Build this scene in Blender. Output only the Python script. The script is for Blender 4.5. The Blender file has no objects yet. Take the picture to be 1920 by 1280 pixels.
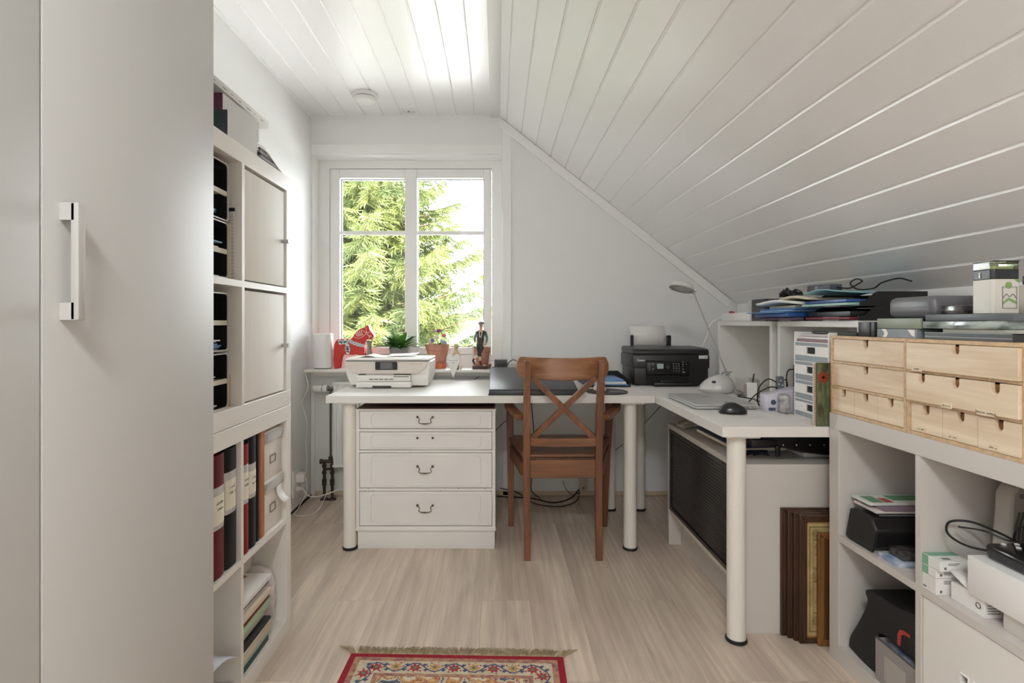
import bpy, bmesh, math, random
from mathutils import Vector, Matrix, Euler, noise as mnoise
R = math.radians
SC = bpy.context.scene
COL = SC.collection
random.seed(7)

# ---------------------------------------------------------------- camera, world, sun, large lights, exposure
CAMZ = 1.075
cam_d = bpy.data.cameras.new('camera')
cam_d.sensor_width = 36.0
cam_d.lens = 36.0 * 1020 / 1920
cam_d.shift_x = (960 - 932) / 1920
cam_d.shift_y = -(640 - 604) / 1920
cam_d.clip_start = 0.02
cam_d.clip_end = 400
cam = bpy.data.objects.new('camera', cam_d)
cam.location = (0, 0, CAMZ)
cam.rotation_euler = (R(90), 0, 0)
COL.objects.link(cam)
SC.camera = cam

world = bpy.data.worlds.new('sky')
SC.world = world
world.use_nodes = True
wn = world.node_tree
bgn = wn.nodes['Background']
bgn.inputs[0].default_value = (0.95, 0.97, 1.0, 1)
bgn.inputs[1].default_value = 15.0

def lamp(name, kind, loc, rot, energy, color=(1, 1, 1), **kw):
    d = bpy.data.lights.new(name, kind)
    d.energy = energy
    d.color = color
    for k, v in kw.items():
        setattr(d, k, v)
    o = bpy.data.objects.new(name, d)
    o.location = loc
    o.rotation_euler = rot
    COL.objects.link(o)
    return o

lamp('sun', 'SUN', (5, -5, 10), (R(50), 0, R(52)), 36.0, (1.0, 0.975, 0.95), angle=R(1.0))
# daylight through the window in front (sampling guide) and an added, unseen fill light behind the camera
p = lamp('window_portal', 'AREA', (-0.555, 3.66, 1.47), (R(-90), 0, 0), 1.0, shape='RECTANGLE', size=1.16, size_y=1.3)
p.data.cycles.is_portal = True
lamp('rear_fill', 'AREA', (-0.35, -1.70, 1.40), (R(118), 0, R(-6)), 7.5, (0.95, 0.99, 1.0), shape='RECTANGLE', size=1.1, size_y=1.2)

# overhead fill light, added unseen above and behind the camera
lamp('overhead_fill', 'AREA', (-0.16, -0.6, 2.268), (0, 0, 0), 29.0, (0.945, 0.985, 1.0), shape='DISK', size=0.46)

SC.view_settings.view_transform = 'Standard'
SC.view_settings.look = 'None'
SC.view_settings.gamma = 1.0
SC.view_settings.use_curve_mapping = False
SC.view_settings.exposure = 0.38
SC.cycles.max_bounces = 12
SC.cycles.diffuse_bounces = 8
SC.cycles.glossy_bounces = 4
SC.cycles.transmission_bounces = 8
SC.cycles.transparent_max_bounces = 16
SC.cycles.sample_clamp_indirect = 30.0
SC.cycles.caustics_reflective = False
SC.cycles.caustics_refractive = False
SC.cycles.use_denoising = True

# ---------------------------------------------------------------- materials
MATS = {}
def srgb(r, g, b):
    def f(c):
        c /= 255.0
        return c / 12.92 if c <= 0.04045 else ((c + 0.055) / 1.055) ** 2.4
    return (f(r), f(g), f(b), 1)

def mat(name, col, rough=0.5, metal=0.0, bump=0.0, bscale=60.0, var=0.0, vscale=5.0, stretch=(1, 1, 1), col2=None, alpha=None, spec=0.5, coat=0.0, emit=None):
    """principled material with an optional noise colour variation and bump, in object space"""
    if name in MATS:
        return MATS[name]
    m = bpy.data.materials.new(name)
    m.use_nodes = True
    nt = m.node_tree
    b = nt.nodes['Principled BSDF']
    c = srgb(*col)
    b.inputs['Base Color'].default_value = c
    b.inputs['Roughness'].default_value = rough
    b.inputs['Metallic'].default_value = metal
    b.inputs['Specular IOR Level'].default_value = spec
    b.inputs['Coat Weight'].default_value = coat
    if alpha is not None:
        b.inputs['Alpha'].default_value = alpha
    if emit:
        b.inputs['Emission Color'].default_value = srgb(*emit[0])
        b.inputs['Emission Strength'].default_value = emit[1]
    if var or bump or col2:
        tc = nt.nodes.new('ShaderNodeTexCoord')
        mp = nt.nodes.new('ShaderNodeMapping')
        mp.inputs['Scale'].default_value = stretch
        nt.links.new(tc.outputs['Object'], mp.inputs[0])
    if var or col2:
        n = nt.nodes.new('ShaderNodeTexNoise')
        n.inputs['Scale'].default_value = vscale
        n.inputs['Detail'].default_value = 6
        nt.links.new(mp.outputs[0], n.inputs['Vector'])
        mx = nt.nodes.new('ShaderNodeMix')
        mx.data_type = 'RGBA'
        ramp = nt.nodes.new('ShaderNodeMapRange')
        ramp.inputs['From Min'].default_value = 0.35
        ramp.inputs['From Max'].default_value = 0.65
        nt.links.new(n.outputs['Fac'], ramp.inputs['Value'])
        nt.links.new(ramp.outputs['Result'], mx.inputs['Factor'])
        mx.inputs['A'].default_value = c
        mx.inputs['B'].default_value = srgb(*col2) if col2 else tuple(v * (1 - var) for v in c[:3]) + (1,)
        nt.links.new(mx.outputs['Result'], b.inputs['Base Color'])
    if bump:
        n2 = nt.nodes.new('ShaderNodeTexNoise')
        n2.inputs['Scale'].default_value = bscale
        n2.inputs['Detail'].default_value = 5
        nt.links.new(mp.outputs[0], n2.inputs['Vector'])
        bp = nt.nodes.new('ShaderNodeBump')
        bp.inputs['Strength'].default_value = bump
        bp.inputs['Distance'].default_value = 0.002
        nt.links.new(n2.outputs['Fac'], bp.inputs['Height'])
        nt.links.new(bp.outputs[0], b.inputs['Normal'])
    MATS[name] = m
    return m

def glass_mat(name, tint=(1, 1, 1), gloss=1.0, rough=0.0):
    if name in MATS:
        return MATS[name]
    m = bpy.data.materials.new(name)
    m.use_nodes = True
    nt = m.node_tree
    nt.nodes.clear()
    out = nt.nodes.new('ShaderNodeOutputMaterial')
    t = nt.nodes.new('ShaderNodeBsdfTransparent')
    t.inputs[0].default_value = tuple(tint) + (1,)
    g = nt.nodes.new('ShaderNodeBsdfGlossy')
    g.inputs['Roughness'].default_value = rough
    fr = nt.nodes.new('ShaderNodeFresnel')
    fr.inputs[0].default_value = 1.45
    mul = nt.nodes.new('ShaderNodeMath')
    mul.operation = 'MULTIPLY'
    mul.inputs[1].default_value = gloss
    mx = nt.nodes.new('ShaderNodeMixShader')
    nt.links.new(fr.outputs[0], mul.inputs[0])
    nt.links.new(mul.outputs[0], mx.inputs[0])
    nt.links.new(t.outputs[0], mx.inputs[1])
    nt.links.new(g.outputs[0], mx.inputs[2])
    nt.links.new(mx.outputs[0], out.inputs[0])
    MATS[name] = m
    return m

def wood_mat(name, dark, light, axis='Y', rough=0.4, scale=1.0, knots=0.0, grain=14.0, bump=0.25):
    """grain runs along the given object axis"""
    if name in MATS:
        return MATS[name]
    m = bpy.data.materials.new(name)
    m.use_nodes = True
    nt = m.node_tree
    b = nt.nodes['Principled BSDF']
    b.inputs['Roughness'].default_value = rough
    tc = nt.nodes.new('ShaderNodeTexCoord')
    mp = nt.nodes.new('ShaderNodeMapping')
    s = [grain * scale] * 3
    s['XYZ'.index(axis)] = 1.1 * scale
    mp.inputs['Scale'].default_value = s
    nt.links.new(tc.outputs['Object'], mp.inputs[0])
    n = nt.nodes.new('ShaderNodeTexNoise')
    n.inputs['Scale'].default_value = 2.2
    n.inputs['Detail'].default_value = 8
    n.inputs['Distortion'].default_value = 0.6
    nt.links.new(mp.outputs[0], n.inputs['Vector'])
    mp2 = nt.nodes.new('ShaderNodeMapping')
    s2 = [v * 6 for v in s]
    s2['XYZ'.index(axis)] = 2.5 * scale
    mp2.inputs['Scale'].default_value = s2
    nt.links.new(tc.outputs['Object'], mp2.inputs[0])
    n2 = nt.nodes.new('ShaderNodeTexNoise')
    n2.inputs['Scale'].default_value = 2.0
    n2.inputs['Detail'].default_value = 4
    nt.links.new(mp2.outputs[0], n2.inputs['Vector'])
    add = nt.nodes.new('ShaderNodeMath')
    add.operation = 'MULTIPLY_ADD'
    nt.links.new(n2.outputs['Fac'], add.inputs[0])
    add.inputs[1].default_value = 0.35
    nt.links.new(n.outputs['Fac'], add.inputs[2])
    r = nt.nodes.new('ShaderNodeValToRGB')
    r.color_ramp.elements[0].position = 0.45
    r.color_ramp.elements[0].color = srgb(*dark)
    r.color_ramp.elements[1].position = 0.88
    r.color_ramp.elements[1].color = srgb(*light)
    nt.links.new(add.outputs[0], r.inputs[0])
    nt.links.new(r.outputs[0], b.inputs['Base Color'])
    bp = nt.nodes.new('ShaderNodeBump')
    bp.inputs['Strength'].default_value = bump
    bp.inputs['Distance'].default_value = 0.001
    nt.links.new(add.outputs[0], bp.inputs['Height'])
    nt.links.new(bp.outputs[0], b.inputs['Normal'])
    MATS[name] = m
    return m

WHITE = mat('white_paint', (238, 238, 236), 0.38, bump=0.05, bscale=40)
WALL = mat('wall_paint', (232, 232, 231), 0.62, bump=0.25, bscale=55)
LAM = mat('white_laminate', (230, 227, 222), 0.42, bump=0.04, bscale=200)
SHELFW = mat('shelf_white_foil', (230, 226, 219), 0.35)
WARD = mat('wardrobe_foil', (188, 187, 184), 0.45, bump=0.03, bscale=15)
PLAST = mat('white_plastic', (232, 230, 227), 0.35)
BLACK = mat('black_plastic', (28, 28, 29), 0.38)
DKGREY = mat('dark_grey_plastic', (58, 58, 60), 0.45)
MIDGREY = mat('mid_grey_plastic', (120, 122, 124), 0.4)
SILVER = mat('silver_metal', (186, 186, 186), 0.32, metal=0.8)
CHROME = mat('chrome', (215, 215, 215), 0.12, metal=1.0)
PAPER = mat('paper', (236, 234, 230), 0.8, var=0.05, vscale=30)
CABLEB = mat('black_cable', (18, 18, 18), 0.5)
CABLEW = mat('white_cable', (230, 228, 224), 0.5)
RED = mat('red_paint', (190, 38, 32), 0.4)

# ---------------------------------------------------------------- mesh helpers
def N():
    return bmesh.new()

def xf(bm, verts, rot=None, about=None):
    if rot is not None:
        c = Vector(about) if about is not None else Vector((0, 0, 0))
        e = Euler(rot).to_matrix()
        for v in verts:
            v.co = e @ (v.co - c) + c

def box(bm, x0, x1, y0, y1, z0, z1, mi=0, rot=None, about=None, bev=0.0, seg=2):
    vs = [bm.verts.new((x, y, z)) for z in (z0, z1) for y in (y0, y1) for x in (x0, x1)]
    fs = []
    for f in ((0, 2, 3, 1), (4, 5, 7, 6), (0, 1, 5, 4), (2, 6, 7, 3), (0, 4, 6, 2), (1, 3, 7, 5)):
        q = bm.faces.new([vs[i] for i in f])
        q.material_index = mi
        fs.append(q)
    if bev > 0:
        es = list({e for f in fs for e in f.edges})
        r = bmesh.ops.bevel(bm, geom=es, offset=bev, segments=seg, affect='EDGES', profile=0.5)
        vs = list({v for f in r['faces'] for v in f.verts} | {v for v in vs if v.is_valid})
        for f in {f for v in vs for f in v.link_faces}:
            f.material_index = mi
        if seg > 1:
            for f in r['faces']:
                f.smooth = True
    if rot is not None:
        if about is None:
            about = ((x0 + x1) / 2, (y0 + y1) / 2, z0)
        xf(bm, vs, rot, about)
    return vs

def frame_axes(d):
    d = d.normalized()
    up = Vector((0, 0, 1)) if abs(d.z) < 0.95 else Vector((1, 0, 0))
    a = d.cross(up).normalized()
    return a, a.cross(d).normalized()

def tube(bm, pts, r, n=8, mi=0, cap=True, radii=None):
    pts = [Vector(p) for p in pts]
    rings = []
    a0 = None
    for i, p in enumerate(pts):
        d = (pts[min(i + 1, len(pts) - 1)] - pts[max(i - 1, 0)])
        if d.length < 1e-9:
            d = Vector((0, 0, 1))
        d.normalize()
        if a0 is None:
            a = frame_axes(d)[0]
            b = d.cross(a)
        else:
            a = (a0 - d * a0.dot(d))
            if a.length < 1e-6:
                a, b = frame_axes(d)
            a.normalize()
            b = d.cross(a)
        a0 = a
        rr = radii[i] if radii else r
        rings.append([bm.verts.new(p + (a * math.cos(t) + b * math.sin(t)) * rr) for t in [2 * math.pi * k / n for k in range(n)]])
    for i in range(len(rings) - 1):
        for k in range(n):
            f = bm.faces.new((rings[i][k], rings[i][(k + 1) % n], rings[i + 1][(k + 1) % n], rings[i + 1][k]))
            f.smooth = True
            f.material_index = mi
    caps = []
    if cap:
        for ring in (rings[0], rings[-1]):
            cv = [bm.verts.new(v.co) for v in ring]
            bm.faces.new(cv).material_index = mi
            caps += cv
    return [v for rg in rings for v in rg] + caps

def cyl(bm, p0, p1, r, r1=None, n=24, mi=0):
    return tube(bm, [p0, p1], r, n, mi, True, [r, r if r1 is None else r1])

def smooth_path(ctrl, n=8):
    """Catmull-Rom through the control points"""
    c = [Vector(p) for p in ctrl]
    c = [c[0] * 2 - c[1]] + c + [c[-1] * 2 - c[-2]]
    out = []
    for i in range(1, len(c) - 2):
        for k in range(n):
            t = k / n
            p0, p1, p2, p3 = c[i - 1:i + 3]
            out.append(0.5 * ((2 * p1) + (p2 - p0) * t + (2 * p0 - 5 * p1 + 4 * p2 - p3) * t * t + (3 * p1 - p0 - 3 * p2 + p3) * t ** 3))
    out.append(c[-2])
    return out

def lathe(bm, prof, c=(0, 0, 0), n=32, mi=0, sx=1.0, sy=1.0):
    rings = []
    for r, z in prof:
        if r < 1e-6:
            rings.append([bm.verts.new((c[0], c[1], c[2] + z))])
        else:
            rings.append([bm.verts.new((c[0] + r * sx * math.cos(2 * math.pi * k / n), c[1] + r * sy * math.sin(2 * math.pi * k / n), c[2] + z)) for k in range(n)])
    for a, b in zip(rings, rings[1:]):
        for k in range(n):
            q = [a[k % len(a)], a[(k + 1) % len(a)], b[(k + 1) % len(b)], b[k % len(b)]]
            u = []
            for v in q:
                if v not in u:
                    u.append(v)
            if len(u) > 2:
                f = bm.faces.new(u)
                f.smooth = True
                f.material_index = mi
    return [v for rg in rings for v in rg]

def prism(bm, pts, axis, a0, a1, mi=0, smooth=False):
    """2-D outline pts extruded along an axis; pts are the other two coordinates in order"""
    def mk(p, a):
        if axis == 'X':
            return (a, p[0], p[1])
        if axis == 'Y':
            return (p[0], a, p[1])
        return (p[0], p[1], a)
    v0 = [bm.verts.new(mk(p, a0)) for p in pts]
    v1 = [bm.verts.new(mk(p, a1)) for p in pts]
    n = len(pts)
    fs = [bm.faces.new(v0), bm.faces.new(v1)]
    for k in range(n):
        f = bm.faces.new((v0[k], v0[(k + 1) % n], v1[(k + 1) % n], v1[k]))
        f.smooth = smooth
        fs.append(f)
    for f in fs:
        f.material_index = mi
    return v0 + v1

def ball(bm, c, rx, ry=None, rz=None, u=16, v=10, mi=0):
    ry = rx if ry is None else ry
    rz = rx if rz is None else rz
    prof = [(math.sin(math.pi * k / v), -math.cos(math.pi * k / v)) for k in range(v + 1)]
    vs = lathe(bm, [(r, z * rz) for r, z in prof], c, u, mi, rx, ry)
    return vs

def rrect(w, h, r, n=5, cx=0, cy=0):
    pts = []
    for sx, sy, a in ((1, 1, 0), (-1, 1, 90), (-1, -1, 180), (1, -1, 270)):
        for k in range(n + 1):
            t = R(a + 90 * k / n)
            pts.append((cx + sx * (w / 2 - r) + r * math.cos(t), cy + sy * (h / 2 - r) + r * math.sin(t)))
    return pts

def quad(bm, pts, mi=0):
    f = bm.faces.new([bm.verts.new(p) for p in pts])
    f.material_index = mi
    return f

def obj(name, bm, mats, parent=None, local=False, sub=0, bev=0.0, solid=0.0, flip=True):
    if flip:
        bmesh.ops.recalc_face_normals(bm, faces=bm.faces)
    me = bpy.data.meshes.new(name)
    if parent is not None and not local:
        off = -parent_world(parent)
        for v in bm.verts:
            v.co += off
    bm.to_mesh(me)
    bm.free()
    me.set_sharp_from_angle(angle=R(42))
    for m in (mats if isinstance(mats, (list, tuple)) else [mats]):
        me.materials.append(m)
    o = bpy.data.objects.new(name, me)
    COL.objects.link(o)
    if parent is not None:
        o.parent = parent
    if solid:
        s = o.modifiers.new('solid', 'SOLIDIFY')
        s.thickness = solid
    if bev:
        b = o.modifiers.new('bevel', 'BEVEL')
        b.width = bev
        b.segments = 2
        b.limit_method = 'ANGLE'
        b.angle_limit = R(35)
    if sub:
        s = o.modifiers.new('sub', 'SUBSURF')
        s.levels = sub
        s.render_levels = sub
    return o

def parent_world(p):
    v = Vector(p.location)
    while p.parent is not None:
        p = p.parent
        v += Vector(p.location)
    return v

def tag(o, label=None, cat=None, group=None, kind=None):
    if label:
        o['label'] = label
    if cat:
        o['category'] = cat
    if group:
        o['group'] = group
    if kind:
        o['kind'] = kind
    return o

def thing(name, label, cat, loc=(0, 0, 0), rz=0.0, group=None):
    o = bpy.data.objects.new(name, None)
    o.empty_display_size = 0.05
    COL.objects.link(o)
    o.location = loc
    o.rotation_euler = (0, 0, rz)
    return tag(o, label, cat, group)

def struct(name, bm, mats, parent=None, **kw):
    o = obj(name, bm, mats, parent, **kw)
    if parent is None:
        o['kind'] = 'structure'
    return o

def dup(root, loc=None, rz=None, label=None, group=None):
    r = root.copy()
    COL.objects.link(r)
    if loc is not None:
        r.location = loc
    if rz is not None:
        r.rotation_euler = (0, 0, rz)
    if label:
        r['label'] = label
    if group:
        r['group'] = group
    kids = [o for o in COL.objects if o.parent == root]
    for ch in kids:
        c = ch.copy()
        COL.objects.link(c)
        c.parent = r
        for g in [o for o in COL.objects if o.parent == ch]:
            d = g.copy()
            COL.objects.link(d)
            d.parent = c
    return r

def text_bm(s, size, loc, rot, depth=0.0006, align='CENTER', mat_=None, name='lettering', parent=None, local=False, font_space=1.0, bold=0.0):
    """writing as a real raised mesh"""
    cu = bpy.data.curves.new(name, 'FONT')
    cu.body = s
    cu.size = size
    cu.align_x = align
    cu.align_y = 'CENTER'
    cu.extrude = depth
    cu.offset = bold
    cu.space_character = font_space
    cu.resolution_u = 3
    tmp = bpy.data.objects.new(name, cu)
    COL.objects.link(tmp)
    dg = bpy.context.evaluated_depsgraph_get()
    me = bpy.data.meshes.new_from_object(tmp.evaluated_get(dg))
    bpy.data.objects.remove(tmp)
    mtx = Matrix.Translation(Vector(loc)) @ Euler(rot).to_matrix().to_4x4()
    if parent is not None and not local:
        mtx = Matrix.Translation(-parent_world(parent)) @ mtx
    me.transform(mtx)
    me.materials.clear()
    me.materials.append(mat_ or BLACK)
    o = bpy.data.objects.new(name, me)
    COL.objects.link(o)
    if parent is not None:
        o.parent = parent
    return o

def scribble(parent, c, along, w, h, m, seed, name='writing', out=(0, 0, 0)):
    """writing too small to read in the photograph: short upright strokes"""
    r = random.Random(seed)
    b = N()
    c, a = Vector(c), Vector(along)
    n = max(4, int(w / (h * 0.62)))
    o = Vector(out)
    for k in range(n):
        if r.random() < 0.12:
            continue
        s = -w / 2 + w * k / n
        hh = h * r.uniform(0.5, 1.0)
        p0 = c + a * s
        p1 = c + a * (s + w / n * r.uniform(0.3, 0.6))
        lo, hi = Vector((0, 0, -h / 2)), Vector((0, 0, -h / 2 + hh))
        f = [b.verts.new(q) for q in (p0 + lo, p1 + lo, p1 + hi, p0 + hi)]
        g = [b.verts.new(q.co + o) for q in f]
        b.faces.new(g)
        b.faces.new(f)
        for i in range(4):
            b.faces.new((f[i], f[(i + 1) % 4], g[(i + 1) % 4], g[i]))
    return obj(name, b, m, parent)

def px(x, y, Y=None, X=None, z=None):
    """a point of the place from where it shows in the photograph and one known coordinate"""
    if X is not None:
        Y = 1020.0 * X / (x - 932.0)
    elif z is not None:
        Y = 1020.0 * (CAMZ - z) / (y - 604.0)
    return Vector(((x - 932.0) * Y / 1020.0, Y, CAMZ + (604.0 - y) * Y / 1020.0))
# ================================================================ the room
XL, XR, YB, YF, ZC = -1.155, 1.50, 3.38, -1.8, 2.36
WX0, WX1, WZ0, WZ1 = -1.150, 0.035, 0.775, 2.119       # window opening in the back wall
YO = 3.64                                              # outer face of the back wall
RIDX, RIDZ, TH = 0.021, 2.345, R(38.3)

def floor_mat():
    m = bpy.data.materials.new('oak_laminate_floor')
    m.use_nodes = True
    nt = m.node_tree
    L = nt.links.new
    b = nt.nodes['Principled BSDF']
    b.inputs['Roughness'].default_value = 0.36
    tc = nt.nodes.new('ShaderNodeTexCoord')
    mp = nt.nodes.new('ShaderNodeMapping')
    mp.inputs['Rotation'].default_value = (0, 0, R(90))
    mp.inputs['Location'].default_value = (0.35, 0.06, 0)
    L(tc.outputs['Object'], mp.inputs[0])
    br = nt.nodes.new('ShaderNodeTexBrick')
    br.offset = 0.37
    br.offset_frequency = 3
    br.inputs['Scale'].default_value = 1.0
    br.inputs['Brick Width'].default_value = 1.28
    br.inputs['Row Height'].default_value = 0.185
    br.inputs['Mortar Size'].default_value = 0.0009
    br.inputs['Mortar Smooth'].default_value = 0.2
    br.inputs['Color1'].default_value = (0.0, 0.0, 0.0, 1)
    br.inputs['Color2'].default_value = (1, 1, 1, 1)
    br.inputs['Mortar'].default_value = (0.5, 0.5, 0.5, 1)
    L(mp.outputs[0], br.inputs['Vector'])
    # per-plank shift of the grain
    sh = nt.nodes.new('ShaderNodeVectorMath')
    sh.operation = 'MULTIPLY_ADD'
    L(br.outputs['Color'], sh.inputs[0])
    sh.inputs[1].default_value = (3.1, 7.7, 5.0)
    L(tc.outputs['Object'], sh.inputs[2])
    mg = nt.nodes.new('ShaderNodeMapping')
    mg.inputs['Scale'].default_value = (6.5, 0.8, 6.5)
    L(sh.outputs[0], mg.inputs[0])
    n1 = nt.nodes.new('ShaderNodeTexNoise')
    n1.inputs['Scale'].default_value = 1.6
    n1.inputs['Detail'].default_value = 5
    n1.inputs['Distortion'].default_value = 0.5
    L(mg.outputs[0], n1.inputs['Vector'])
    mh = nt.nodes.new('ShaderNodeMapping')
    mh.inputs['Scale'].default_value = (150, 5.5, 150)
    L(sh.outputs[0], mh.inputs[0])
    n2 = nt.nodes.new('ShaderNodeTexNoise')
    n2.inputs['Scale'].default_value = 1.0
    n2.inputs['Detail'].default_value = 3
    L(mh.outputs[0], n2.inputs['Vector'])
    wv = nt.nodes.new('ShaderNodeTexWave')
    wv.wave_type = 'RINGS'
    wv.rings_direction = 'Y'
    wv.inputs['Scale'].default_value = 14
    wv.inputs['Distortion'].default_value = 5.0
    wv.inputs['Detail'].default_value = 2
    mw = nt.nodes.new('ShaderNodeMapping')
    mw.inputs['Scale'].default_value = (1.0, 0.09, 1.0)
    L(sh.outputs[0], mw.inputs[0])
    L(mw.outputs[0], wv.inputs['Vector'])
    r = nt.nodes.new('ShaderNodeValToRGB')
    r.color_ramp.elements[0].position = 0.30
    r.color_ramp.elements[0].color = srgb(188, 171, 156)
    r.color_ramp.elements[1].position = 0.70
    r.color_ramp.elements[1].color = srgb(222, 205, 187)
    e = r.color_ramp.elements.new(0.5)
    e.color = srgb(207, 190, 173)
    L(n1.outputs['Fac'], r.inputs[0])
    # fine grain darkens
    f = nt.nodes.new('ShaderNodeMapRange')
    f.inputs['From Min'].default_value = 0.35
    f.inputs['From Max'].default_value = 0.65
    f.inputs['To Min'].default_value = 0.92
    f.inputs['To Max'].default_value = 1.06
    L(n2.outputs['Fac'], f.inputs['Value'])
    g = nt.nodes.new('ShaderNodeMapRange')
    g.inputs['To Min'].default_value = 0.92
    g.inputs['To Max'].default_value = 1.04
    L(wv.outputs['Fac'], g.inputs['Value'])
    pl = nt.nodes.new('ShaderNodeMapRange')
    pl.inputs['To Min'].default_value = 0.93
    pl.inputs['To Max'].default_value = 1.05
    L(br.outputs['Color'], pl.inputs['Value'])
    seam = nt.nodes.new('ShaderNodeMapRange')
    seam.inputs['To Min'].default_value = 1.0
    seam.inputs['To Max'].default_value = 0.72
    L(br.outputs['Fac'], seam.inputs['Value'])
    prev = None
    for s in (f, g, pl, seam):
        if prev is None:
            prev = s.outputs['Result']
            continue
        mm = nt.nodes.new('ShaderNodeMath')
        mm.operation = 'MULTIPLY'
        L(prev, mm.inputs[0])
        L(s.outputs['Result'], mm.inputs[1])
        prev = mm.outputs[0]
    vm = nt.nodes.new('ShaderNodeVectorMath')
    vm.operation = 'SCALE'
    L(r.outputs[0], vm.inputs[0])
    L(prev, vm.inputs['Scale'])
    L(vm.outputs[0], b.inputs['Base Color'])
    bp = nt.nodes.new('ShaderNodeBump')
    bp.inputs['Strength'].default_value = 0.25
    bp.inputs['Distance'].default_value = 0.0015
    L(n2.outputs['Fac'], bp.inputs['Height'])
    L(bp.outputs[0], b.inputs['Normal'])
    return m

def board_mat():
    """glossy white painted tongue-and-groove boards with fine brush and grain relief along Y"""
    m = bpy.data.materials.new('painted_boards')
    m.use_nodes = True
    nt = m.node_tree
    L = nt.links.new
    b = nt.nodes['Principled BSDF']
    b.inputs['Base Color'].default_value = srgb(242, 241, 241)
    b.inputs['Roughness'].default_value = 0.34
    b.inputs['Coat Weight'].default_value = 0.6
    b.inputs['Coat IOR'].default_value = 1.7
    b.inputs['Coat Roughness'].default_value = 0.30
    tc = nt.nodes.new('ShaderNodeTexCoord')
    mp = nt.nodes.new('ShaderNodeMapping')
    mp.inputs['Scale'].default_value = (90, 5.0, 90)
    L(tc.outputs['Object'], mp.inputs[0])
    n = nt.nodes.new('ShaderNodeTexNoise')
    n.inputs['Scale'].default_value = 1.3
    n.inputs['Detail'].default_value = 4
    n.inputs['Distortion'].default_value = 0.5
    L(mp.outputs[0], n.inputs['Vector'])
    n3 = nt.nodes.new('ShaderNodeTexNoise')
    n3.inputs['Scale'].default_value = 60
    L(tc.outputs['Object'], n3.inputs['Vector'])
    ad = nt.nodes.new('ShaderNodeMath')
    ad.operation = 'MULTIPLY_ADD'
    L(n3.outputs['Fac'], ad.inputs[0])
    ad.inputs[1].default_value = 0.5
    L(n.outputs['Fac'], ad.inputs[2])
    # nail dimples every half metre
    bp = nt.nodes.new('ShaderNodeBump')
    bp.inputs['Strength'].default_value = 0.7
    bp.inputs['Distance'].default_value = 0.0008
    L(ad.outputs[0], bp.inputs['Height'])
    L(bp.outputs[0], b.inputs['Normal'])
    return m

FLOOR = floor_mat()
BOARD = board_mat()

bm = N()
box(bm, XL - 0.1, XR + 0.1, YF - 0.1, YO, -0.06, 0.0)
struct('floor', bm, FLOOR)

bm = N()
box(bm, XL - 0.12, XL, YF, YB + 0.26, 0.012, ZC + 0.02)
struct('wall_left', bm, WALL)

bm = N()
box(bm, XR, XR + 0.1, YF, YB + 0.26, 0.0, 1.20)
struct('wall_right', bm, WALL)

# back wall: below the window, above it, and to its right up under the slope
bm = N()
box(bm, XL, WX1, YB, YO, 0.0, WZ0 - 0.02)
box(bm, XL, WX1, YB, YO, WZ1, ZC + 0.03)
box(bm, WX0 - 0.005, WX0, YB, YO, WZ0 - 0.02, WZ1)
prism(bm, [(WX1, 0), (XR + 0.02, 0), (XR + 0.02, 1.20), (RIDX + 0.05, 2.38), (WX1, 2.38)], 'Y', YB, YO)
struct('wall_back', bm, WALL)

# wall behind the camera, with an unseen window added to go with the rear fill
bm = N()
box(bm, XL, XR, YF - 0.15, YF, 0, 0.80)
box(bm, XL, XR, YF - 0.15, YF, 2.1, ZC + 0.02)
box(bm, XL, -0.95, YF - 0.15, YF, 0.80, 2.1)
box(bm, 0.25, XR, YF - 0.15, YF, 0.80, 2.1)
struct('wall_front', bm, WALL)
w2 = N()
box(w2, -0.95, -0.88, YF - 0.12, YF - 0.05, 0.80, 2.1)
box(w2, 0.18, 0.25, YF - 0.12, YF - 0.05, 0.80, 2.1)
box(w2, -0.88, 0.18, YF - 0.12, YF - 0.05, 2.03, 2.1)
box(w2, -0.88, 0.18, YF - 0.12, YF - 0.05, 0.80, 0.87)
box(w2, -0.88, 0.18, YF - 0.09, YF - 0.07, 0.87, 2.03)      # opaque panel added to keep the sky light out
struct('added_window', w2, WHITE)

# boards: profile = flat face, a square step and a chamfered edge
def boards(bm, n, start, pitch, place, y0, y1, gw=0.011, gd=0.0055):
    pts = []
    u = start
    for k in range(n):
        pts += [(u, 0), (u + pitch - gw, 0), (u + pitch - gw + 0.0012, gd), (u + pitch - gw * 0.55, gd), (u + pitch, 0.0)]
        u += pitch
    prev = None
    for a, d in pts:
        p, q = place(a, d)
        v = (bm.verts.new((p, y0, q)), bm.verts.new((p, y1, q)))
        if prev:
            f = bm.faces.new((prev[0], prev[1], v[1], v[0]))
        prev = v

bm = N()
n_flat = 10
pitch = 0.1133
start = -0.132 - pitch * 9.03 + 0.0
boards(bm, 11, -0.132 - pitch * 10, pitch, lambda a, d: (min(max(a, XL - 0.01), RIDX + 0.01), ZC + d), YF, YB + 0.02)
box(bm, XL - 0.05, RIDX + 0.05, YF, YB + 0.2, ZC + 0.008, ZC + 0.05)
struct('ceiling', bm, BOARD, flip=False)

bm = N()
ct, st = math.cos(TH), math.sin(TH)
def slope_at(a, d):
    return (RIDX + a * ct + d * st, RIDZ - a * st + d * ct)
ps = 0.1143
boards(bm, 17, (0.156 - RIDX) / ct - ps * 2 + 0.0, ps, slope_at, YF, YB + 0.02)
q = [slope_at(-0.05, 0.009), slope_at(1.95, 0.009), slope_at(1.95, 0.05), slope_at(-0.05, 0.05)]
prism(bm, q, 'Y', YF, YB + 0.2)
o = struct('ceiling', bm, BOARD, flip=False)

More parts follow.
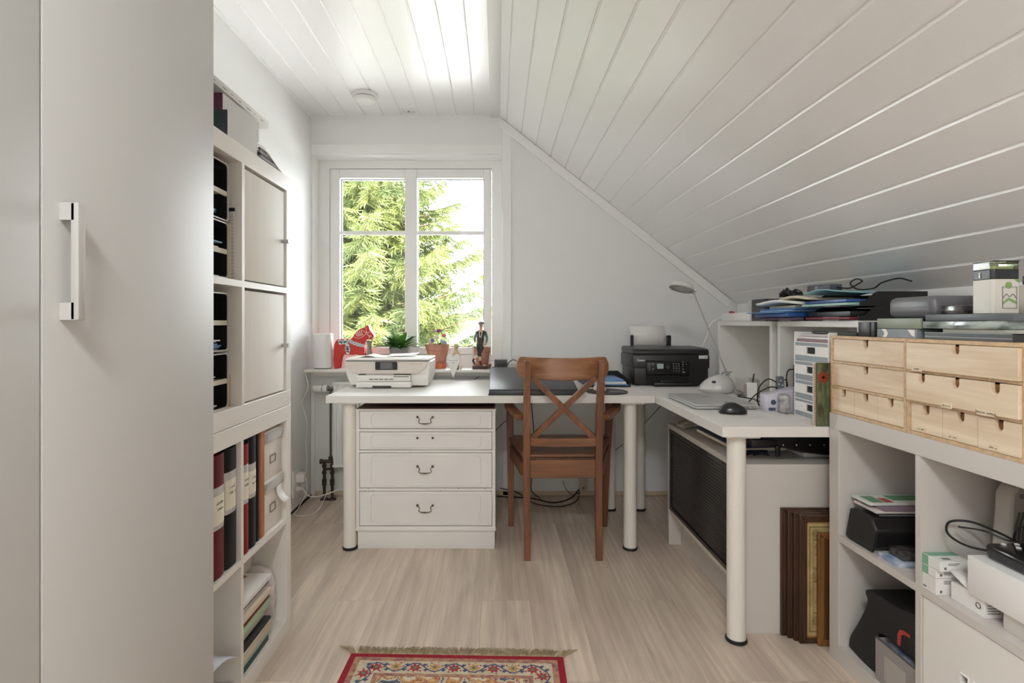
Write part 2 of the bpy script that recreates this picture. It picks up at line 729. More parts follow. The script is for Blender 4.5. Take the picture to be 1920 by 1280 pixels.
# mouldings
t = N()
box(t, RIDX - 0.062, RIDX + 0.004, YF, YB, ZC - 0.013, ZC + 0.006, bev=0.003)
struct('trim_1', t, WHITE)
t = N()      # board along the slope on the back wall
prism(t, [slope_at(-0.0, -0.002), slope_at(1.83, -0.002), slope_at(1.83, -0.055), slope_at(0.04, -0.055)], 'Y', YB - 0.016, YB)
struct('trim_2', t, WHITE, bev=0.003)
t = N()      # moulding where the slope meets the low wall
prism(t, [(XR, 1.125), (XR, 1.19), (XR - 0.014, 1.19), (XR - 0.02, 1.16), (XR - 0.012, 1.125)], 'Y', YF, YB - 0.016)
struct('trim_3', t, WHITE)
t = N()      # window casing: header band and the right-hand board
box(t, XL + 0.004, WX1, YB - 0.008, YB, 2.119, 2.177)
box(t, WX1, WX1 + 0.052, YB - 0.010, YB, 0.0, 2.272)
box(t, XL + 0.002, XL + 0.026, YB - 0.012, YB, 0.0, WZ0)
struct('trim_4', t, WHITE, bev=0.0015)
t = N()      # thin edge strip left of the ceiling
box(t, XL, XL + 0.012, YF, YB, ZC - 0.014, ZC)
struct('trim_5', t, WHITE, bev=0.002)

t = N()
box(t, XL + 0.02, XR, YB - 0.010, YB, 0.004, 0.028, 0)
struct('baseboard_back', t, mat('pale_skirting', (205, 190, 165), 0.5))
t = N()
box(t, XL, XL + 0.006, 1.0, YB, 0.0, 0.011, 0)  # dark strip painted as the shade in the gap under the wall
struct('wall_gap_left', t, mat('dark_gap', (38, 34, 32), 0.8))

# reveal of the window recess
t = N()
box(t, WX0, WX1, YB, 3.50, WZ1 - 0.004, WZ1)
box(t, WX1 - 0.004, WX1, YB, 3.50, WZ0, WZ1 - 0.004)
box(t, WX0, WX0 + 0.004, YB, 3.50, WZ0, WZ1 - 0.004)
struct('trim_6', t, WHITE)

# ---------------------------------------------------------------- window with two lights
WIN = bpy.data.objects.new('window_1', None)
COL.objects.link(WIN)
WIN['kind'] = 'structure'
WIN['label'] = 'white two-light window with a glazing bar across each light'
WIN.location = (-0.555, 3.5, 0.79)
YW = 3.50
FX0, FX1, FZ0, FZ1 = -1.076, -0.036, 0.868, 2.062
b = N()
box(b, WX0 + 0.004, FX0 - 0.002, YW, YW + 0.10, 0.79, WZ1 - 0.004)
box(b, FX1 + 0.002, WX1 - 0.004, YW, YW + 0.10, 0.79, WZ1 - 0.004)
box(b, FX0 - 0.002, FX1 + 0.002, YW, YW + 0.10, FZ1 + 0.002, WZ1 - 0.004)
box(b, FX0 - 0.002, FX1 + 0.002, YW, YW + 0.10, 0.79, FZ0 - 0.002)
obj('window_frame', b, WHITE, WIN)
GX = [(-1.014, -0.594), (-0.515, -0.086)]
GZ0, GZ1 = 0.914, 2.004
b = N()
def ring(bm, x0, x1, z0, z1, X0, X1, Z0, Z1, y0, y1):
    box(bm, X0, x0, y0, y1, Z0, Z1)
    box(bm, x1, X1, y0, y1, Z0, Z1)
    box(bm, x0, x1, y0, y1, z1, Z1)
    box(bm, x0, x1, y0, y1, Z0, z0)
box(b, FX0, GX[0][0], YW + 0.003, YW + 0.08, FZ0, FZ1)
box(b, GX[0][1], GX[1][0], YW + 0.003, YW + 0.08, FZ0, FZ1)
box(b, GX[1][1], FX1, YW + 0.003, YW + 0.08, FZ0, FZ1)
for g0, g1 in GX:
    box(b, g0, g1, YW + 0.003, YW + 0.08, GZ1, FZ1)
    box(b, g0, g1, YW + 0.003, YW + 0.08, FZ0, GZ0)
obj('window_sash', b, WHITE, WIN, bev=0.004)
GLASS = glass_mat('window_glass', (0.97, 0.985, 0.98), 0.9)
for g0, g1 in GX:
    b = N()
    box(b, g0 - 0.005, g1 + 0.005, YW + 0.050, YW + 0.054, GZ0 - 0.005, GZ1 + 0.005)
    gp = obj('pane', b, GLASS, WIN)
    b = N()
    box(b, g0, g1, YW + 0.030, YW + 0.050, 1.643, 1.667)
    obj('glazing_bar', b, WHITE, WIN)
    b = N()    # dark rubber seal round the glass
    s = 0.0035
    ring(b, g0 + s, g1 - s, GZ0 + s, GZ1 - s, g0, g1, GZ0, GZ1, YW + 0.044, YW + 0.0495)
    obj('rubber_seal', b, DKGREY, WIN)

# sill shelf
t = N()
box(t, XL, WX1 + 0.05, 3.243, YW, 0.775, 0.792, bev=0.003)
box(t, XL + 0.045, WX1 + 0.03, 3.30, YB, 0.752, 0.7745)
o = struct('trim_7', t, LAM)
# ================================================================ furniture
def ribbon(bm, pts, w, t, mi=0, wdir=None):
    """flat bar swept along pts: width w sideways (horizontal or wdir), thickness t"""
    pts = [Vector(p) for p in pts]
    rings = []
    for i, p in enumerate(pts):
        d = (pts[min(i + 1, len(pts) - 1)] - pts[max(i - 1, 0)]).normalized()
        side = Vector(wdir).normalized() if wdir else d.cross(Vector((0, 0, 1))).normalized()
        nrm = side.cross(d).normalized()
        rings.append([bm.verts.new(p + side * a * w / 2 + nrm * b_ * t / 2) for a, b_ in ((-1, -1), (1, -1), (1, 1), (-1, 1))])
    for a, b_ in zip(rings, rings[1:]):
        for k in range(4):
            bm.faces.new((a[k], a[(k + 1) % 4], b_[(k + 1) % 4], b_[k])).material_index = mi
    bm.faces.new(rings[0]).material_index = mi
    bm.faces.new(rings[-1]).material_index = mi

# ---- desks
DTOP = mat('desktop_laminate', (219, 216, 212), 0.55, spec=0.35, bump=0.04, bscale=200)
def desk_leg(T, x, y):
    b = N()
    cyl(b, (x, y, 0.012), (x, y, 0.694), 0.0305, n=28)
    box(b, x - 0.055, x + 0.055, y - 0.055, y + 0.055, 0.694, 0.6995)
    leg = obj('leg', b, mat('leg_white_lacquer', (226, 222, 214), 0.28), T)
    b = N()
    lathe(b, [(0, 0), (0.034, 0), (0.036, 0.006), (0.0335, 0.012), (0, 0.012)], (x, y, 0), 28)
    obj('foot_cap', b, BLACK, leg)
T = thing('desk', 'white desk on round white legs under the window, with the white printer on it', 'desk', (-0.03, 2.895, 0))
b = N()
box(b, -0.794, 0.7325, 2.520, 3.235, 0.700, 0.734, bev=0.0012, seg=1)
obj('desktop', b, DTOP, T)
for x, y in ((-0.700, 2.590), (0.632, 2.585), (0.6485, 3.125), (-0.70, 3.125)):
    desk_leg(T, x, y)
T = thing('desk', 'white desk along the right wall with the closed silver laptop on it', 'desk', (1.1, 2.5, 0))
b = N()
box(b, 0.7345, 1.484, 1.774, 3.262, 0.700, 0.734, bev=0.0012, seg=1)
obj('desktop', b, DTOP, T)
for x, y in ((0.809, 1.84), (0.819, 3.125), (1.40, 3.125)):
    desk_leg(T, x, y)

# ---- chest of drawers under the desk
CHW = mat('worn_white_paint', (227, 225, 222), 0.42, bump=0.15, bscale=25, var=0.04, vscale=4)
BRASS = mat('antique_brass', (112, 92, 62), 0.35, metal=0.9, var=0.4, vscale=60)
CHIP = mat('chipped_wood', (70, 58, 48), 0.8)
T = thing('chest_of_drawers', 'old white painted four-drawer chest standing under the desk', 'chest of drawers', (-0.338, 2.8, 0))
cx0, cx1, cy, cz = -0.668, -0.008, 2.577, 0.668
b = N()
box(b, cx0, cx0 + 0.015, cy, 3.05, 0.09, cz - 0.012)
box(b, cx1 - 0.015, cx1, cy, 3.05, 0.09, cz - 0.012)
box(b, cx0 + 0.015, cx1 - 0.015, 3.035, 3.05, 0.09, cz - 0.012)
for z0, z1 in ((0.09, 0.1085), (0.2765, 0.2885), (0.4585, 0.469), (0.5575, 0.5695), (0.657, 0.660)):
    box(b, cx0 + 0.015, cx1 - 0.015, cy, 3.03, z0, min(z1, cz - 0.012))
obj('carcass', b, CHW, T, bev=0.0012)
b = N()
box(b, cx0 - 0.003, cx1 + 0.003, cy - 0.006, 3.05, cz - 0.0115, cz - 0.004, bev=0.002)
obj('top_edge', b, CHW, T)
b = N()
box(b, cx0 + 0.004, cx1 - 0.004, cy + 0.001, 3.05, cz - 0.0039, cz)
obj('top', b, wood_mat('dark_stained_top', (70, 46, 32), (120, 86, 62), 'X', 0.45), T)
b = N()
box(b, cx0 + 0.007, cx1 - 0.003, cy + 0.006, 3.04, 0.0, 0.0875, bev=0.002)
box(b, cx0 - 0.003, cx1 + 0.003, cy - 0.006, cy + 0.02, 0.088, 0.1, bev=0.003)
obj('plinth', b, CHW, T)
def bail(bm, x, z, y):
    hw, dr = 0.036, 0.030
    pts = [(x - hw, y - 0.010, z), (x - hw + 0.006, y - 0.014, z - 0.004), (x - hw + 0.010, y - 0.015, z - 0.013), (x - hw + 0.006, y - 0.015, z - 0.024),
           (x - 0.020, y - 0.016, z - dr), (x, y - 0.017, z - dr - 0.0015), (x + 0.020, y - 0.016, z - dr), (x + hw - 0.006, y - 0.015, z - 0.024),
           (x + hw - 0.010, y - 0.015, z - 0.013), (x + hw - 0.006, y - 0.014, z - 0.004), (x + hw, y - 0.010, z)]
    sp = smooth_path(pts, 5)
    tube(bm, sp, 0.002, 8, radii=[0.0016 + 0.0014 * max(0, 1 - abs(p.x - x) / 0.022) for p in sp])
def chest_knob(bm, x, z, y):
    cyl(bm, (x, y, z), (x, y - 0.009, z), 0.0032, n=12)
    ball(bm, (x, y - 0.011, z), 0.0055, 0.004, 0.0055)
for i, (z1, z0, hz) in enumerate(((0.6543, 0.5722, 0.628), (0.555, 0.4710, 0.529), (0.456, 0.2908, 0.395), (0.274, 0.111, 0.211))):
    b = N()
    box(b, -0.6515, -0.0245, cy + 0.0005, cy + 0.020, z0, z1, bev=0.002, seg=1)
    # raised bead with cut corners
    ix0, ix1, iz0, iz1, c = -0.597, -0.078, z0 + 0.011, z1 - 0.011, 0.013
    loop = [(ix0 + c, iz0), (ix1 - c, iz0), (ix1, iz0 + c), (ix1, iz1 - c), (ix1 - c, iz1), (ix0 + c, iz1), (ix0, iz1 - c), (ix0, iz0 + c)]
    for k in range(8):
        (xa, za), (xb, zb) = loop[k], loop[(k + 1) % 8]
        tube(b, [(xa, cy, za), (xb, cy, zb)], 0.0021, 8)
    d = obj('drawer', b, CHW, T)
    for s in (-1, 1):
        b = N()
        chest_knob(b, -0.340 + s * 0.036, hz, cy + 0.001)
        obj('knob', b, BRASS, d)
    if i != 1:
        b = N()
        bail(b, -0.340, hz, cy + 0.002)
        obj('handle', b, BRASS, d)
b = N()          # worn spots where the paint has chipped
rc = random.Random(4)
for k in range(46):
    e = rc.random()
    if e < 0.55:
        x, z = cx1 + 0.0005, rc.uniform(0.1, 0.65)
        ball(b, (x, cy + rc.uniform(0, 0.01), z), 0.0011, 0.0016, rc.uniform(0.001, 0.004), 6, 4)
    else:
        z = rc.choice((0.089, 0.2765, 0.2875, 0.457, 0.66, 0.656))
        ball(b, (rc.uniform(cx0, cx1), cy - 0.0004, z), rc.uniform(0.001, 0.005), 0.0011, 0.0009, 6, 4)
o = obj('paint_chips', b, CHIP, T)
o['kind'] = 'stuff'

# ---- armchair
PINE = wood_mat('stained_pine', (92, 56, 36), (140, 92, 62), 'Z', 0.36, 1.0, grain=16)
PINEX = wood_mat('stained_pine_across', (92, 56, 36), (140, 92, 62), 'X', 0.36, 1.0, grain=16)
T = thing('armchair', 'reddish brown pine armchair with a crossed back pulled up to the desk', 'chair', (0.30, 2.68, 0))
def post(name, pts, w, d):
    b = N()
    rings = []
    for (x, y, z), k in pts:
        rings.append([b.verts.new((x + sx * w * k / 2, y + sy * d * k / 2, z)) for sx, sy in ((-1, -1), (1, -1), (1, 1), (-1, 1))])
    for a, c in zip(rings, rings[1:]):
        for k in range(4):
            b.faces.new((a[k], a[(k + 1) % 4], c[(k + 1) % 4], c[k]))
    b.faces.new(rings[0])
    b.faces.new(rings[-1])
    return obj(name, b, PINE, T, bev=0.003)
post('leg', [((0.137, 2.465, 0), 0.9), ((0.135, 2.478, 0.25), 1), ((0.135, 2.480, 0.45), 1.05), ((0.134, 2.462, 0.68), 1), ((0.136, 2.425, 0.905), 0.95)], 0.031, 0.036)
post('leg', [((0.462, 2.465, 0), 0.9), ((0.462, 2.478, 0.25), 1), ((0.462, 2.480, 0.45), 1.05), ((0.464, 2.462, 0.68), 1), ((0.467, 2.425, 0.905), 0.95)], 0.031, 0.036)
post('leg', [((0.074, 2.875, 0), 0.75), ((0.072, 2.868, 0.3), 0.95), ((0.066, 2.862, 0.655), 1)], 0.036, 0.036)
post('leg', [((0.566, 2.875, 0), 0.75), ((0.575, 2.868, 0.3), 0.95), ((0.592, 2.862, 0.655), 1)], 0.036, 0.036)
# seat board
b = N()
nx, ny = 14, 10
g = {}
for i in range(nx + 1):
    for j in range(ny + 1):
        u, v = i / nx, j / ny
        xa = 0.118 - 0.060 * v
        xb = 0.480 + 0.118 * v
        z = 0.452 - 0.008 * math.sin(math.pi * u) * math.sin(math.pi * min(1, v * 1.2)) ** 0.5 + 0.004 * v
        yy = 2.489 + 0.396 * v + 0.025 * math.sin(math.pi * u) * v
        g[i, j] = b.verts.new((xa + (xb - xa) * u, yy, z))
for i in range(nx):
    for j in range(ny):
        b.faces.new((g[i, j], g[i + 1, j], g[i + 1, j + 1], g[i, j + 1])).smooth = True
obj('seat', b, PINEX, T, solid=-0.020)
b = N()
box(b, 0.150, 0.448, 2.468, 2.490, 0.368, 0.450)
obj('rear_apron', b, PINEX, T, bev=0.002)
b = N()
ribbon(b, [(0.120, 2.50, 0.402), (0.075, 2.845, 0.402)], 0.02, 0.06)
obj('side_apron', b, PINE, T)
b = N()
ribbon(b, [(0.478, 2.50, 0.402), (0.577, 2.845, 0.402)], 0.02, 0.06)
obj('side_apron', b, PINE, T)
b = N()
box(b, 0.092, 0.560, 2.856, 2.876, 0.375, 0.432)
obj('front_apron', b, PINEX, T)
# top rail, curved in plan with rounded ends
b = N()
xc, hw = 0.302, 0.213
outl = []
for k in range(33):
    u = -1 + 2 * k / 32
    x = xc + hw * u
    zt = 0.921 - 0.008 * math.cos(u * math.pi / 2) - 0.004 * u * u
    zb = 0.812 + 0.012 * u * u
    e = max(0, abs(u) - 0.90) / 0.10
    sh = (1 - math.sqrt(max(0, 1 - e * e))) * 0.032
    outl.append((x, zb + sh, zt - sh, 2.452 + 0.062 * u * u - 0.010))
for k in range(32):
    x0, b0, t0, y0 = outl[k]
    x1, b1, t1, y1 = outl[k + 1]
    th = 0.022
    A = [(x0, y0, b0), (x0, y0 + 0.004, t0), (x0, y0 + 0.004 + th, t0), (x0, y0 + th, b0)]
    B = [(x1, y1, b1), (x1, y1 + 0.004, t1), (x1, y1 + 0.004 + th, t1), (x1, y1 + th, b1)]
    va = [b.verts.new(p) for p in A]
    vb = [b.verts.new(p) for p in B]
    for q in range(4):
        b.faces.new((va[q], va[(q + 1) % 4], vb[(q + 1) % 4], vb[q]))
    if k == 0:
        b.faces.new(va)
    if k == 31:
        b.faces.new(vb)
bmesh.ops.remove_doubles(b, verts=b.verts, dist=0.0002)
obj('top_rail', b, wood_mat('stained_pine_light', (120, 78, 52), (164, 116, 82), 'X', 0.30, 1.0, grain=12), T, bev=0.004)
b = N()
ribbon(b, [(0.150 + 0.299 * k / 10, 2.470 + 0.018 * (1 - (2 * k / 10 - 1) ** 2), 0.533 - 0.006 * (1 - (2 * k / 10 - 1) ** 2)) for k in range(11)], 0.036, 0.020, wdir=(0, 0, 1))
obj('lower_rail', b, PINEX, T)
for (x0, x1) in ((0.157, 0.445), (0.445, 0.157)):
    b = N()
    y_ = 2.468 if x0 < x1 else 2.472
    p0, p1 = Vector((x0, y_ - 0.028, 0.828)), Vector((x1, y_ + 0.008, 0.545))
    ribbon(b, [p0, p1], 0.018, 0.026, wdir=(0, 1, 0.1))
    obj('cross_bar', b, PINE, T, bev=0.002)
for s, pts in ((-1, [(0.108, 2.478, 0.640), (0.085, 2.54, 0.652), (0.064, 2.63, 0.664), (0.058, 2.75, 0.668), (0.062, 2.885, 0.668)]),
               (1, [(0.492, 2.478, 0.640), (0.530, 2.54, 0.652), (0.575, 2.63, 0.664), (0.594, 2.75, 0.668), (0.594, 2.885, 0.668)])):
    b = N()
    ribbon(b, smooth_path(pts, 5), 0.045, 0.024)
    obj('armrest', b, PINE, T, bev=0.005)

# ---- shelving units with square cells
def cube_unit(T, x0, x1, y0, y1, z0, z1, side, slab, cells, open_dir, m, mid=0.018, back=False):
    """cells: list of divider (ya, yb) spans"""
    zm = (z0 + z1) / 2
    b = N()
    box(b, x0, x1, y0, y1, z1 - slab, z1)
    obj('top_panel', b, m, T, bev=0.001)
    b = N()
    box(b, x0, x1, y0, y1, z0, z0 + slab)
    obj('bottom_panel', b, m, T, bev=0.001)
    for a, c in ((y0, y0 + side), (y1 - side, y1)):
        b = N()
        box(b, x0, x1, a, c, z0 + slab, z1 - slab)
        obj('side_panel', b, m, T, bev=0.0008)
    prev = y0 + side
    spans = []
    for a, c in cells:
        b = N()
        box(b, x0, x1, a, c, z0 + slab, z1 - slab)
        obj('divider', b, m, T)
        spans.append((prev, a))
        prev = c
    spans.append((prev, y1 - side))
    for a, c in spans:
        b = N()
        box(b, x0, x1, a, c, zm - mid / 2, zm + mid / 2)
        obj('shelf', b, m, T)
    return spans, zm
LX0, LX1, LY0, LY1 = -1.113, -0.724, 1.140, 1.9105
TL = thing('shelving_unit', 'lower white cube shelving unit standing on the floor, holding the binders', 'shelving unit', (-0.92, 1.53, 0), 0, 'two stacked cube shelving units on the left')
cube_unit(TL, LX0, LX1, LY0, LY1, 0.0, 0.788, 0.038, 0.050, [(1.538, 1.554)], 1, SHELFW)
TU = thing('shelving_unit', 'upper white cube shelving unit with two doors, stacked on the lower one', 'shelving unit', (-0.92, 1.53, 0.79), 0, 'two stacked cube shelving units on the left')
cube_unit(TU, LX0, LX1, LY0, LY1, 0.790, 1.578, 0.038, 0.050, [(1.544, 1.560)], 1, SHELFW)
# white wood grain backs of the closed cells: doors
DOORM = wood_mat('white_grain_foil', (234, 231, 224), (239, 236, 230), 'Z', 0.7, 1.0, grain=20, bump=0.12)
for z0, z1 in ((0.842, 1.171), (1.195, 1.522)):
    b = N()
    box(b, LX1 - 0.022, LX1 - 0.004, 1.5635, 1.858, z0 + 0.003, z1 - 0.004, bev=0.001)
    d = obj('door', b, DOORM, TU)
    b = N()
    zz = (z0 + z1) / 2 - 0.01
    cyl(b, (LX1 - 0.004, 1.842, zz), (LX1 + 0.020, 1.842, zz), 0.006, 0.0075, 16)
    obj('knob', b, SILVER, d)
b = N()
box(b, LX0, LX0 + 0.004, LY0 + 0.04, LY1 - 0.04, 0.84, 1.527)
# (open backs: wall shows behind the near column)
b.free()

# ---- wardrobe
TW = thing('wardrobe', 'tall pale grey-white wardrobe with flat doors and a bar handle on the left', 'wardrobe', (-0.84, 0.4, 0))
WXF = -0.555
b = N()
box(b, XL + 0.005, WXF - 0.021, -0.55, 1.062, 0.0, 2.25)
obj('carcass', b, WARD, TW)
for k, (a, c) in enumerate(((-0.555, -0.151), (-0.148, 0.2555), (0.2585, 0.6605), (0.6635, 1.066))):
    b = N()
    box(b, WXF - 0.020, WXF, a, c, 0.07, 2.24, bev=0.0015)
    d = obj('door', b, WARD, TW)
    if k in (1, 3):
        b = N()
        y = a + 0.0325
        for z in (1.078 + 0.011, 1.216):
            box(b, WXF, WXF + 0.018, y - 0.006, y + 0.006, z - 0.011, z + 0.011)
        box(b, WXF + 0.014, WXF + 0.024, y - 0.006, y + 0.006, 1.078, 1.227, bev=0.0008)
        obj('handle', b, mat('handle_silver', (176, 173, 169), 0.5), d)

# ---- right-hand unit
UX0, UX1, UY1 = 1.081, 1.471, 1.770
TR = thing('shelving_unit', 'low white cube shelving unit on the right, carrying the birch drawer boxes', 'shelving unit', (1.28, 1.2, 0))
cube_unit(TR, UX0, UX1, 0.62, UY1, 0.0, 0.783, 0.048, 0.050, [(1.050, 1.068), (1.388, 1.406)], -1, mat('unit_foil', (206, 200, 195), 0.4), mid=0.020)
# door with four square holes in the lower right cell
b = N()
DZ0, DZ1, DY0, DY1 = 0.054, 0.378, 1.072, 1.385
hole = [(1.262, 0.245), (1.228, 0.245), (1.262, 0.203), (1.228, 0.203)]
hs = 0.011
ys = sorted({DY0, DY1, *[h[0] - hs for h in hole], *[h[0] + hs for h in hole]})
zs = sorted({DZ0, DZ1, *[h[1] - hs for h in hole], *[h[1] + hs for h in hole]})
for i in range(len(ys) - 1):
    for j in range(len(zs) - 1):
        ym, zm_ = (ys[i] + ys[i + 1]) / 2, (zs[j] + zs[j + 1]) / 2
        if any(abs(ym - h[0]) < hs and abs(zm_ - h[1]) < hs for h in hole):
            continue
        box(b, UX0 + 0.004, UX0 + 0.020, ys[i], ys[i + 1], zs[j], zs[j + 1])
bmesh.ops.remove_doubles(b, verts=b.verts, dist=0.0001)
d = obj('door', b, LAM, TR)
b = N()
box(b, UX0 + 0.021, UX0 + 0.023, 1.19, 1.30, 0.17, 0.28)
obj('hole_backing', b, BLACK, d)
for h in hole:
    b = N()
    for dy, dz, a, c in ((-hs, 0, 0.0012, hs), (hs, 0, 0.0012, hs), (0, -hs, hs, 0.0012), (0, hs, hs, 0.0012)):
        box(b, UX0 + 0.0015, UX0 + 0.006, h[0] + dy - a, h[0] + dy + a, h[1] + dz - c, h[1] + dz + c)
    obj('hole_frame', b, WHITE, d)

# ---- two small open shelves standing on the right desk
def hutch(label, y0, y1):
    T = thing('desktop_shelf', label, 'shelf', (1.33, (y0 + y1) / 2, 0.734), 0, 'two small white shelves on the right desk')
    x0, x1, z1 = 1.190, 1.480, 1.080
    b = N()
    box(b, x0, x1, y0, y1, z1 - 0.022, z1)
    obj('top_panel', b, LAM, T, bev=0.001)
    for a in (y0, y1 - 0.020):
        b = N()
        box(b, x0, x1, a, a + 0.020, 0.7345, z1 - 0.022)
        obj('side_panel', b, LAM, T, bev=0.001)
    b = N()
    box(b, x1 - 0.006, x1, y0 + 0.02, y1 - 0.02, 0.7345, z1 - 0.022)
    obj('back_panel', b, LAM, T)
    return T
hutch('small white open shelf by the window wall, with a white power box on top', 2.357, 2.930)
hutch('small white open shelf behind the grey drawer tower, with black trays on top', 1.778, 2.310)

# ---- birch plywood drawer boxes
PLY = wood_mat('birch_ply', (206, 180, 148), (234, 216, 190), 'Y', 0.5, 1.0, grain=9, bump=0.12)
PLYE = wood_mat('birch_edge', (186, 154, 118), (216, 188, 152), 'X', 0.55, 1.0, grain=40, bump=0.1)
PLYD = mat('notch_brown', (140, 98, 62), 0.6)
def drawer_front(T, x, y0, y1, z0, z1, notches, stick=0.0):
    """plywood front with half-round finger notches cut into its upper edge"""
    b = N()
    hw, hd = 0.0105, 0.024
    top = [(y0, z1)]
    for n in sorted(notches):
        top.append((n - hw, z1))
        for k in range(9):
            a = math.pi + math.pi * k / 8
            top.append((n + hw * math.cos(a), z1 - hd + hw + hw * math.sin(a)))
        top.append((n + hw, z1))
    top += [(y1, z1), (y1, z0), (y0, z0)]
    prism(b, top, 'X', x - stick, x + 0.010 - stick)
    dr = obj('drawer', b, PLY, T, bev=0.0004)
    b = N()
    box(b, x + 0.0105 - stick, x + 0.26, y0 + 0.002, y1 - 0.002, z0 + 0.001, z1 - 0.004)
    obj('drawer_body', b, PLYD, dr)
    return dr
def ply_box(label, y0, y1, z0, z1, rows):
    T = thing('drawer_box', label, 'drawer box', (UX0 + 0.15, (y0 + y1) / 2, z0), 0, 'birch drawer boxes')
    x0, x1, t = UX0 + 0.002, UX0 + 0.315, 0.009
    b = N()
    box(b, x0, x1, y0, y1, z1 - t, z1)
    box(b, x0, x1, y0, y1, z0, z0 + t)
    box(b, x0, x1, y0, y0 + t, z0 + t, z1 - t)
    box(b, x0, x1, y1 - t, y1, z0 + t, z1 - t)
    box(b, x1 - 0.006, x1, y0 + t, y1 - t, z0 + t, z1 - t)
    zs_ = [z0 + t + (z1 - z0 - t) * k / 3 for k in (1, 2)]
    for z in zs_:
        box(b, x0, x1 - 0.006, y0 + t, y1 - t, z - t * 0.75, z)
    obj('case', b, PLYE, T)
    lim = [z0 + t, zs_[0] - t * 0.75, zs_[0], zs_[1] - t * 0.75, zs_[1], z1 - t]
    ya, yb = y0 + t + 0.001, y1 - t - 0.001
    out = []
    for r, spec in enumerate(rows):       # from the bottom row up
        a, c = lim[2 * r] + 0.001, lim[2 * r + 1] - 0.0012
        if spec == 'one':
            out.append(drawer_front(T, x0 + 0.003, ya, yb, a, c, [(ya + yb) / 2], 0.012 if 'out' in rows else 0))
        elif spec == 'wide3':
            w = (yb - ya) / 3
            out.append(drawer_front(T, x0 + 0.003 - 0.012, ya, yb, a, c, [ya + w * (k + 0.5) for k in range(3)]))
        else:
            w = (yb - ya) / 3
            for k in range(3):
                out.append(drawer_front(T, x0 + 0.003 - (0.004 if spec == 'out' and k == 0 else 0), ya + w * k + 0.0006, ya + w * (k + 1) - 0.0006, a, c, [ya + w * (k + 0.5)]))
    return T, out
BY0, BY1, BY2 = 1.112, 1.438, 1.766
PT1, D1 = ply_box('birch drawer box nearer the window, five drawers with finger notches', BY1 + 0.002, BY2, 0.7835, 1.032, ['three', 'one', 'one'])
PT2, D2 = ply_box('birch drawer box at the right edge, with little paper labels on its drawers', BY0, BY1, 0.7835, 1.032, ['out', 'wide3', 'one'])
LABEL_P = mat('label_strip', (226, 208, 180), 0.6)
def ply_label(dr, y, z, w, words_, xoff):
    b = N()
    box(b, UX0 + xoff - 0.0012, UX0 + xoff, y - w / 2, y + w / 2, z - 0.006, z + 0.006)
    l = obj('label_strip', b, LABEL_P, dr)
    ink = mat('ink', (60, 50, 45), 0.7)
    if words_:
        text_bm(words_, 0.0075, (UX0 + xoff - 0.0014, y, z), (R(90), 0, R(-90)), 0.0001, parent=dr, mat_=ink, name='lettering')
    else:
        scribble(dr, (UX0 + xoff - 0.0014, y, z), (0, -1, 0), w * 0.75, 0.0042, ink, int(y * 999), out=(-0.0002, 0, 0))
def dpar(d):
    return d
xo = 0.002 + 0.003
ply_label(D2[4], 1.392, 0.956, 0.034, '', xo - 0.012)
ply_label(D2[3], 1.30, 0.876, 0.030, '', xo - 0.012)
ply_label(D2[3], 1.195, 0.876, 0.044, 'Diverse  verktyg', xo - 0.012)
ply_label(D2[2], 1.395, 0.802, 0.034, '', xo)
ply_label(D2[1], 1.295, 0.802, 0.030, '', xo)
ply_label(D2[0], 1.185, 0.802, 0.026, '', xo - 0.004)

CABF = mat('cabinet_foil', (203, 197, 190), 0.45)
# ---- white cabinet with a black ribbed shutter under the right desk
TC = thing('cabinet', 'white low cabinet with a black ribbed shutter front under the right desk', 'cabinet', (1.06, 2.26, 0))
KX0, KX1, KY0, KY1, KZ = 0.832, 1.30, 1.878, 2.655, 0.585
b = N()
box(b, KX0, KX1, KY0, KY0 + 0.022, 0, KZ)
obj('side_panel', b, CABF, TC, bev=0.001)
b = N()
box(b, KX0, KX1, KY1 - 0.022, KY1, 0, KZ)
obj('side_panel', b, CABF, TC, bev=0.001)
b = N()
box(b, KX0, KX1, KY0 + 0.022, KY1 - 0.022, KZ - 0.022, KZ)
obj('top_panel', b, CABF, TC, bev=0.001)
b = N()
box(b, KX0 + 0.058, KX0 + 0.074, KY0 + 0.022, KY1 - 0.022, 0, 0.155)
obj('plinth', b, CABF, TC)
b = N()
box(b, KX0 + 0.004, KX1, KY0 + 0.022, KY1 - 0.022, 0.155, 0.172)
box(b, KX1 - 0.01, KX1, KY0 + 0.022, KY1 - 0.022, 0.172, KZ - 0.022)
obj('bottom_panel', b, CABF, TC)
b = N()
SH = mat('black_shutter', (30, 25, 23), 0.22, coat=0.3)
z = 0.174
k = 0
pts = []
ns = 30
for i in range(ns):
    za = 0.175 + (KZ - 0.022 - 0.177) * i / ns
    zb = 0.175 + (KZ - 0.022 - 0.177) * (i + 1) / ns
    for q in range(5):
        t_ = q / 5
        pts.append((KX0 + 0.010 - 0.0040 * math.sin(math.pi * t_) ** 0.6 if q else KX0 + 0.010, za + (zb - za) * t_))
pts += [(KX0 + 0.010, KZ - 0.0235), (KX0 + 0.018, KZ - 0.0235), (KX0 + 0.018, 0.175)]
prism(b, pts, 'Y', KY0 + 0.024, KY1 - 0.024)
sh_ = obj('shutter', b, SH, TC)
b = N()
for a, c in ((KY0 + 0.0235, KY0 + 0.040), (KY1 - 0.040, KY1 - 0.0235)):
    box(b, KX0 + 0.001, KX0 + 0.006, a, c, 0.174, KZ - 0.0235)
box(b, KX0 + 0.001, KX0 + 0.006, KY0 + 0.04, KY1 - 0.04, KZ - 0.040, KZ - 0.0235)
box(b, KX0 + 0.001, KX0 + 0.006, KY0 + 0.04, KY1 - 0.04, 0.174, 0.190)
obj('shutter_frame', b, SH, TC)

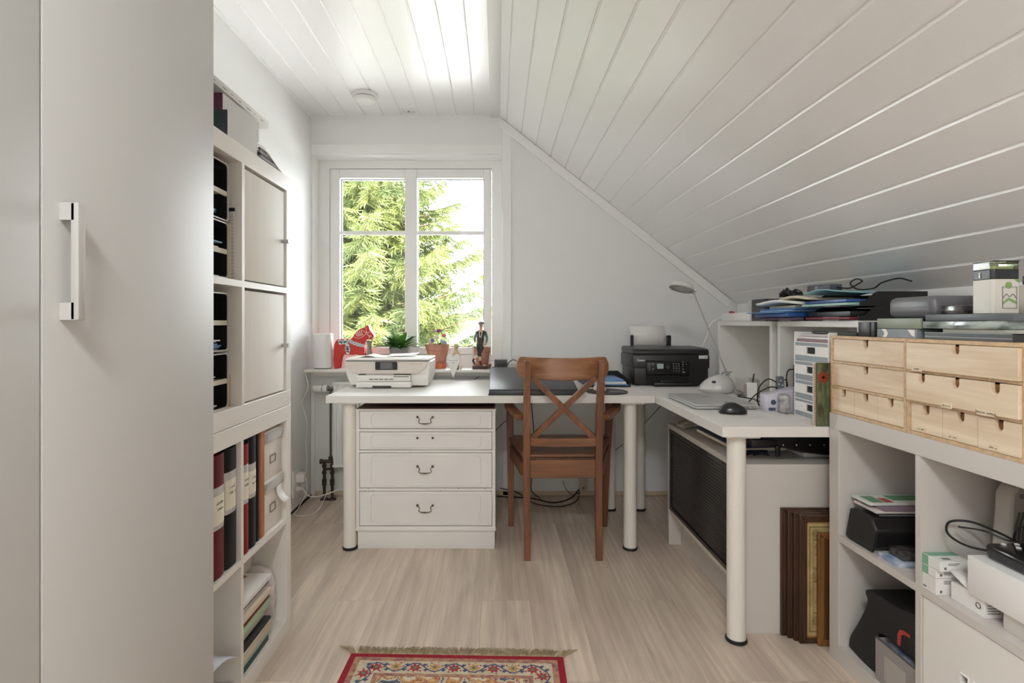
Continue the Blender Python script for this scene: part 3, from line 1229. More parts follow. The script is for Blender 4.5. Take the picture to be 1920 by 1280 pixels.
# ---- radiator under the sill with thermostat and pipes
TRD = thing('radiator', 'white panel radiator under the window sill, behind the desk leg', 'radiator', (-0.6, 3.31, 0.2))
b = N()
rx0, rx1 = -0.986, -0.10
nr = 26
pp = [(rx0, 3.375)]
for k in range(nr):
    a = rx0 + (rx1 - rx0) * k / nr
    w_ = (rx1 - rx0) / nr
    pp += [(a + w_ * 0.05, 3.270), (a + w_ * 0.55, 3.270), (a + w_ * 0.68, 3.277), (a + w_ * 0.92, 3.277)]
pp += [(rx1, 3.270), (rx1, 3.375)]
prism(b, pp, 'Z', 0.215, 0.70)
box(b, rx0 - 0.004, rx1 + 0.004, 3.266, 3.378, 0.70, 0.716, bev=0.003)
box(b, rx0 - 0.004, rx1 + 0.004, 3.266, 3.378, 0.203, 0.217, bev=0.003)
obj('panel', b, WHITE, TRD)
b = N()
cyl(b, (-1.11, 3.30, 0.672), (-1.060, 3.30, 0.672), 0.023, 0.026, 24)
cyl(b, (-1.060, 3.30, 0.672), (-1.054, 3.30, 0.672), 0.018, 0.018, 24)
cyl(b, (-1.054, 3.30, 0.672), (-1.028, 3.30, 0.672), 0.026, 0.024, 24)
obj('thermostat', b, PLAST, TRD)
b = N()
for z in (0.676, 0.668):
    box(b, -1.060, -1.054, 3.2765, 3.2775, z - 0.002, z + 0.002)
obj('thermostat_marks', b, BLACK, TRD)
b = N()
cyl(b, (-1.028, 3.30, 0.672), (-0.982, 3.30, 0.672), 0.009, n=16)
for x in (-1.022, -1.002, -0.99):
    cyl(b, (x - 0.004, 3.30, 0.672), (x + 0.004, 3.30, 0.672), 0.014, n=6)
cyl(b, (-1.010, 3.30, 0.672), (-1.010, 3.30, 0.24), 0.0065, n=14)
obj('valve_pipe', b, mat('pipe_steel', (120, 116, 112), 0.3, metal=0.8), TRD)
b = N()
CU = mat('old_pipe_metal', (86, 74, 66), 0.4, metal=0.7)
cyl(b, (-1.068, 3.30, 0.232), (-0.985, 3.30, 0.232), 0.011, n=16)
for x in (-1.068, -0.990):
    cyl(b, (x - 0.006, 3.30, 0.232), (x + 0.006, 3.30, 0.232), 0.016, n=6)
cyl(b, (-1.045, 3.30, 0.186), (-0.995, 3.30, 0.186), 0.008, n=16)
for x in (-1.048, -1.000):
    cyl(b, (x, 3.30, 0.235), (x, 3.30, 0.012), 0.0085, n=14)
    for z in (0.205, 0.165, 0.115, 0.095):
        cyl(b, (x, 3.30, z - 0.009), (x, 3.30, z + 0.009), 0.0135, n=6)
    lathe(b, [(0.0085, 0.012), (0.022, 0.009), (0.026, 0.0005), (0, 0.0005)], (x, 3.30, 0), 20)
cyl(b, (-1.010, 3.30, 0.228), (-1.010, 3.30, 0.262), 0.013, n=6)
obj('pipe_fittings', b, CU, TRD)
# ================================================================ left side: things in and on the cube units
def solid_thing(name, label, cat, bm, m, group=None, loc=None, **kw):
    """a thing that is one mesh, built in world coordinates"""
    o = obj(name, bm, m, None, **kw)
    return tag(o, label, cat, group)

INKG = mat('grey_ink', (120, 118, 116), 0.7)
BLUEP = mat('blue_plastic_sleeve', (96, 140, 196), 0.35)
LBLUE = mat('light_blue_sleeve', (150, 184, 214), 0.4)

# -- binders
def binder(label, y0, y1, h, x1, col, lab=None, labz=(0.55, 0.62), depth=0.285, curve=0.008):
    T = thing('ring_binder', label, 'binder', (x1 - depth / 2, (y0 + y1) / 2, 0.404), 0, 'ring binders on the lower left shelf')
    m = mat('binder_%d_%d_%d' % col, tuple(int(c * 0.88) for c in col), 0.5, bump=0.05, bscale=150, spec=0.3)
    b = N()
    z0, z1 = 0.4045, 0.4045 + h
    n = 6
    prof = [(x1 - depth, y0 + 0.002), (x1 - depth, y0 + 0.005), (x1 - 0.01, y0 + 0.003)]
    outer = []
    for k in range(n + 1):
        a = math.pi * k / n
        outer.append((x1 - curve + curve * math.sin(a), y0 + (y1 - y0) * (0.5 - 0.5 * math.cos(a))))
    inner = [(p[0] - 0.003, y0 + 0.003 + (p[1] - y0) * (y1 - y0 - 0.006) / (y1 - y0)) for p in reversed(outer)]
    pts = [(x1 - depth, y0)] + outer + [(x1 - depth, y1), (x1 - depth, y1 - 0.003)] + inner + [(x1 - depth, y0 + 0.003)]
    prism(b, pts, 'Z', z0, z1)
    obj('cover', b, m, T)
    b = N()
    box(b, x1 - depth + 0.01, x1 - 0.03, y0 + 0.005, y1 - 0.006, z0 + 0.006, z1 - 0.02)
    obj('pages', b, PAPER, T)
    if lab:
        for (za, zb, mm, ex) in ((labz[0] - 0.012, labz[1] + 0.022, mat('clear_pocket', (190, 186, 184), 0.25), 0.0006), (labz[0], labz[1], mat('cream_label', (226, 220, 202), 0.7), 0.0011)):
            b = N()
            sh = 0.12 if mm.name == 'cream_label' else 0.02
            pp = []
            for k in range(n + 1):
                a = math.pi * (sh + (1 - 2 * sh) * k / n)
                pp.append((x1 - curve + (curve + ex) * math.sin(a), y0 + (y1 - y0) * (0.5 - 0.5 * math.cos(a))))
            pp2 = [(p[0] - 0.0009, p[1]) for p in reversed(pp)]
            prism(b, pp + pp2, 'Z', za, zb)
            l = obj('spine_label' if ex > 0.001 else 'label_pocket', b, mm, T)
        for k, zz in enumerate((labz[1] - 0.02, labz[1] - 0.036)):
            scribble(T, (x1 + 0.0012, (y0 + y1) / 2, zz), (0, 1, 0), (y1 - y0) * 0.5, 0.007, INKG, int(y0 * 1000) + k, out=(0.0004, 0, 0))
    return T
binder('dark grey-black binder at the left end of the shelf row, beside the wardrobe', 1.352, 1.392, 0.322, -0.730, (52, 54, 54))
binder('dark red binder with a cream spine label, left of the thick black one', 1.395, 1.464, 0.322, -0.729, (112, 22, 36), True, (0.545, 0.622))
binder('thick black binder with a wide white spine label, left of the divider', 1.467, 1.533, 0.326, -0.729, (20, 21, 22), True, (0.565, 0.645))
binder('bright red slim binder with a pale label, right of the divider', 1.558, 1.604, 0.316, -0.728, (150, 12, 24), True, (0.562, 0.64))
binder('black binder with a handwritten white label, between the bright red and the navy one', 1.607, 1.655, 0.330, -0.729, (24, 26, 28), True, (0.565, 0.632))
binder('narrow navy blue binder without a label', 1.658, 1.684, 0.330, -0.733, (16, 22, 38))
b = N()
box(b, -1.00, -0.731, 1.687, 1.712, 0.4045, 0.737)
T = solid_thing('magazine_file', 'orange-brown card file between the navy binder and the white storage boxes', 'file', b, wood_mat('orange_card', (160, 96, 58), (196, 130, 84), 'Z', 0.6), bev=0.003)

# -- two stacked storage boxes with metal corners and label holders
def storage_box(label, z0, z1):
    T = thing('storage_box', label, 'box', (-0.9, 1.79, z0), 0, 'white lidded storage boxes')
    y0, y1, x0, x1 = 1.722, 1.864, -1.02, -0.739
    b = N()
    box(b, x0, x1, y0, y1, z0, z1 - 0.030, bev=0.002)
    obj('body', b, mat('box_white', (224, 219, 210), 0.5), T)
    b = N()
    box(b, x0 - 0.003, x1 + 0.004, y0 - 0.003, y1 + 0.003, z1 - 0.036, z1, bev=0.002)
    obj('lid', b, mat('box_white', (224, 219, 210), 0.5), T)
    b = N()
    box(b, x1 + 0.0005, x1 + 0.0065, y0 - 0.004, y1 + 0.004, z1 - 0.035, z1 - 0.004, bev=0.002)
    for y in (y0 + 0.004, y1 - 0.004):
        cyl(b, (x1 + 0.006, y, z1 - 0.018), (x1 + 0.009, y, z1 - 0.018), 0.0022, n=8)
    obj('metal_edge', b, mat('box_tin', (205, 205, 203), 0.25, metal=0.6), T)
    b = N()
    box(b, x1 - 0.030, x1 + 0.001, y0 - 0.0045, y0 - 0.0028, z1 - 0.036, z1 - 0.003)
    obj('leather_corner', b, mat('corner_brown', (150, 98, 72), 0.5), T)
    b = N()
    yc, zc_ = (y0 + y1) / 2 - 0.003, (z0 + z1) / 2 - 0.016
    for dy, dz, a, c in ((-0.020, 0, 0.002, 0.013), (0.020, 0, 0.002, 0.013), (0, -0.012, 0.020, 0.0016), (0, 0.012, 0.020, 0.0016)):
        box(b, x1, x1 + 0.0025, yc + dy - a, yc + dy + a, zc_ + dz - c, zc_ + dz + c)
    obj('label_holder', b, mat('holder_metal', (150, 144, 130), 0.4, metal=0.6), T)
    return T
storage_box('white lidded storage box with metal edge, resting on another one', 0.566, 0.724)
storage_box('white lidded storage box with metal edge and a paper slip hanging out, under another one', 0.4045, 0.5655)
b = N()
pts = [(-0.7325, 0.530), (-0.7315, 0.515), (-0.727, 0.50), (-0.718, 0.487), (-0.706, 0.478)]
for a, c in zip(pts, pts[1:]):
    quad(b, [(a[0], 1.805, a[1]), (a[0], 1.850, a[1]), (c[0], 1.850, c[1]), (c[0], 1.805, c[1])])
bmesh.ops.remove_doubles(b, verts=b.verts, dist=0.0005)
solid_thing('paper_slip', 'curled paper slip hanging from the lid of the lower storage box', 'paper', b, PAPER, solid=0.0008)

# -- grey coffee can shape above the binders (round clock edge)
b = N()
cyl(b, (-0.90, 1.735, 0.7375), (-0.90, 1.735, 0.7372 + 0.0), 0.001)
b.free()

# -- document trays in the upper unit's open column
def tray_rack(label, z0, h, sheets):
    T = thing('letter_tray', label, 'letter tray', (-0.9, 1.36, z0), 0, 'black letter trays in the upper left unit')
    x0, x1, y0, y1 = -1.02, -0.742, 1.230, 1.505
    b = N()
    o_ = rrect(y1 - y0, h, 0.014, 5, (y0 + y1) / 2, z0 + h / 2)
    i_ = rrect(y1 - y0 - 0.006, h - 0.006, 0.011, 5, (y0 + y1) / 2, z0 + h / 2)
    n = len(o_)
    def ringface(bm, A, B, xa, xb):
        va0 = [bm.verts.new((xa, *p)) for p in A]
        va1 = [bm.verts.new((xb, *p)) for p in A]
        vb0 = [bm.verts.new((xa, *p)) for p in B]
        vb1 = [bm.verts.new((xb, *p)) for p in B]
        for k in range(n):
            j = (k + 1) % n
            bm.faces.new((va0[k], va0[j], va1[j], va1[k]))
            bm.faces.new((vb0[k], vb0[j], vb1[j], vb1[k]))
            bm.faces.new((va0[k], va0[j], vb0[j], vb0[k]))
            bm.faces.new((va1[k], va1[j], vb1[j], vb1[k]))
    ringface(b, o_, i_, x0, x1 - 0.004)
    box(b, x0, x0 + 0.003, y0 + 0.006, y1 - 0.006, z0 + 0.006, z0 + h - 0.006)
    obj('shell', b, mat('tray_black', (16, 16, 17), 0.4), T)
    b = N()
    ringface(b, o_, i_, x1 - 0.0039, x1)
    obj('chrome_rim', b, mat('tray_rim', (200, 196, 186), 0.3, metal=0.3), T)
    b = N()
    box(b, x0 + 0.003, x1 - 0.006, y0 + 0.003, y1 - 0.003, z0 + h * 0.5 - 0.002, z0 + h * 0.5 + 0.002)
    box(b, x1 - 0.010, x1 - 0.004, y0 + 0.003, y1 - 0.003, z0 + h * 0.5 - 0.009, z0 + h * 0.5 + 0.004)
    obj('tray_shelf', b, mat('tray_rim_cream', (205, 200, 182), 0.45), T)
    rr = random.Random(int(z0 * 1000))
    for (lev, cnt, cols) in sheets:
        zb = z0 + 0.0035 if lev == 0 else z0 + h * 0.5 + 0.0045
        for k in range(cnt):
            b = N()
            e = rr.uniform(0.0, 0.055)
            zz = zb + k * 0.0048
            t_ = 0.0032
            box(b, x0 + 0.02, x1 - 0.004 - rr.uniform(0.0, 0.03), y0 + 0.012, y1 - 0.012 - e, zz, zz + t_)
            solid_thing('document', DOCL.pop(0), 'papers', b, cols[k % len(cols)], 'documents in the letter trays')
    return T
DOCL = []
W_, B_, L_ = PAPER, BLUEP, LBLUE
def rack(k, *a):
    DOCL[:] = ['thin document number %s from the bottom in the %s black letter tray rack' % (n, ('topmost', 'second', 'third', 'lowest')[k]) for n in ('one', 'two', 'three', 'four', 'five', 'six', 'seven', 'eight')]
    tray_rack(*a)
rack(0, 'black letter tray rack with a chrome rim, topmost of four', 1.352, 0.158, [(0, 6, [L_, B_, W_, L_, B_, L_]), (1, 1, [W_])])
rack(1, 'black letter tray rack with a chrome rim, second from the top', 1.1955, 0.152, [(0, 1, [W_]), (1, 5, [W_, W_, B_, L_, L_])])
rack(2, 'black letter tray rack with a chrome rim, third from the top, blue sleeves inside', 0.997, 0.158, [(0, 6, [B_, L_, B_, B_, L_, W_])])
rack(3, 'black letter tray rack with a chrome rim, lowest of four', 0.841, 0.150, [(0, 4, [W_, W_, L_, W_]), (1, 2, [W_, W_])])
# clipboard and papers standing beside the trays
b = N()
box(b, -0.95, -0.738, 1.526, 1.529, 1.196, 1.386)
T = solid_thing('notepad', 'white squared notepad with a black binding standing beside the upper tray racks', 'notepad', b, mat('squared_paper', (206, 202, 198), 0.7))
b = N()
box(b, -0.951, -0.737, 1.525, 1.530, 1.386, 1.396)
obj('binding', b, BLACK, T)
b = N()
for k in range(18):
    box(b, -0.80, -0.7385, 1.5252, 1.5259, 1.20 + k * 0.010, 1.2008 + k * 0.010)
obj('squares', b, INKG, T)['kind'] = 'stuff'
b = N()
box(b, -0.97, -0.742, 1.514, 1.516, 1.196, 1.350)
solid_thing('envelope', 'cream envelope standing between the tray racks and the squared notepad', 'envelope', b, mat('cream_paper', (218, 208, 186), 0.7))
b = N()
box(b, -0.97, -0.742, 1.516, 1.5175, 0.841, 0.930)
solid_thing('envelope', 'small beige envelope standing beside the lowest tray rack', 'envelope', b, mat('beige_paper', (212, 186, 160), 0.7))

# -- lower row: pile of papers and folders in the far cell
pile = [((52, 74, 84), 0.012, 0.24), ((166, 186, 166), 0.010, 0.25), ((206, 190, 176), 0.014, 0.245), ((222, 214, 196), 0.006, 0.25), ((30, 30, 34), 0.006, 0.235),
        ((206, 200, 188), 0.012, 0.24), ((210, 198, 150), 0.008, 0.25), ((168, 190, 158), 0.014, 0.24), ((128, 14, 20), 0.010, 0.245), ((216, 200, 176), 0.010, 0.235),
        ((226, 224, 224), 0.005, 0.25), ((46, 54, 72), 0.009, 0.25), ((232, 230, 228), 0.010, 0.25)]
pname = ['dark teal folder at the very bottom of the paper pile', 'pale green folder second from the bottom of the paper pile', 'beige stapled booklet above the pale green folder',
         'cream sheet of card in the lower half of the paper pile', 'thin black folder in the middle of the paper pile', 'grey-white bundle of sheets above the thin black folder',
         'straw yellow folder in the paper pile', 'sage green folder under the dark red one', 'dark red folder in the upper part of the paper pile', 'cream booklet above the dark red folder',
         'white sheets under the slate blue folder', 'slate blue folder just under the top magazine', 'magazine with a wooden plank picture on its cover, on top of the pile']
z = 0.0502
rr = random.Random(11)
for (c, t_, w), lb in zip(pile, pname):
    b = N()
    x0 = -1.03 + rr.uniform(0, 0.02)
    x1 = -0.738 + rr.uniform(-0.012, 0.010)
    a = rr.uniform(-0.06, 0.05)
    ya, yb = 1.562, 1.562 + w - 0.035
    tt = t_ * 1.58
    box(b, x0, x1, ya, yb + rr.uniform(-0.02, 0.0), z, z + tt, bev=min(0.0012, tt / 3))
    xf(b, b.verts, (0, 0, 0), None)
    o = solid_thing('folder' if 'folder' in lb else 'magazine' if 'magazine' in lb else 'booklet', lb, 'folder' if 'folder' in lb else 'papers', b, mat('pile_%d_%d_%d' % c, c, 0.6), 'pile of papers in the lower left shelf')
    z += tt + 0.0012
topz = z - 0.0012
b = N()
box(b, -0.95, -0.80, 1.60, 1.74, topz + 0.0002, topz + 0.0012)
obj('cover_picture', b, wood_mat('plank_picture', (110, 60, 34), (186, 128, 84), 'X', 0.5, 1.5), o)
# white plastic bag squeezed in beside the pile
b = N()
nx, nz = 10, 14
g = {}
for i in range(nx + 1):
    for j in range(nz + 1):
        u, v = i / nx, j / nz
        x = -1.0 + 0.255 * u
        zz = 0.052 + 0.20 * v
        y = 1.836 + 0.014 * math.sin(v * 5 + u * 3) - 0.010 * v + 0.022 * mnoise.noise(Vector((u * 7, v * 7, 2)))
        x -= 0.05 * (2 * v - 1) ** 4 * u
        g[i, j] = b.verts.new((x, min(y, 1.862), zz))
for i in range(nx):
    for j in range(nz):
        b.faces.new((g[i, j], g[i + 1, j], g[i + 1, j + 1], g[i, j + 1])).smooth = True
solid_thing('plastic_bag', 'crumpled milky plastic bag squeezed beside the paper pile', 'bag', b, mat('milky_plastic', (222, 214, 212), 0.35), solid=0.004)
# brown card box with a round emblem standing behind the pile
b = N()
box(b, -1.05, -0.812, 1.600, 1.800, topz + 0.0016, 0.375, bev=0.001)
T = solid_thing('carton', 'pale carton with a small round dark emblem lying at the back on the paper pile', 'box', b, mat('pale_card', (196, 188, 178), 0.7))
b = N()
cyl(b, (-0.812, 1.760, 0.343), (-0.8105, 1.760, 0.343), 0.016, n=28)
e = obj('emblem', b, mat('emblem_dark', (58, 40, 52), 0.6), T)
b = N()
cyl(b, (-0.8104, 1.760, 0.343), (-0.8098, 1.760, 0.343), 0.010, n=24)
e2 = obj('emblem_centre', b, mat('emblem_pale', (190, 182, 178), 0.6), T)
b = N()
for dy, dz, r_ in ((0.003, 0.003, 0.005), (-0.005, -0.003, 0.004), (0.004, -0.006, 0.003)):
    cyl(b, (-0.8097, 1.760 + dy, 0.343 + dz), (-0.8092, 1.760 + dy, 0.343 + dz), r_ * 0.75, n=12)
obj('emblem_print', b, mat('emblem_dark', (58, 40, 52), 0.6), T)

# near lower cell: loose sheets bending over a roll
def sheet(label, f, nu=12, nv=4, m=PAPER, th=0.0006):
    b = N()
    g = {}
    for i in range(nu + 1):
        for j in range(nv + 1):
            g[i, j] = b.verts.new(f(i / nu, j / nv))
    for i in range(nu):
        for j in range(nv):
            b.faces.new((g[i, j], g[i + 1, j], g[i + 1, j + 1], g[i, j + 1])).smooth = True
    return solid_thing('paper_sheet', label, 'paper', b, m, solid=th)
b = N()
prof = [(-0.98 , 1.30), (-0.73, 1.30)]
cyl(b, (-1.02, 1.33, 0.076), (-0.745, 1.33, 0.076), 0.0255, n=20)
box(b, -1.05, -0.73, 1.45, 1.522, 0.0502, 0.058)
b.free()
b = N()
box(b, -1.03, -0.735, 1.20, 1.42, 0.0502, 0.070, bev=0.002)
solid_thing('booklet', 'pale booklet lying at the bottom of the near lower compartment', 'papers', b, PAPER)
b = N()
box(b, -1.03, -0.745, 1.424, 1.535, 0.0502, 0.060, bev=0.002, rot=(0, 0, 0))
solid_thing('booklet', 'thin white booklet beside the divider in the near lower compartment', 'papers', b, mat('white_cover', (228, 226, 226), 0.6))
sheet('large pale blue-white sheet arching out of the near lower compartment', lambda u, v: (-1.00 + 0.285 * v, 1.19 + 0.340 * u, 0.073 + 0.13 * math.sin(math.pi * (0.10 + 0.78 * u)) ** 0.8 + 0.02 * u - 0.02 * v), m=mat('bluish_paper', (206, 210, 218), 0.6))
b = N()
tube(b, [(-1.06, 1.46, 0.255), (-0.90, 1.46, 0.250)], 0.020, 16)
solid_thing('paper_roll', 'small white paper roll lying on the arching sheet in the near lower compartment', 'paper roll', b, PAPER)

# -- things on top of the upper unit
FB = mat('file_box_grey', (208, 206, 202), 0.5)
def file_box(label, x0, x1, y0, y1, z0, z1, endcol):
    T = thing('file_box', label, 'box', ((x0 + x1) / 2, (y0 + y1) / 2, z0), 0, 'file boxes on top of the left unit')
    b = N()
    box(b, x0, x1, y0 + 0.002, y1, z0, z0 + 0.002)
    box(b, x0, x0 + 0.002, y0 + 0.002, y1, z0 + 0.002, z1)
    box(b, x1 - 0.002, x1, y0 + 0.002, y1, z0 + 0.002, z1)
    box(b, x0 + 0.002, x1 - 0.002, y1 - 0.002, y1, z0 + 0.002, z1)
    obj('shell', b, FB, T)
    b = N()
    box(b, x0, x1, y0, y0 + 0.0019, z0, z1)
    obj('printed_end', b, endcol, T)
    b = N()
    for k in range(6):
        box(b, x0 + 0.004 + k * 0.003, x0 + 0.0065 + k * 0.003, y0 + 0.004, y1 - 0.006 - 0.004 * (k % 2), z0 + 0.0025, z1 - 0.004 - 0.003 * (k % 3))
    p_ = obj('papers', b, PAPER, T)
    p_['kind'] = 'stuff'
    return T
PUR = mat('purple_print', (92, 52, 92), 0.45, col2=(34, 66, 56), vscale=14)
MAR = mat('maroon_print', (112, 50, 72), 0.45, col2=(60, 40, 66), vscale=14)
file_box('grey-white file box with a purple and green end, in front on the unit', -0.868, -0.742, 1.496, 1.683, 1.5785, 1.660, PUR)
file_box('cream file box with a maroon end, stacked on the purple-ended one', -0.880, -0.772, 1.529, 1.764, 1.6605, 1.7205, MAR)
b = N()
box(b, -1.10, -0.885, 1.40, 1.88, 1.5785, 1.7445, bev=0.002)
solid_thing('flat_carton', 'long white carton against the wall, behind the file boxes', 'box', b, mat('carton_white', (222, 219, 215), 0.6, var=0.05, vscale=20), 'things on top of the left unit')
T = thing('flat_carton', 'long thin white carton with faint print lying on top of everything', 'box', (-0.92, 1.6, 1.745), 0, 'things on top of the left unit')
b = N()
box(b, -1.06, -0.792, 1.35, 1.885, 1.745, 1.768, bev=0.001)
obj('carton', b, mat('carton_white', (222, 219, 215), 0.6, var=0.05, vscale=20), T)
b = N()
rr = random.Random(8)
for k in range(9):
    y = 1.42 + k * 0.05
    box(b, -0.7918, -0.7912, y, y + rr.uniform(0.006, 0.03), 1.753, 1.755)
obj('faint_print', b, INKG, T)
for k in range(5):
    b = N()
    box(b, -0.95, -0.732 - 0.003 * k, 1.690 + 0.004 * k, 1.820 - 0.012 * k, 1.5785 + 0.0095 * k, 1.5865 + 0.0095 * k, bev=0.0006, seg=1)
    solid_thing('booklet', '%s dark booklet of the small stack at the end of the file boxes' % ('lowest', 'second lowest', 'middle', 'second highest', 'topmost')[k], 'papers', b,
                mat('dark_booklet' if k % 2 == 0 else 'grey_booklet', (62, 54, 50) if k % 2 == 0 else (150, 144, 140), 0.6), 'things on top of the left unit')
sheet('white printed leaflet standing askew behind the dark booklet stack', lambda u, v: (-0.745 - 0.03 * v, 1.690 + 0.115 * u, 1.612 + (0.055 + 0.012 * math.cos(u * 4)) * v), 8, 4)
sheet('white leaflet sliding off the stack towards the window', lambda u, v: (-0.735 - 0.05 * v, 1.755 + 0.125 * u, 1.618 - 0.036 * u ** 0.8 + 0.020 * v), 8, 3)
sheet('thin cream leaflet under the sliding white one', lambda u, v: (-0.760 - 0.06 * v, 1.77 + 0.105 * u, 1.636 - 0.030 * u ** 0.8 + 0.010 * v), 8, 3, mat('cream_paper', (218, 208, 186), 0.7))

# -- socket with two white plugs on the left wall
T = thing('power_socket', 'white double wall socket with two plugs low on the left wall', 'socket', (XL, 3.11, 0.15))
b = N()
box(b, XL, XL + 0.012, 3.055, 3.165, 0.085, 0.235, bev=0.003)
obj('plate', b, PLAST, T)
b = N()
box(b, XL + 0.012, XL + 0.060, 3.085, 3.135, 0.165, 0.215, bev=0.006)
obj('charger', b, PLAST, T)
b = N()
cyl(b, (XL + 0.012, 3.11, 0.125), (XL + 0.045, 3.11, 0.125), 0.017, 0.014, 18)
obj('plug', b, PLAST, T)
b = N()
tube(b, smooth_path([(XL + 0.060, 3.11, 0.185), (XL + 0.075, 3.09, 0.12), (XL + 0.04, 3.06, 0.035), (XL + 0.03, 3.02, 0.008), (-1.04, 3.02, 0.006), (-1.0, 3.08, 0.03), (-0.985, 3.13, 0.085), (-0.985, 3.16, 0.10)], 8), 0.0018, 6)
solid_thing('cable', 'thin white cable looping from the wall socket down to the floor', 'cable', b, CABLEW)
b = N()
tube(b, smooth_path([(XL + 0.045, 3.11, 0.125), (-1.08, 3.12, 0.080), (-1.02, 3.13, 0.075), (-0.90, 3.17, 0.105), (-0.78, 3.20, 0.115), (-0.72, 3.22, 0.10)], 8), 0.0032, 8)
solid_thing('cable', 'thick white mains cable running from the socket behind the desk leg', 'cable', b, CABLEW)
b = N()
tube(b, smooth_path([(-1.138, 3.238, 0.791), (-1.138, 3.232, 0.762), (-1.12, 3.225, 0.70), (-1.135, 3.21, 0.64), (-1.148, 3.20, 0.60), (-1.132, 3.20, 0.54), (-1.115, 3.20, 0.47), (-1.125, 3.20, 0.38), (-1.115, 3.19, 0.28), (XL + 0.055, 3.13, 0.215)], 8), 0.0018, 6)
solid_thing('cable', 'thin white router cable hanging from the sill down to the socket', 'cable', b, CABLEW)

# -- smoke detector and small vent plate on the ceiling
T = thing('smoke_detector', 'round white smoke detector on the flat ceiling', 'smoke detector', (-0.745, 3.07, ZC - 0.045))
b = N()
lathe(b, [(0, 0.0), (0.045, 0.002), (0.058, 0.010), (0.062, 0.022), (0, 0.022)], (-0.745, 3.07, ZC - 0.045), 40)
obj('cover', b, PLAST, T)
b = N()
lathe(b, [(0, 0.0225), (0.058, 0.0225), (0.058, 0.026), (0, 0.026)], (-0.745, 3.07, ZC - 0.045), 40)
obj('vent_gap', b, DKGREY, T)
b = N()
lathe(b, [(0, 0.0265), (0.068, 0.0265), (0.072, 0.030), (0.072, 0.0445), (0, 0.0445)], (-0.745, 3.07, ZC - 0.045), 40)
obj('base', b, PLAST, T)
T = thing('ceiling_plate', 'small rectangular white plate with screws on the ceiling by the window', 'plate', (-0.535, 3.30, ZC - 0.004))
b = N()
box(b, -0.578, -0.494, 3.275, 3.330, ZC - 0.007, ZC - 0.0002, bev=0.001)
obj('plate', b, PLAST, T)
b = N()
for x in (-0.566, -0.506):
    cyl(b, (x, 3.30, ZC - 0.008), (x, 3.30, ZC - 0.0071), 0.003, n=10)
cyl(b, (-0.536, 3.30, ZC - 0.008), (-0.536, 3.30, ZC - 0.0071), 0.008, n=16)
obj('screw', b, MIDGREY, T)

# glowing fixture for the overhead fill, added out of view to brighten the room
T = thing('fill_lamp', 'round white fill lamp added unseen above the camera', 'lamp', (-0.16, -0.6, ZC - 0.09))
b = N()
lathe(b, [(0, 0.085), (0.15, 0.085), (0.25, 0.06), (0.26, 0.03), (0.25, 0.03), (0.24, 0.05), (0, 0.06)], (-0.16, -0.6, ZC - 0.09), 40)
obj('housing', b, PLAST, T)
b = N()
lathe(b, [(0, 0.004), (0.235, 0.004), (0.24, 0.03), (0.235, 0.03), (0, 0.012)], (-0.16, -0.6, ZC - 0.09), 40)
obj('diffuser', b, mat('fill_diffuser', (240, 240, 238), 0.5, emit=((255, 250, 244), 6.0)), T)
# ================================================================ on the window sill
SZ = 0.7925
def skin_figure(name, nodes, edges, mats, seg_mat, parent, sub=1):
    """one continuous skinned body; each face takes the material of its nearest limb"""
    me = bpy.data.meshes.new(name)
    me.from_pydata([n[0] for n in nodes], edges, [])
    o = bpy.data.objects.new(name, me)
    COL.objects.link(o)
    m = o.modifiers.new('skin', 'SKIN')
    for i, n in enumerate(nodes):
        r = n[1]
        me.skin_vertices[0].data[i].radius = r if isinstance(r, tuple) else (r, r)
    me.skin_vertices[0].data[0].use_root = True
    s = o.modifiers.new('sub', 'SUBSURF')
    s.levels = sub
    s.render_levels = sub
    dg = bpy.context.evaluated_depsgraph_get()
    me2 = bpy.data.meshes.new_from_object(o.evaluated_get(dg))
    bpy.data.objects.remove(o)
    for mm in mats:
        me2.materials.append(mm)
    for p in me2.polygons:
        best = None
        for e, mi in zip(edges, seg_mat):
            a, b = Vector(nodes[e[0]][0]), Vector(nodes[e[1]][0])
            ab = b - a
            t = max(0, min(1, (p.center - a).dot(ab) / max(ab.length_squared, 1e-12)))
            d = (p.center - (a + ab * t)).length
            if best is None or d < best[0]:
                best = (d, mi)
        p.material_index = best[1]
        p.use_smooth = True
    if parent is not None:
        me2.transform(Matrix.Translation(-parent_world(parent)))
    o2 = bpy.data.objects.new(name, me2)
    COL.objects.link(o2)
    o2.parent = parent
    return o2

T = thing('wifi_router', 'tall white rounded router at the left end of the window sill', 'router', (-1.066, 3.335, SZ))
b = N()
prism(b, rrect(0.112, 0.112, 0.042, 8, -1.066, 3.335), 'Z', SZ + 0.005, SZ + 0.214, smooth=False)
obj('body', b, PLAST, T, bev=0.004)
b = N()
prism(b, rrect(0.100, 0.100, 0.038, 8, -1.066, 3.335), 'Z', SZ + 0.0002, SZ + 0.0048)
obj('foot', b, MIDGREY, T)

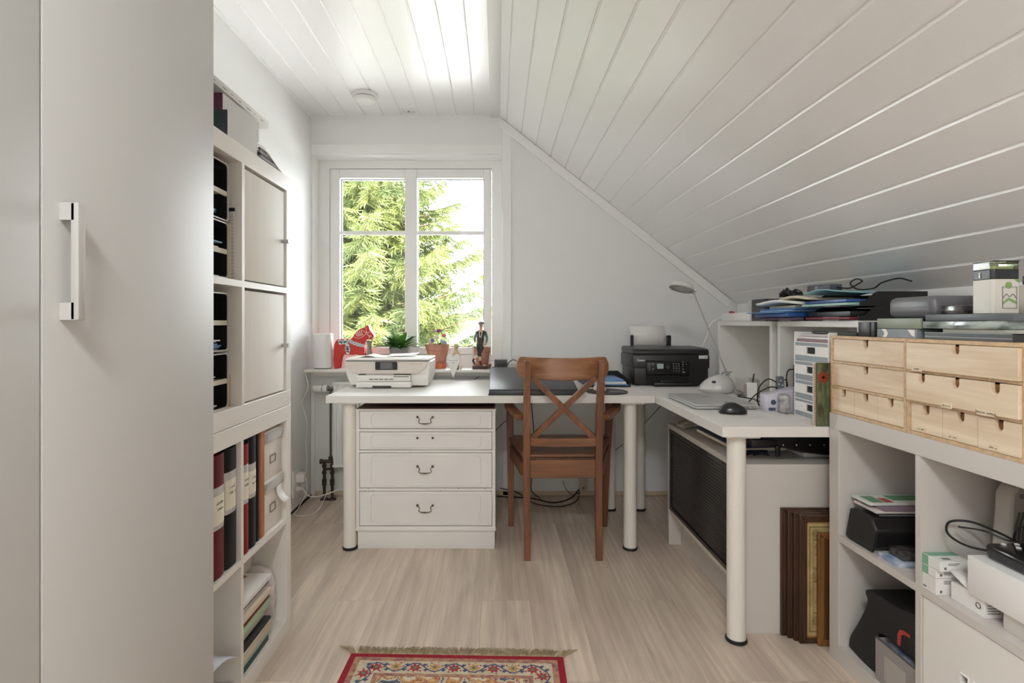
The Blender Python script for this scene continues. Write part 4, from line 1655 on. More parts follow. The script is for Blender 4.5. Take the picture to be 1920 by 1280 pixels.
# red painted wooden horse
T = thing('wooden_horse', 'red painted wooden folk-art horse with a white garland beside the router', 'ornament', (-0.88, 3.36, SZ))
YH = 3.36
def hz(px_, py_):
    x, y = 610 + px_ / 10.667, 590 + py_ / 10.667
    return ((x - 932) * YH / 1020, CAMZ + (604 - y) * YH / 1020)
body = [(250, 500), (275, 488), (340, 478), (430, 475), (520, 478), (560, 470), (600, 395), (650, 330), (720, 280), (800, 250), (868, 195), (890, 225), (905, 290), (945, 345), (988, 400), (985, 445), (940, 480), (895, 500), (860, 480), (835, 520), (815, 560), (800, 620), (800, 760), (560, 790), (360, 775), (300, 800), (195, 800), (195, 700), (210, 580)]
b = N()
prism(b, [hz(*p) for p in body], 'Y', YH - 0.034, YH + 0.034)
for y0 in (YH - 0.034, YH + 0.009):
    prism(b, [hz(*p) for p in [(195, 760), (370, 760), (330, 850), (292, 1075), (205, 1075), (186, 900)]], 'Y', y0, y0 + 0.025)
    prism(b, [hz(*p) for p in [(660, 740), (800, 740), (798, 900), (790, 1075), (710, 1075), (690, 880)]], 'Y', y0, y0 + 0.025)
obj('body', b, mat('horse_red', (206, 52, 44), 0.42, var=0.15, vscale=14), T, bev=0.007)
b = N()
for (x, y, r_) in ((320, 520, 34), (385, 545, 40), (335, 560, 36), (445, 555, 40), (430, 510, 36), (515, 512, 38), (560, 545, 34), (612, 565, 38), (670, 585, 38), (725, 600, 36), (775, 612, 30), (475, 610, 36), (455, 655, 36), (490, 660, 34), (460, 700, 34), (495, 705, 34), (482, 748, 34)):
    X, Z = hz(x, y)
    cyl(b, (X, YH - 0.0345, Z), (X, YH - 0.036, Z), r_ / 10.667 * YH / 1020, n=18)
g_ = obj('garland', b, mat('garland_grey', (206, 214, 214), 0.5), T)
b = N()
for (x, y, r_) in ((320, 520, 12), (385, 545, 14), (445, 555, 14), (515, 512, 12), (612, 565, 12), (670, 585, 12), (725, 600, 12), (475, 610, 11), (475, 655, 14), (478, 702, 12), (482, 748, 12)):
    X, Z = hz(x, y)
    cyl(b, (X, YH - 0.0361, Z), (X, YH - 0.0366, Z), r_ / 10.667 * YH / 1020, n=14)
obj('garland_centres', b, mat('garland_blue', (150, 172, 178), 0.5), T)
b = N()
def hline(pts, r_=0.0012):
    tube(b, [(hz(*p)[0], YH - 0.0345, hz(*p)[1]) for p in pts], r_, 6)
hline([(840, 250), (850, 360), (900, 420), (960, 440)])
hline([(865, 380), (905, 440), (895, 495)])
hline([(905, 430), (950, 400)])
hline([(850, 360), (930, 340)])
hline([(850, 365), (770, 440), (690, 470), (600, 440)])
hline([(850, 360), (800, 330), (760, 300)])
for k in range(4):
    hline([(640 + k * 34, 345 - k * 14), (655 + k * 34, 400 - k * 10), (690 + k * 30, 430 - k * 8)], 0.0022)
obj('painted_harness', b, mat('harness_white', (236, 226, 220), 0.5), T)

# small grey vase
b = N()
lathe(b, [(0, 0), (0.021, 0), (0.024, 0.02), (0.020, 0.07), (0.013, 0.115), (0.012, 0.150), (0.018, 0.172), (0.016, 0.172), (0.010, 0.15), (0, 0.148)], (-0.768, 3.275, SZ), 24)
T = solid_thing('small_vase', 'small grey stone vase in front of the red horse head', 'vase', b, mat('grey_stone', (140, 134, 126), 0.8, var=0.35, vscale=60))
b = N()
lathe(b, [(0, 0), (0.011, 0), (0.013, 0.010), (0.008, 0.022), (0, 0.024)], (-0.728, 3.27, SZ + 0.0), 20)
b.free()

# leafy pot plant
T = thing('potted_plant', 'green leafy plant in a grey pot between the horse and the flower pot', 'plant', (-0.605, 3.365, SZ))
b = N()
lathe(b, [(0, 0), (0.044, 0), (0.060, 0.11), (0.063, 0.112), (0.063, 0.128), (0.057, 0.128), (0.055, 0.112), (0, 0.108)], (-0.605, 3.365, SZ), 32)
obj('pot', b, mat('grey_pot', (140, 136, 138), 0.55), T)
b = N()
lathe(b, [(0, 0.1085), (0.0545, 0.1125), (0.0545, 0.118), (0, 0.12)], (-0.605, 3.365, SZ), 24)
obj('soil', b, mat('soil', (52, 40, 32), 0.95, bump=1, bscale=200), T)
LEAFG = mat('leaf_green', (62, 112, 48), 0.3, col2=(112, 158, 78), vscale=18)
b = N()
rr = random.Random(21)
def leaf(bm, base, az, elev, ln, w, droop, mi=0):
    n = 7
    d = Vector((math.cos(az), math.sin(az), 0))
    side = Vector((-d.y, d.x, 0))
    prevs = None
    for k in range(n + 1):
        t = k / n
        e = elev - droop * t * t
        c = Vector(base) + d * (ln * (math.cos(elev) * t + 0.12 * droop * t * t)) + Vector((0, 0, ln * (math.sin(elev) * t - droop * 0.45 * t * t)))
        ww = w * (math.sin(math.pi * min(1, 0.04 + 0.96 * t)) ** 0.8) * (1 - 0.3 * t)
        lift = Vector((0, 0, ww * 0.35))
        row = [bm.verts.new(c - side * ww + lift), bm.verts.new(c), bm.verts.new(c + side * ww + lift)]
        if prevs:
            for q in range(2):
                f = bm.faces.new((prevs[q], prevs[q + 1], row[q + 1], row[q]))
                f.smooth = True
                f.material_index = mi
        prevs = row
    return c
for k in range(58):
    az = rr.uniform(0, 2 * math.pi)
    el = rr.uniform(0.45, 1.35)
    ln = rr.uniform(0.11, 0.165) * (0.80 if abs(math.sin(az)) > 0.8 else 1)
    leaf(b, (-0.605 + 0.02 * math.cos(az), 3.355 + 0.02 * math.sin(az), SZ + 0.118), az, el, ln, rr.uniform(0.020, 0.029), rr.uniform(0.4, 1.2))
obj('foliage', b, LEAFG, T, flip=False)
b = N()
for k in range(8):
    a = k * 0.8
    tube(b, [(-0.605, 3.36, SZ + 0.112), (-0.605 + 0.03 * math.cos(a), 3.36 + 0.03 * math.sin(a), SZ + 0.16)], 0.002, 5)
obj('stems', b, LEAFG, T)

# terracotta pot with painted flowers
TERRA = mat('terracotta', (192, 138, 118), 0.75, col2=(164, 106, 86), vscale=12, bump=0.3, bscale=80)
T = thing('flower_pot', 'terracotta pot with purple and pink flowers right of the leafy plant', 'flower pot', (-0.368, 3.36, SZ))
b = N()
lathe(b, [(0, 0.026), (0.050, 0.026), (0.056, 0.06), (0.067, 0.112), (0.072, 0.114), (0.074, 0.148), (0.068, 0.148), (0.064, 0.120), (0, 0.118)], (-0.368, 3.36, SZ), 36)
obj('pot', b, TERRA, T)
b = N()
lathe(b, [(0, 0), (0.052, 0), (0.058, 0.030), (0.0535, 0.030), (0.050, 0.0255), (0, 0.0255)], (-0.368, 3.36, SZ), 36)
obj('saucer', b, mat('terracotta_orange', (196, 112, 82), 0.7), T)
b = N()
lathe(b, [(0, 0.1185), (0.0625, 0.1225), (0.0625, 0.128), (0, 0.13)], (-0.368, 3.36, SZ), 24)
obj('soil', b, mat('soil', (52, 40, 32), 0.95), T)
b = N()
for k in range(16):
    az = rr.uniform(0, 6.28)
    leaf(b, (-0.365 + 0.03 * math.cos(az), 3.36 + 0.03 * math.sin(az), SZ + 0.125), az, rr.uniform(0.3, 1.2), rr.uniform(0.03, 0.06), 0.010, 0.6)
flowers = [((822.5, 620), (146, 66, 140)), ((811.0, 638), (124, 112, 190)), ((832.5, 629), (196, 110, 120)), ((807.5, 644), (224, 190, 200)), ((829, 640), (190, 208, 220)), ((819, 632), (222, 206, 200)), ((834, 642), (170, 180, 205))]
for (fx, fy), c in flowers:
    p_ = px(fx, fy, Y=3.345)
    tube(b, smooth_path([(-0.366, 3.36, SZ + 0.12), ((p_.x - 0.366) / 2, 3.35, (p_.z + SZ + 0.12) / 2), p_], 4), 0.0014, 5)
obj('leaves_and_stems', b, mat('pale_leaf', (120, 150, 92), 0.5, col2=(70, 104, 58), vscale=30), T, flip=False)
for (fx, fy), c in flowers:
    p_ = px(fx, fy, Y=3.34)
    b = N()
    for k in range(5):
        a = k * 2 * math.pi / 5 + 0.3
        vs_ = ball(b, (0, 0, 0), 0.0075, 0.0022, 0.0062, 10, 6)
        xf(b, vs_, (0, a, 0))
        for v in vs_:
            v.co += Vector((math.cos(a) * 0.0065, -0.001 * k, -math.sin(a) * 0.0065)) + p_
    ball(b, (p_.x, p_.y - 0.004, p_.z), 0.0026, u=8, v=6)
    obj('flower', b, mat('petal_%d_%d_%d' % c, c, 0.6), T)

# wooden heart hanging over the sill edge, with a small angel
T = thing('heart_ornament', 'long white wooden heart with grey writing hanging at the sill edge', 'ornament', (-0.258, 3.236, 0.82))
b = N()
hp = []
for k in range(25):
    t = k / 24
    if t <= 0.5:
        a = math.pi * (t / 0.5)
        hp.append((-0.021 - 0.0205 * math.cos(a) * 1.0, 0.862 + 0.024 * math.sin(a)))
    else:
        a = math.pi * ((t - 0.5) / 0.5)
        hp.append((0.021 - 0.0205 * math.cos(a), 0.862 + 0.024 * math.sin(a)))
hp += [(0.036, 0.835), (0.018, 0.790), (0.0, 0.742), (-0.018, 0.790), (-0.036, 0.835)]
prism(b, [(-0.260 + p[0], p[1]) for p in hp], 'Y', 3.230, 3.2395)
obj('heart', b, PAPER, T, bev=0.0015)
b = N()
for z_, xs in ((0.848, ((-0.024, -0.012), (-0.009, 0.002), (0.006, 0.012), (0.015, 0.024))), (0.834, ((-0.008, 0.0), (0.002, 0.009)))):
    for a, c in xs:
        box(b, -0.260 + a, -0.260 + c, 3.2292, 3.2299, z_ - 0.0012, z_ + 0.0012)
obj('writing', b, INKG, T)
CREAM = mat('cream_ceramic', (214, 200, 172), 0.5, col2=(170, 150, 120), vscale=40)
T = thing('angel_figure', 'small cream angel figure standing on the sill behind the white heart', 'ornament', (-0.245, 3.262, SZ))
b = N()
lathe(b, [(0, 0), (0.019, 0), (0.017, 0.03), (0.013, 0.07), (0.015, 0.105), (0.009, 0.122), (0, 0.124)], (-0.245, 3.264, SZ), 20)
for s in (-1, 1):
    ball(b, (-0.245 + s * 0.013, 3.262, SZ + 0.085), 0.008, 0.008, 0.020)
obj('body', b, CREAM, T)
b = N()
ball(b, (-0.245, 3.262, SZ + 0.135), 0.0145, 0.013, 0.015)
for k in range(9):
    a = k * 0.7
    ball(b, (-0.245 + 0.011 * math.cos(a), 3.266, SZ + 0.140 + 0.009 * math.sin(a)), 0.0055, u=8, v=6)
obj('head', b, CREAM, T)
b = N()
box(b, -0.222, -0.212, 3.247, 3.262, SZ + 0.0001, SZ + 0.024, bev=0.002)
solid_thing('wooden_peg', 'tiny pale wooden block beside the white heart on the sill', 'ornament', b, mat('pale_wood', (206, 190, 172), 0.6))

# figurine leaning on a flower pot
def fz(px_, py_, Y=3.335):
    return tuple(px(780 + px_ / 9.847, 590 + py_ / 9.847, Y=Y))
T = thing('terracotta_pot', 'small terracotta pot in its saucer behind the man figurine', 'flower pot', (-0.092, 3.375, SZ))
b = N()
lathe(b, [(0, 0.012), (0.036, 0.012), (0.046, 0.095), (0.050, 0.097), (0.052, 0.128), (0.047, 0.128), (0.044, 0.10), (0.034, 0.02), (0, 0.02)], (-0.092, 3.380, SZ), 32)
obj('pot', b, TERRA, T)
b = N()
lathe(b, [(0, 0), (0.052, 0), (0.060, 0.022), (0.056, 0.022), (0.050, 0.0115), (0, 0.0115)], (-0.092, 3.380, SZ), 32)
obj('saucer', b, TERRA, T)
T = thing('man_figurine', 'painted figurine of a moustached man in a cap and waistcoat leaning with crossed legs', 'figurine', fz(1180, 960))
MB_ = [mat('fig_skin', (214, 176, 148), 0.6), mat('fig_waistcoat', (78, 66, 56), 0.6, col2=(56, 48, 44), vscale=120), mat('fig_shirt', (136, 152, 148), 0.6, col2=(112, 130, 128), vscale=60),
       mat('fig_trousers', (44, 54, 50), 0.6), mat('fig_sock', (216, 204, 180), 0.7), mat('fig_shoe', (50, 34, 32), 0.4)]
Yf = 3.312
nd = [(fz(1180, 530, Yf), 0.020), (fz(1185, 430, Yf), 0.0185), (fz(1195, 340, Yf), 0.021), (fz(1197, 278, Yf), 0.007), (fz(1198, 235, Yf), 0.010), (fz(1200, 190, Yf), 0.0125), (fz(1202, 160, Yf), 0.010),
      (fz(1120, 330, Yf), 0.010), (fz(1085, 425, Yf - 0.004), 0.0085), (fz(1085, 490, Yf - 0.014), 0.0062), (fz(1092, 512, Yf - 0.016), 0.006),
      (fz(1280, 330, Yf), 0.010), (fz(1312, 430, Yf), 0.0085), (fz(1295, 520, Yf), 0.0065), (fz(1268, 568, Yf - 0.004), 0.0065),
      (fz(1145, 580, Yf), 0.013), (fz(1165, 690, Yf - 0.010), 0.0105), (fz(1185, 765, Yf - 0.008), 0.0095), (fz(1182, 850, Yf - 0.006), 0.006), (fz(1185, 905, Yf - 0.008), 0.0068), (fz(1195, 912, Yf - 0.022), 0.0062),
      (fz(1225, 580, Yf), 0.013), (fz(1190, 680, Yf - 0.014), 0.0105), (fz(1140, 755, Yf - 0.022), 0.009), (fz(1075, 815, Yf - 0.020), 0.006), (fz(1045, 845, Yf - 0.020), 0.007), (fz(1090, 905, Yf - 0.022), 0.0068)]
ed = [(0, 1), (1, 2), (2, 3), (3, 4), (4, 5), (5, 6), (2, 7), (7, 8), (8, 9), (9, 10), (2, 11), (11, 12), (12, 13), (13, 14), (0, 15), (15, 16), (16, 17), (17, 18), (18, 19), (19, 20), (0, 21), (21, 22), (22, 23), (23, 24), (24, 25), (25, 26)]
sm = [1, 1, 0, 0, 0, 0, 1, 2, 2, 0, 1, 2, 2, 0, 3, 3, 3, 4, 5, 5, 3, 3, 3, 4, 5, 5]
skin_figure('body', nd, ed, MB_, sm, T, 2)
hc = Vector(fz(1200, 190, Yf))
b = N()
vs_ = lathe(b, [(0, 0.014), (0.010, 0.013), (0.019, 0.006), (0.020, 0.0), (0.017, -0.002), (0, -0.001)], tuple(hc + Vector((0.001, 0, 0.007))), 20)
box(b, hc.x - 0.014, hc.x + 0.012, hc.y - 0.026, hc.y - 0.012, hc.z + 0.004, hc.z + 0.006, bev=0.001)
obj('cap', b, mat('cap_grey', (104, 98, 92), 0.8, col2=(140, 134, 126), vscale=200), T)
b = N()
for s in (-1, 1):
    ball(b, (hc.x + s * 0.0045, hc.y - 0.0115, hc.z - 0.001), 0.0014, 0.0012, 0.0014, 8, 6)
    ball(b, (hc.x + s * 0.003, hc.y - 0.0125, hc.z - 0.0085), 0.0035, 0.0015, 0.0012, 8, 6)
obj('moustache_and_eyes', b, mat('fig_dark', (40, 30, 26), 0.7), T)
b = N()
ball(b, (hc.x, hc.y - 0.013, hc.z - 0.0045), 0.0018, 0.0026, 0.003, 8, 6)
for s in (-1, 1):
    ball(b, (hc.x + s * 0.0128, hc.y, hc.z - 0.003), 0.0018, 0.0025, 0.0038, 8, 6)
obj('nose_and_ears', b, MB_[0], T)
b = N()
tube(b, [fz(1100, 480, Yf - 0.022), fz(1088, 560, Yf - 0.022), fz(1072, 760, Yf - 0.024)], 0.0013, 6)
obj('cane', b, mat('fig_dark', (40, 30, 26), 0.7), T)
b = N()
for q in ((1165, 300, 1180, 420), (1225, 300, 1200, 420)):
    tube(b, [fz(q[0], q[1], Yf - 0.0205), fz(q[2], q[3], Yf - 0.0215)], 0.0026, 6)
obj('shirt_front', b, mat('shirt_cream', (214, 208, 196), 0.7), T)
b = N()
p0 = fz(1180, 960, 3.30)
prism(b, rrect(0.090, 0.050, 0.012, 5, p0[0], 3.295), 'Z', SZ + 0.0002, SZ + 0.018)
obj('base', b, mat('fig_base', (86, 60, 56), 0.6), T, bev=0.003)
b = N()
ball(b, (p0[0] + 0.024, 3.285, SZ + 0.023), 0.006, u=10, v=8)
ball(b, (p0[0] + 0.034, 3.285, SZ + 0.021), 0.004, u=10, v=8)
obj('bread', b, MB_[4], T)
b = N()
for q, r_ in (((1010, 575), 0.0062), ((1035, 560), 0.006), ((1060, 590), 0.007), ((1065, 640), 0.005), ((1050, 700), 0.0045), ((1048, 780), 0.0045)):
    ball(b, fz(q[0], q[1], Yf - 0.018), r_, u=10, v=8)
tube(b, [fz(1050, 590, Yf - 0.018), fz(1052, 720, Yf - 0.018), fz(1055, 900, Yf - 0.012), fz(1060, 930, Yf - 0.012)], 0.005, 8)
obj('post', b, mat('fig_white', (218, 210, 200), 0.6), T)
b = N()
ball(b, fz(965, 582, Yf - 0.018), 0.0036, u=8, v=6)
ball(b, fz(1000, 515, Yf - 0.018), 0.0022, 0.0022, 0.004, 8, 6)
ball(b, fz(985, 575, Yf - 0.018), 0.004, u=8, v=6)
obj('bird', b, mat('fig_black', (30, 32, 36), 0.5), T)

# black adapter with cables at the right end of the sill
T = thing('power_adapter', 'black boxy power adapter at the right end of the window sill', 'adapter', (0.03, 3.30, SZ))
b = N()
box(b, -0.016, 0.062, 3.270, 3.335, SZ + 0.0002, SZ + 0.056, bev=0.003)
obj('body', b, mat('adapter_black', (52, 52, 54), 0.45), T)
b = N()
tube(b, smooth_path([(-0.017, 3.30, SZ + 0.012), (-0.035, 3.295, SZ + 0.008), (-0.052, 3.29, SZ + 0.005)], 5), 0.003, 6)
tube(b, smooth_path([(0.063, 3.31, SZ + 0.02), (0.078, 3.30, SZ + 0.045), (0.105, 3.27, SZ + 0.056), (0.13, 3.235, SZ + 0.03), (0.14, 3.22, SZ - 0.03)], 6), 0.0026, 6)
obj('cord', b, CABLEB, T)
b = N()
tube(b, smooth_path([(0.0, 3.262, SZ + 0.003), (-0.008, 3.258, SZ + 0.03), (-0.022, 3.26, SZ + 0.052), (-0.045, 3.27, SZ + 0.045), (-0.05, 3.27, SZ + 0.01)], 6), 0.0011, 5)
solid_thing('cable', 'thin grey wire arching in front of the black adapter on the sill', 'cable', b, MIDGREY)
b = N()
tube(b, smooth_path([(-0.105, 3.262, 0.750), (-0.13, 3.26, 0.735), (-0.175, 3.255, 0.708)], 6), 0.0022, 6)
solid_thing('cable', 'short black cable running slanted behind the desk under the sill', 'cable', b, CABLEB)

# ================================================================ on the left desk
DZ = 0.7342
T = thing('inkjet_printer', 'white all-in-one printer with a small screen on the left end of the desk', 'printer', (-0.57, 2.98, DZ))
HPW = mat('printer_white', (232, 229, 224), 0.38)
HPF = mat('printer_front', (212, 203, 195), 0.42)
b = N()
prism(b, [(-0.770, DZ + 0.008), (-0.792, 0.80), (-0.797, 0.872), (-0.352, 0.872), (-0.354, 0.79), (-0.368, DZ + 0.008)], 'Y', 2.852, 3.115)
o = obj('body', b, HPW, T, bev=0.008)
b = N()
box(b, -0.797, -0.352, 2.850, 3.117, 0.8745, 0.886, bev=0.004)
obj('scanner_lid', b, HPW, T)
b = N()
box(b, -0.790, -0.360, 2.8535, 3.11, 0.8722, 0.8743)
obj('lid_gap', b, BLACK, T)
b = N()          # sloping beige control front with a curved lower edge
cc = [(-0.795, 0.870), (-0.362, 0.870)]
for k in range(0, 11):
    t = k / 10
    cc.append((-0.364 - 0.085 * (1 - math.cos(t * math.pi / 2)), 0.868 - 0.062 * math.sin(t * math.pi / 2)))
for k in range(10, -1, -1):
    t = k / 10
    cc.append((-0.794 + 0.070 * (1 - math.cos(t * math.pi / 2)), 0.868 - 0.062 * math.sin(t * math.pi / 2)))
prism(b, cc, 'Y', 2.8395, 2.8515)
fr = obj('front_panel', b, HPF, T, bev=0.003)
b = N()
prism(b, rrect(0.115, 0.043, 0.006, 4, -0.578, 0.848), 'Y', 2.836, 2.8393)
sc_ = obj('screen_bezel', b, BLACK, T)
b = N()
box(b, -0.609, -0.545, 2.8350, 2.8358, 0.831, 0.865)
obj('screen', b, mat('screen_grey', (96, 100, 102), 0.2), sc_)
b = N()
box(b, -0.727, -0.448, 2.808, 2.852, 0.770, 0.800, bev=0.003)
box(b, -0.448, -0.360, 2.842, 2.852, 0.745, 0.800, bev=0.003)
obj('output_shelf', b, HPW, T)
b = N()
box(b, -0.727, -0.444, 2.800, 2.852, 0.7375, 0.768, bev=0.005)
dr = obj('paper_tray', b, HPW, T)
b = N()
box(b, -0.642, -0.545, 2.7988, 2.8005, 0.7385, 0.7485)
obj('tray_grip', b, DKGREY, dr)
b = N()
box(b, -0.724, -0.688, 2.845, 2.8512, 0.7995, 0.8045)
box(b, -0.540, -0.452, 2.845, 2.8512, 0.7995, 0.8045)
box(b, -0.535, -0.455, 2.8065, 2.809, 0.7925, 0.7965)
for k in range(5):
    box(b, -0.660 + k * 0.026, -0.640 + k * 0.026, 2.8065, 2.8085, 0.7785, 0.7825)
box(b, -0.755, -0.735, 2.846, 2.850, 0.742, 0.746)
obj('slots', b, DKGREY, T)
text_bm('hp', 0.012, (-0.735, 2.8392, 0.857), (R(90), 0, 0), 0.0001, parent=T, mat_=mat('faint_print', (196, 188, 182), 0.5), name='logo')
scribble(T, (-0.42, 2.8390, 0.857), (1, 0, 0), 0.062, 0.006, mat('soft_grey_print', (160, 152, 148), 0.6), 5, out=(0, -0.0003, 0))
def bent_sheet(label, x0, x1, y0, y1, z0, f, nm='paper_sheet'):
    b = N()
    g = {}
    for i in range(9):
        for j in range(7):
            u, v = i / 8, j / 6
            g[i, j] = b.verts.new((x0 + (x1 - x0) * u, y0 + (y1 - y0) * v, z0 + f(u, v)))
    for i in range(8):
        for j in range(6):
            b.faces.new((g[i, j], g[i + 1, j], g[i + 1, j + 1], g[i, j + 1])).smooth = True
    return solid_thing(nm, label, 'paper', b, PAPER, solid=0.0007)
bent_sheet('folded letter lying on the white printer, under another sheet', -0.74, -0.56, 2.90, 3.07, 0.8875, lambda u, v: 0.012 * math.exp(-((u - 0.28) / 0.16) ** 2))
bent_sheet('slightly curled sheet lying over the folded letter on the printer', -0.60, -0.44, 2.96, 3.09, 0.8885, lambda u, v: 0.002 + 0.008 * u * u + 0.006 * v)

# sloping black writing pad
T = thing('writing_slope', 'black sloping desk pad lying in front of the armchair', 'desk pad', (0.17, 2.74, DZ))
b = N()
prism(b, [(2.540, DZ), (2.540, DZ + 0.020), (2.546, DZ + 0.027), (2.94, DZ + 0.098), (2.95, DZ + 0.094), (2.95, DZ)], 'X', -0.038, 0.380)
o = obj('body', b, mat('charcoal', (52, 54, 60), 0.38, bump=0.2, bscale=300), T, bev=0.005)
b = N()
box(b, -0.041, 0.383, 2.537, 2.5395, DZ + 0.0002, DZ + 0.008)
obj('rubber_edge', b, BLACK, T)
T = thing('mouse_pad', 'dark round mouse pad right of the armchair back', 'mouse pad', (0.537, 2.67, DZ))
b = N()
lathe(b, [(0, 0), (0.100, 0), (0.101, 0.004), (0, 0.004)], (0.537, 2.665, DZ), 48, 0, 1.0, 1.15)
obj('pad', b, mat('pad_dark', (62, 60, 62), 0.7), T)
b = N()
ball(b, (0.575, 2.595, DZ + 0.006), 0.045, 0.030, 0.008)
obj('wrist_rest', b, mat('gel_dark', (88, 84, 86), 0.3), T)
T = thing('computer_mouse', 'white mouse on the round pad, half behind the armchair', 'mouse', (0.515, 2.72, DZ + 0.0045))
b = N()
ball(b, (0.512, 2.715, DZ + 0.0045), 0.032, 0.052, 0.030)
for v in b.verts:
    v.co.z = max(v.co.z, DZ + 0.0045)
obj('shell', b, PLAST, T)
b = N()
cyl(b, (0.509, 2.745, DZ + 0.0302), (0.515, 2.745, DZ + 0.0302), 0.006, n=14)
obj('wheel', b, MIDGREY, T)
# black letter tray with blue papers, beside the black printer
T = thing('letter_tray', 'open black tray holding blue sleeves, left of the black printer', 'letter tray', (0.60, 2.99, DZ))
b = N()
box(b, 0.470, 0.702, 2.855, 3.16, DZ, DZ + 0.003)
prism(b, [(2.855, DZ), (2.855, DZ + 0.012), (2.93, DZ + 0.040), (3.16, DZ + 0.060), (3.16, DZ)], 'X', 0.699, 0.702)
prism(b, [(2.855, DZ), (2.855, DZ + 0.012), (2.93, DZ + 0.040), (3.16, DZ + 0.060), (3.16, DZ)], 'X', 0.470, 0.473)
box(b, 0.473, 0.699, 3.157, 3.16, DZ + 0.003, DZ + 0.060)
box(b, 0.473, 0.699, 2.855, 2.858, DZ + 0.003, DZ + 0.010)
obj('tray', b, mat('tray_black', (16, 16, 17), 0.4), T)
for k, (lb, m_) in enumerate((('blue plastic sleeve lowest in the open desk tray', BLUEP), ('white sheets between two blue sleeves in the open desk tray', PAPER), ('blue plastic sleeve on top in the open desk tray', BLUEP))):
    b = N()
    box(b, 0.478, 0.692 - 0.008 * k, 2.862 + 0.02 * k, 3.14, DZ + 0.0035 + 0.0105 * k, DZ + 0.0135 + 0.0105 * k)
    solid_thing('plastic_sleeve' if k != 1 else 'paper_bundle', lb, 'papers', b, m_)
b = N()
box(b, 0.46, 0.50, 2.90, 2.97, DZ + 0.0352, DZ + 0.0372, rot=(0, R(-14), 0.4))
b.free()

# black printer
T = thing('inkjet_printer', 'black printer with a keypad and white paper in its rear feed', 'printer', (0.937, 3.065, DZ))
CB = mat('printer_black', (38, 36, 36), 0.36, bump=0.1, bscale=400)
CB2 = mat('printer_black_gloss', (24, 23, 24), 0.18)
b = N()
box(b, 0.738, 1.137, 2.925, 3.205, DZ + 0.004, 0.868, bev=0.006)
box(b, 0.730, 1.143, 2.920, 3.212, 0.826, 0.900, bev=0.008)
obj('body', b, CB, T)
b = N()
prism(b, [(2.923, 0.902), (2.923, 0.918), (2.935, 0.930), (3.00, 0.936), (3.19, 0.938), (3.205, 0.930), (3.205, 0.902)], 'X', 0.732, 1.141)
obj('document_lid', b, CB, T, bev=0.006)
b = N()
box(b, 0.735, 1.138, 2.926, 3.20, 0.8995, 0.9022)
obj('lid_gap', b, BLACK, T)
b = N()
prism(b, [(2.922, 0.790), (2.905, 0.796), (2.912, 0.862), (2.922, 0.872)], 'X', 0.800, 1.030)
cp = obj('control_panel', b, CB2, T, bev=0.003)
b = N()
tl = 0.012 / 0.07
def cpan(x, z, w, h, m_, nm, d=0.0012):
    b = N()
    yy = 2.905 + (z - 0.796) * 0.106
    box(b, x - w / 2, x + w / 2, yy - d, yy + 0.002, z - h / 2, z + h / 2, bev=0.0003, seg=1)
    return obj(nm, b, m_, cp)
cpan(0.873, 0.838, 0.034, 0.030, mat('lcd', (150, 162, 160), 0.2, emit=((120, 138, 136), 0.15)), 'display')
b = N()
def dots(b, x, z, w, h):
    yy = 2.905 + (z - 0.796) * 0.106
    box(b, x - w / 2, x + w / 2, yy - 0.0010, yy + 0.001, z - h / 2, z + h / 2)
for i in range(4):
    for j in range(3):
        dots(b, 0.945 + j * 0.014, 0.854 - i * 0.0125, 0.0050, 0.0032)
for i in range(4):
    dots(b, 0.815, 0.850 - i * 0.010, 0.003, 0.003)
for i in range(2):
    dots(b, 0.835, 0.852 - i * 0.026, 0.010, 0.0024)
    dots(b, 0.994, 0.850 - i * 0.026, 0.006, 0.004)
for a in range(4):
    dots(b, 0.914 + 0.008 * math.cos(a * math.pi / 2), 0.836 + 0.008 * math.sin(a * math.pi / 2), 0.0032, 0.0032)
dots(b, 0.994, 0.862, 0.014, 0.002)
dots(b, 0.998, 0.808, 0.012, 0.004)
dots(b, 1.014, 0.850, 0.004, 0.004)
obj('key_print', b, mat('key_white', (170, 170, 168), 0.5), cp)
b = N()
for i in range(4):
    for j in range(3):
        yy = 2.905 + (0.851 - i * 0.0125 - 0.796) * 0.106
        ball(b, (0.945 + j * 0.014, yy, 0.851 - i * 0.0125), 0.0054, 0.0012, 0.0042, 10, 6)
for c in ((0.835, 0.842), (0.835, 0.818), (0.914, 0.836), (0.994, 0.838), (0.994, 0.812)):
    yy = 2.905 + (c[1] - 0.796) * 0.106
    ball(b, (c[0], yy, c[1]), 0.006, 0.0012, 0.006, 12, 6)
obj('buttons', b, mat('key_dark', (52, 50, 50), 0.3), cp)['kind'] = 'stuff'
b = N()
box(b, 0.800, 1.030, 2.9215, 2.9245, 0.748, 0.788)
obj('output_slot', b, mat('deep_black', (6, 6, 6), 0.7), T)
b = N()
box(b, 0.830, 1.060, 2.872, 2.921, 0.7385, 0.756, bev=0.003)
box(b, 0.870, 1.020, 2.900, 2.9205, 0.7565, 0.764, bev=0.001)
obj('output_tray', b, CB, T)
b = N()
prism(b, [(0.790, 3.216), (0.808, 3.216), (0.808, 3.228), (0.790, 3.228)], 'Z', 0.90, 1.000)
prism(b, [(1.002, 3.216), (1.030, 3.216), (1.030, 3.228), (1.002, 3.228)], 'Z', 0.90, 0.998)
obj('paper_guide', b, BLACK, T, bev=0.004)
b = N()
box(b, 1.083, 1.130, 2.9188, 2.9202, 0.880, 0.896)
st_ = obj('sticker', b, PAPER, T)
scribble(T, (1.096, 2.9186, 0.889), (1, 0, 0), 0.018, 0.007, DKGREY, 3, 'sticker_print', (0, -0.0003, 0))
scribble(T, (1.119, 2.9186, 0.888), (1, 0, 0), 0.013, 0.009, BLACK, 4, 'sticker_print', (0, -0.0003, 0))
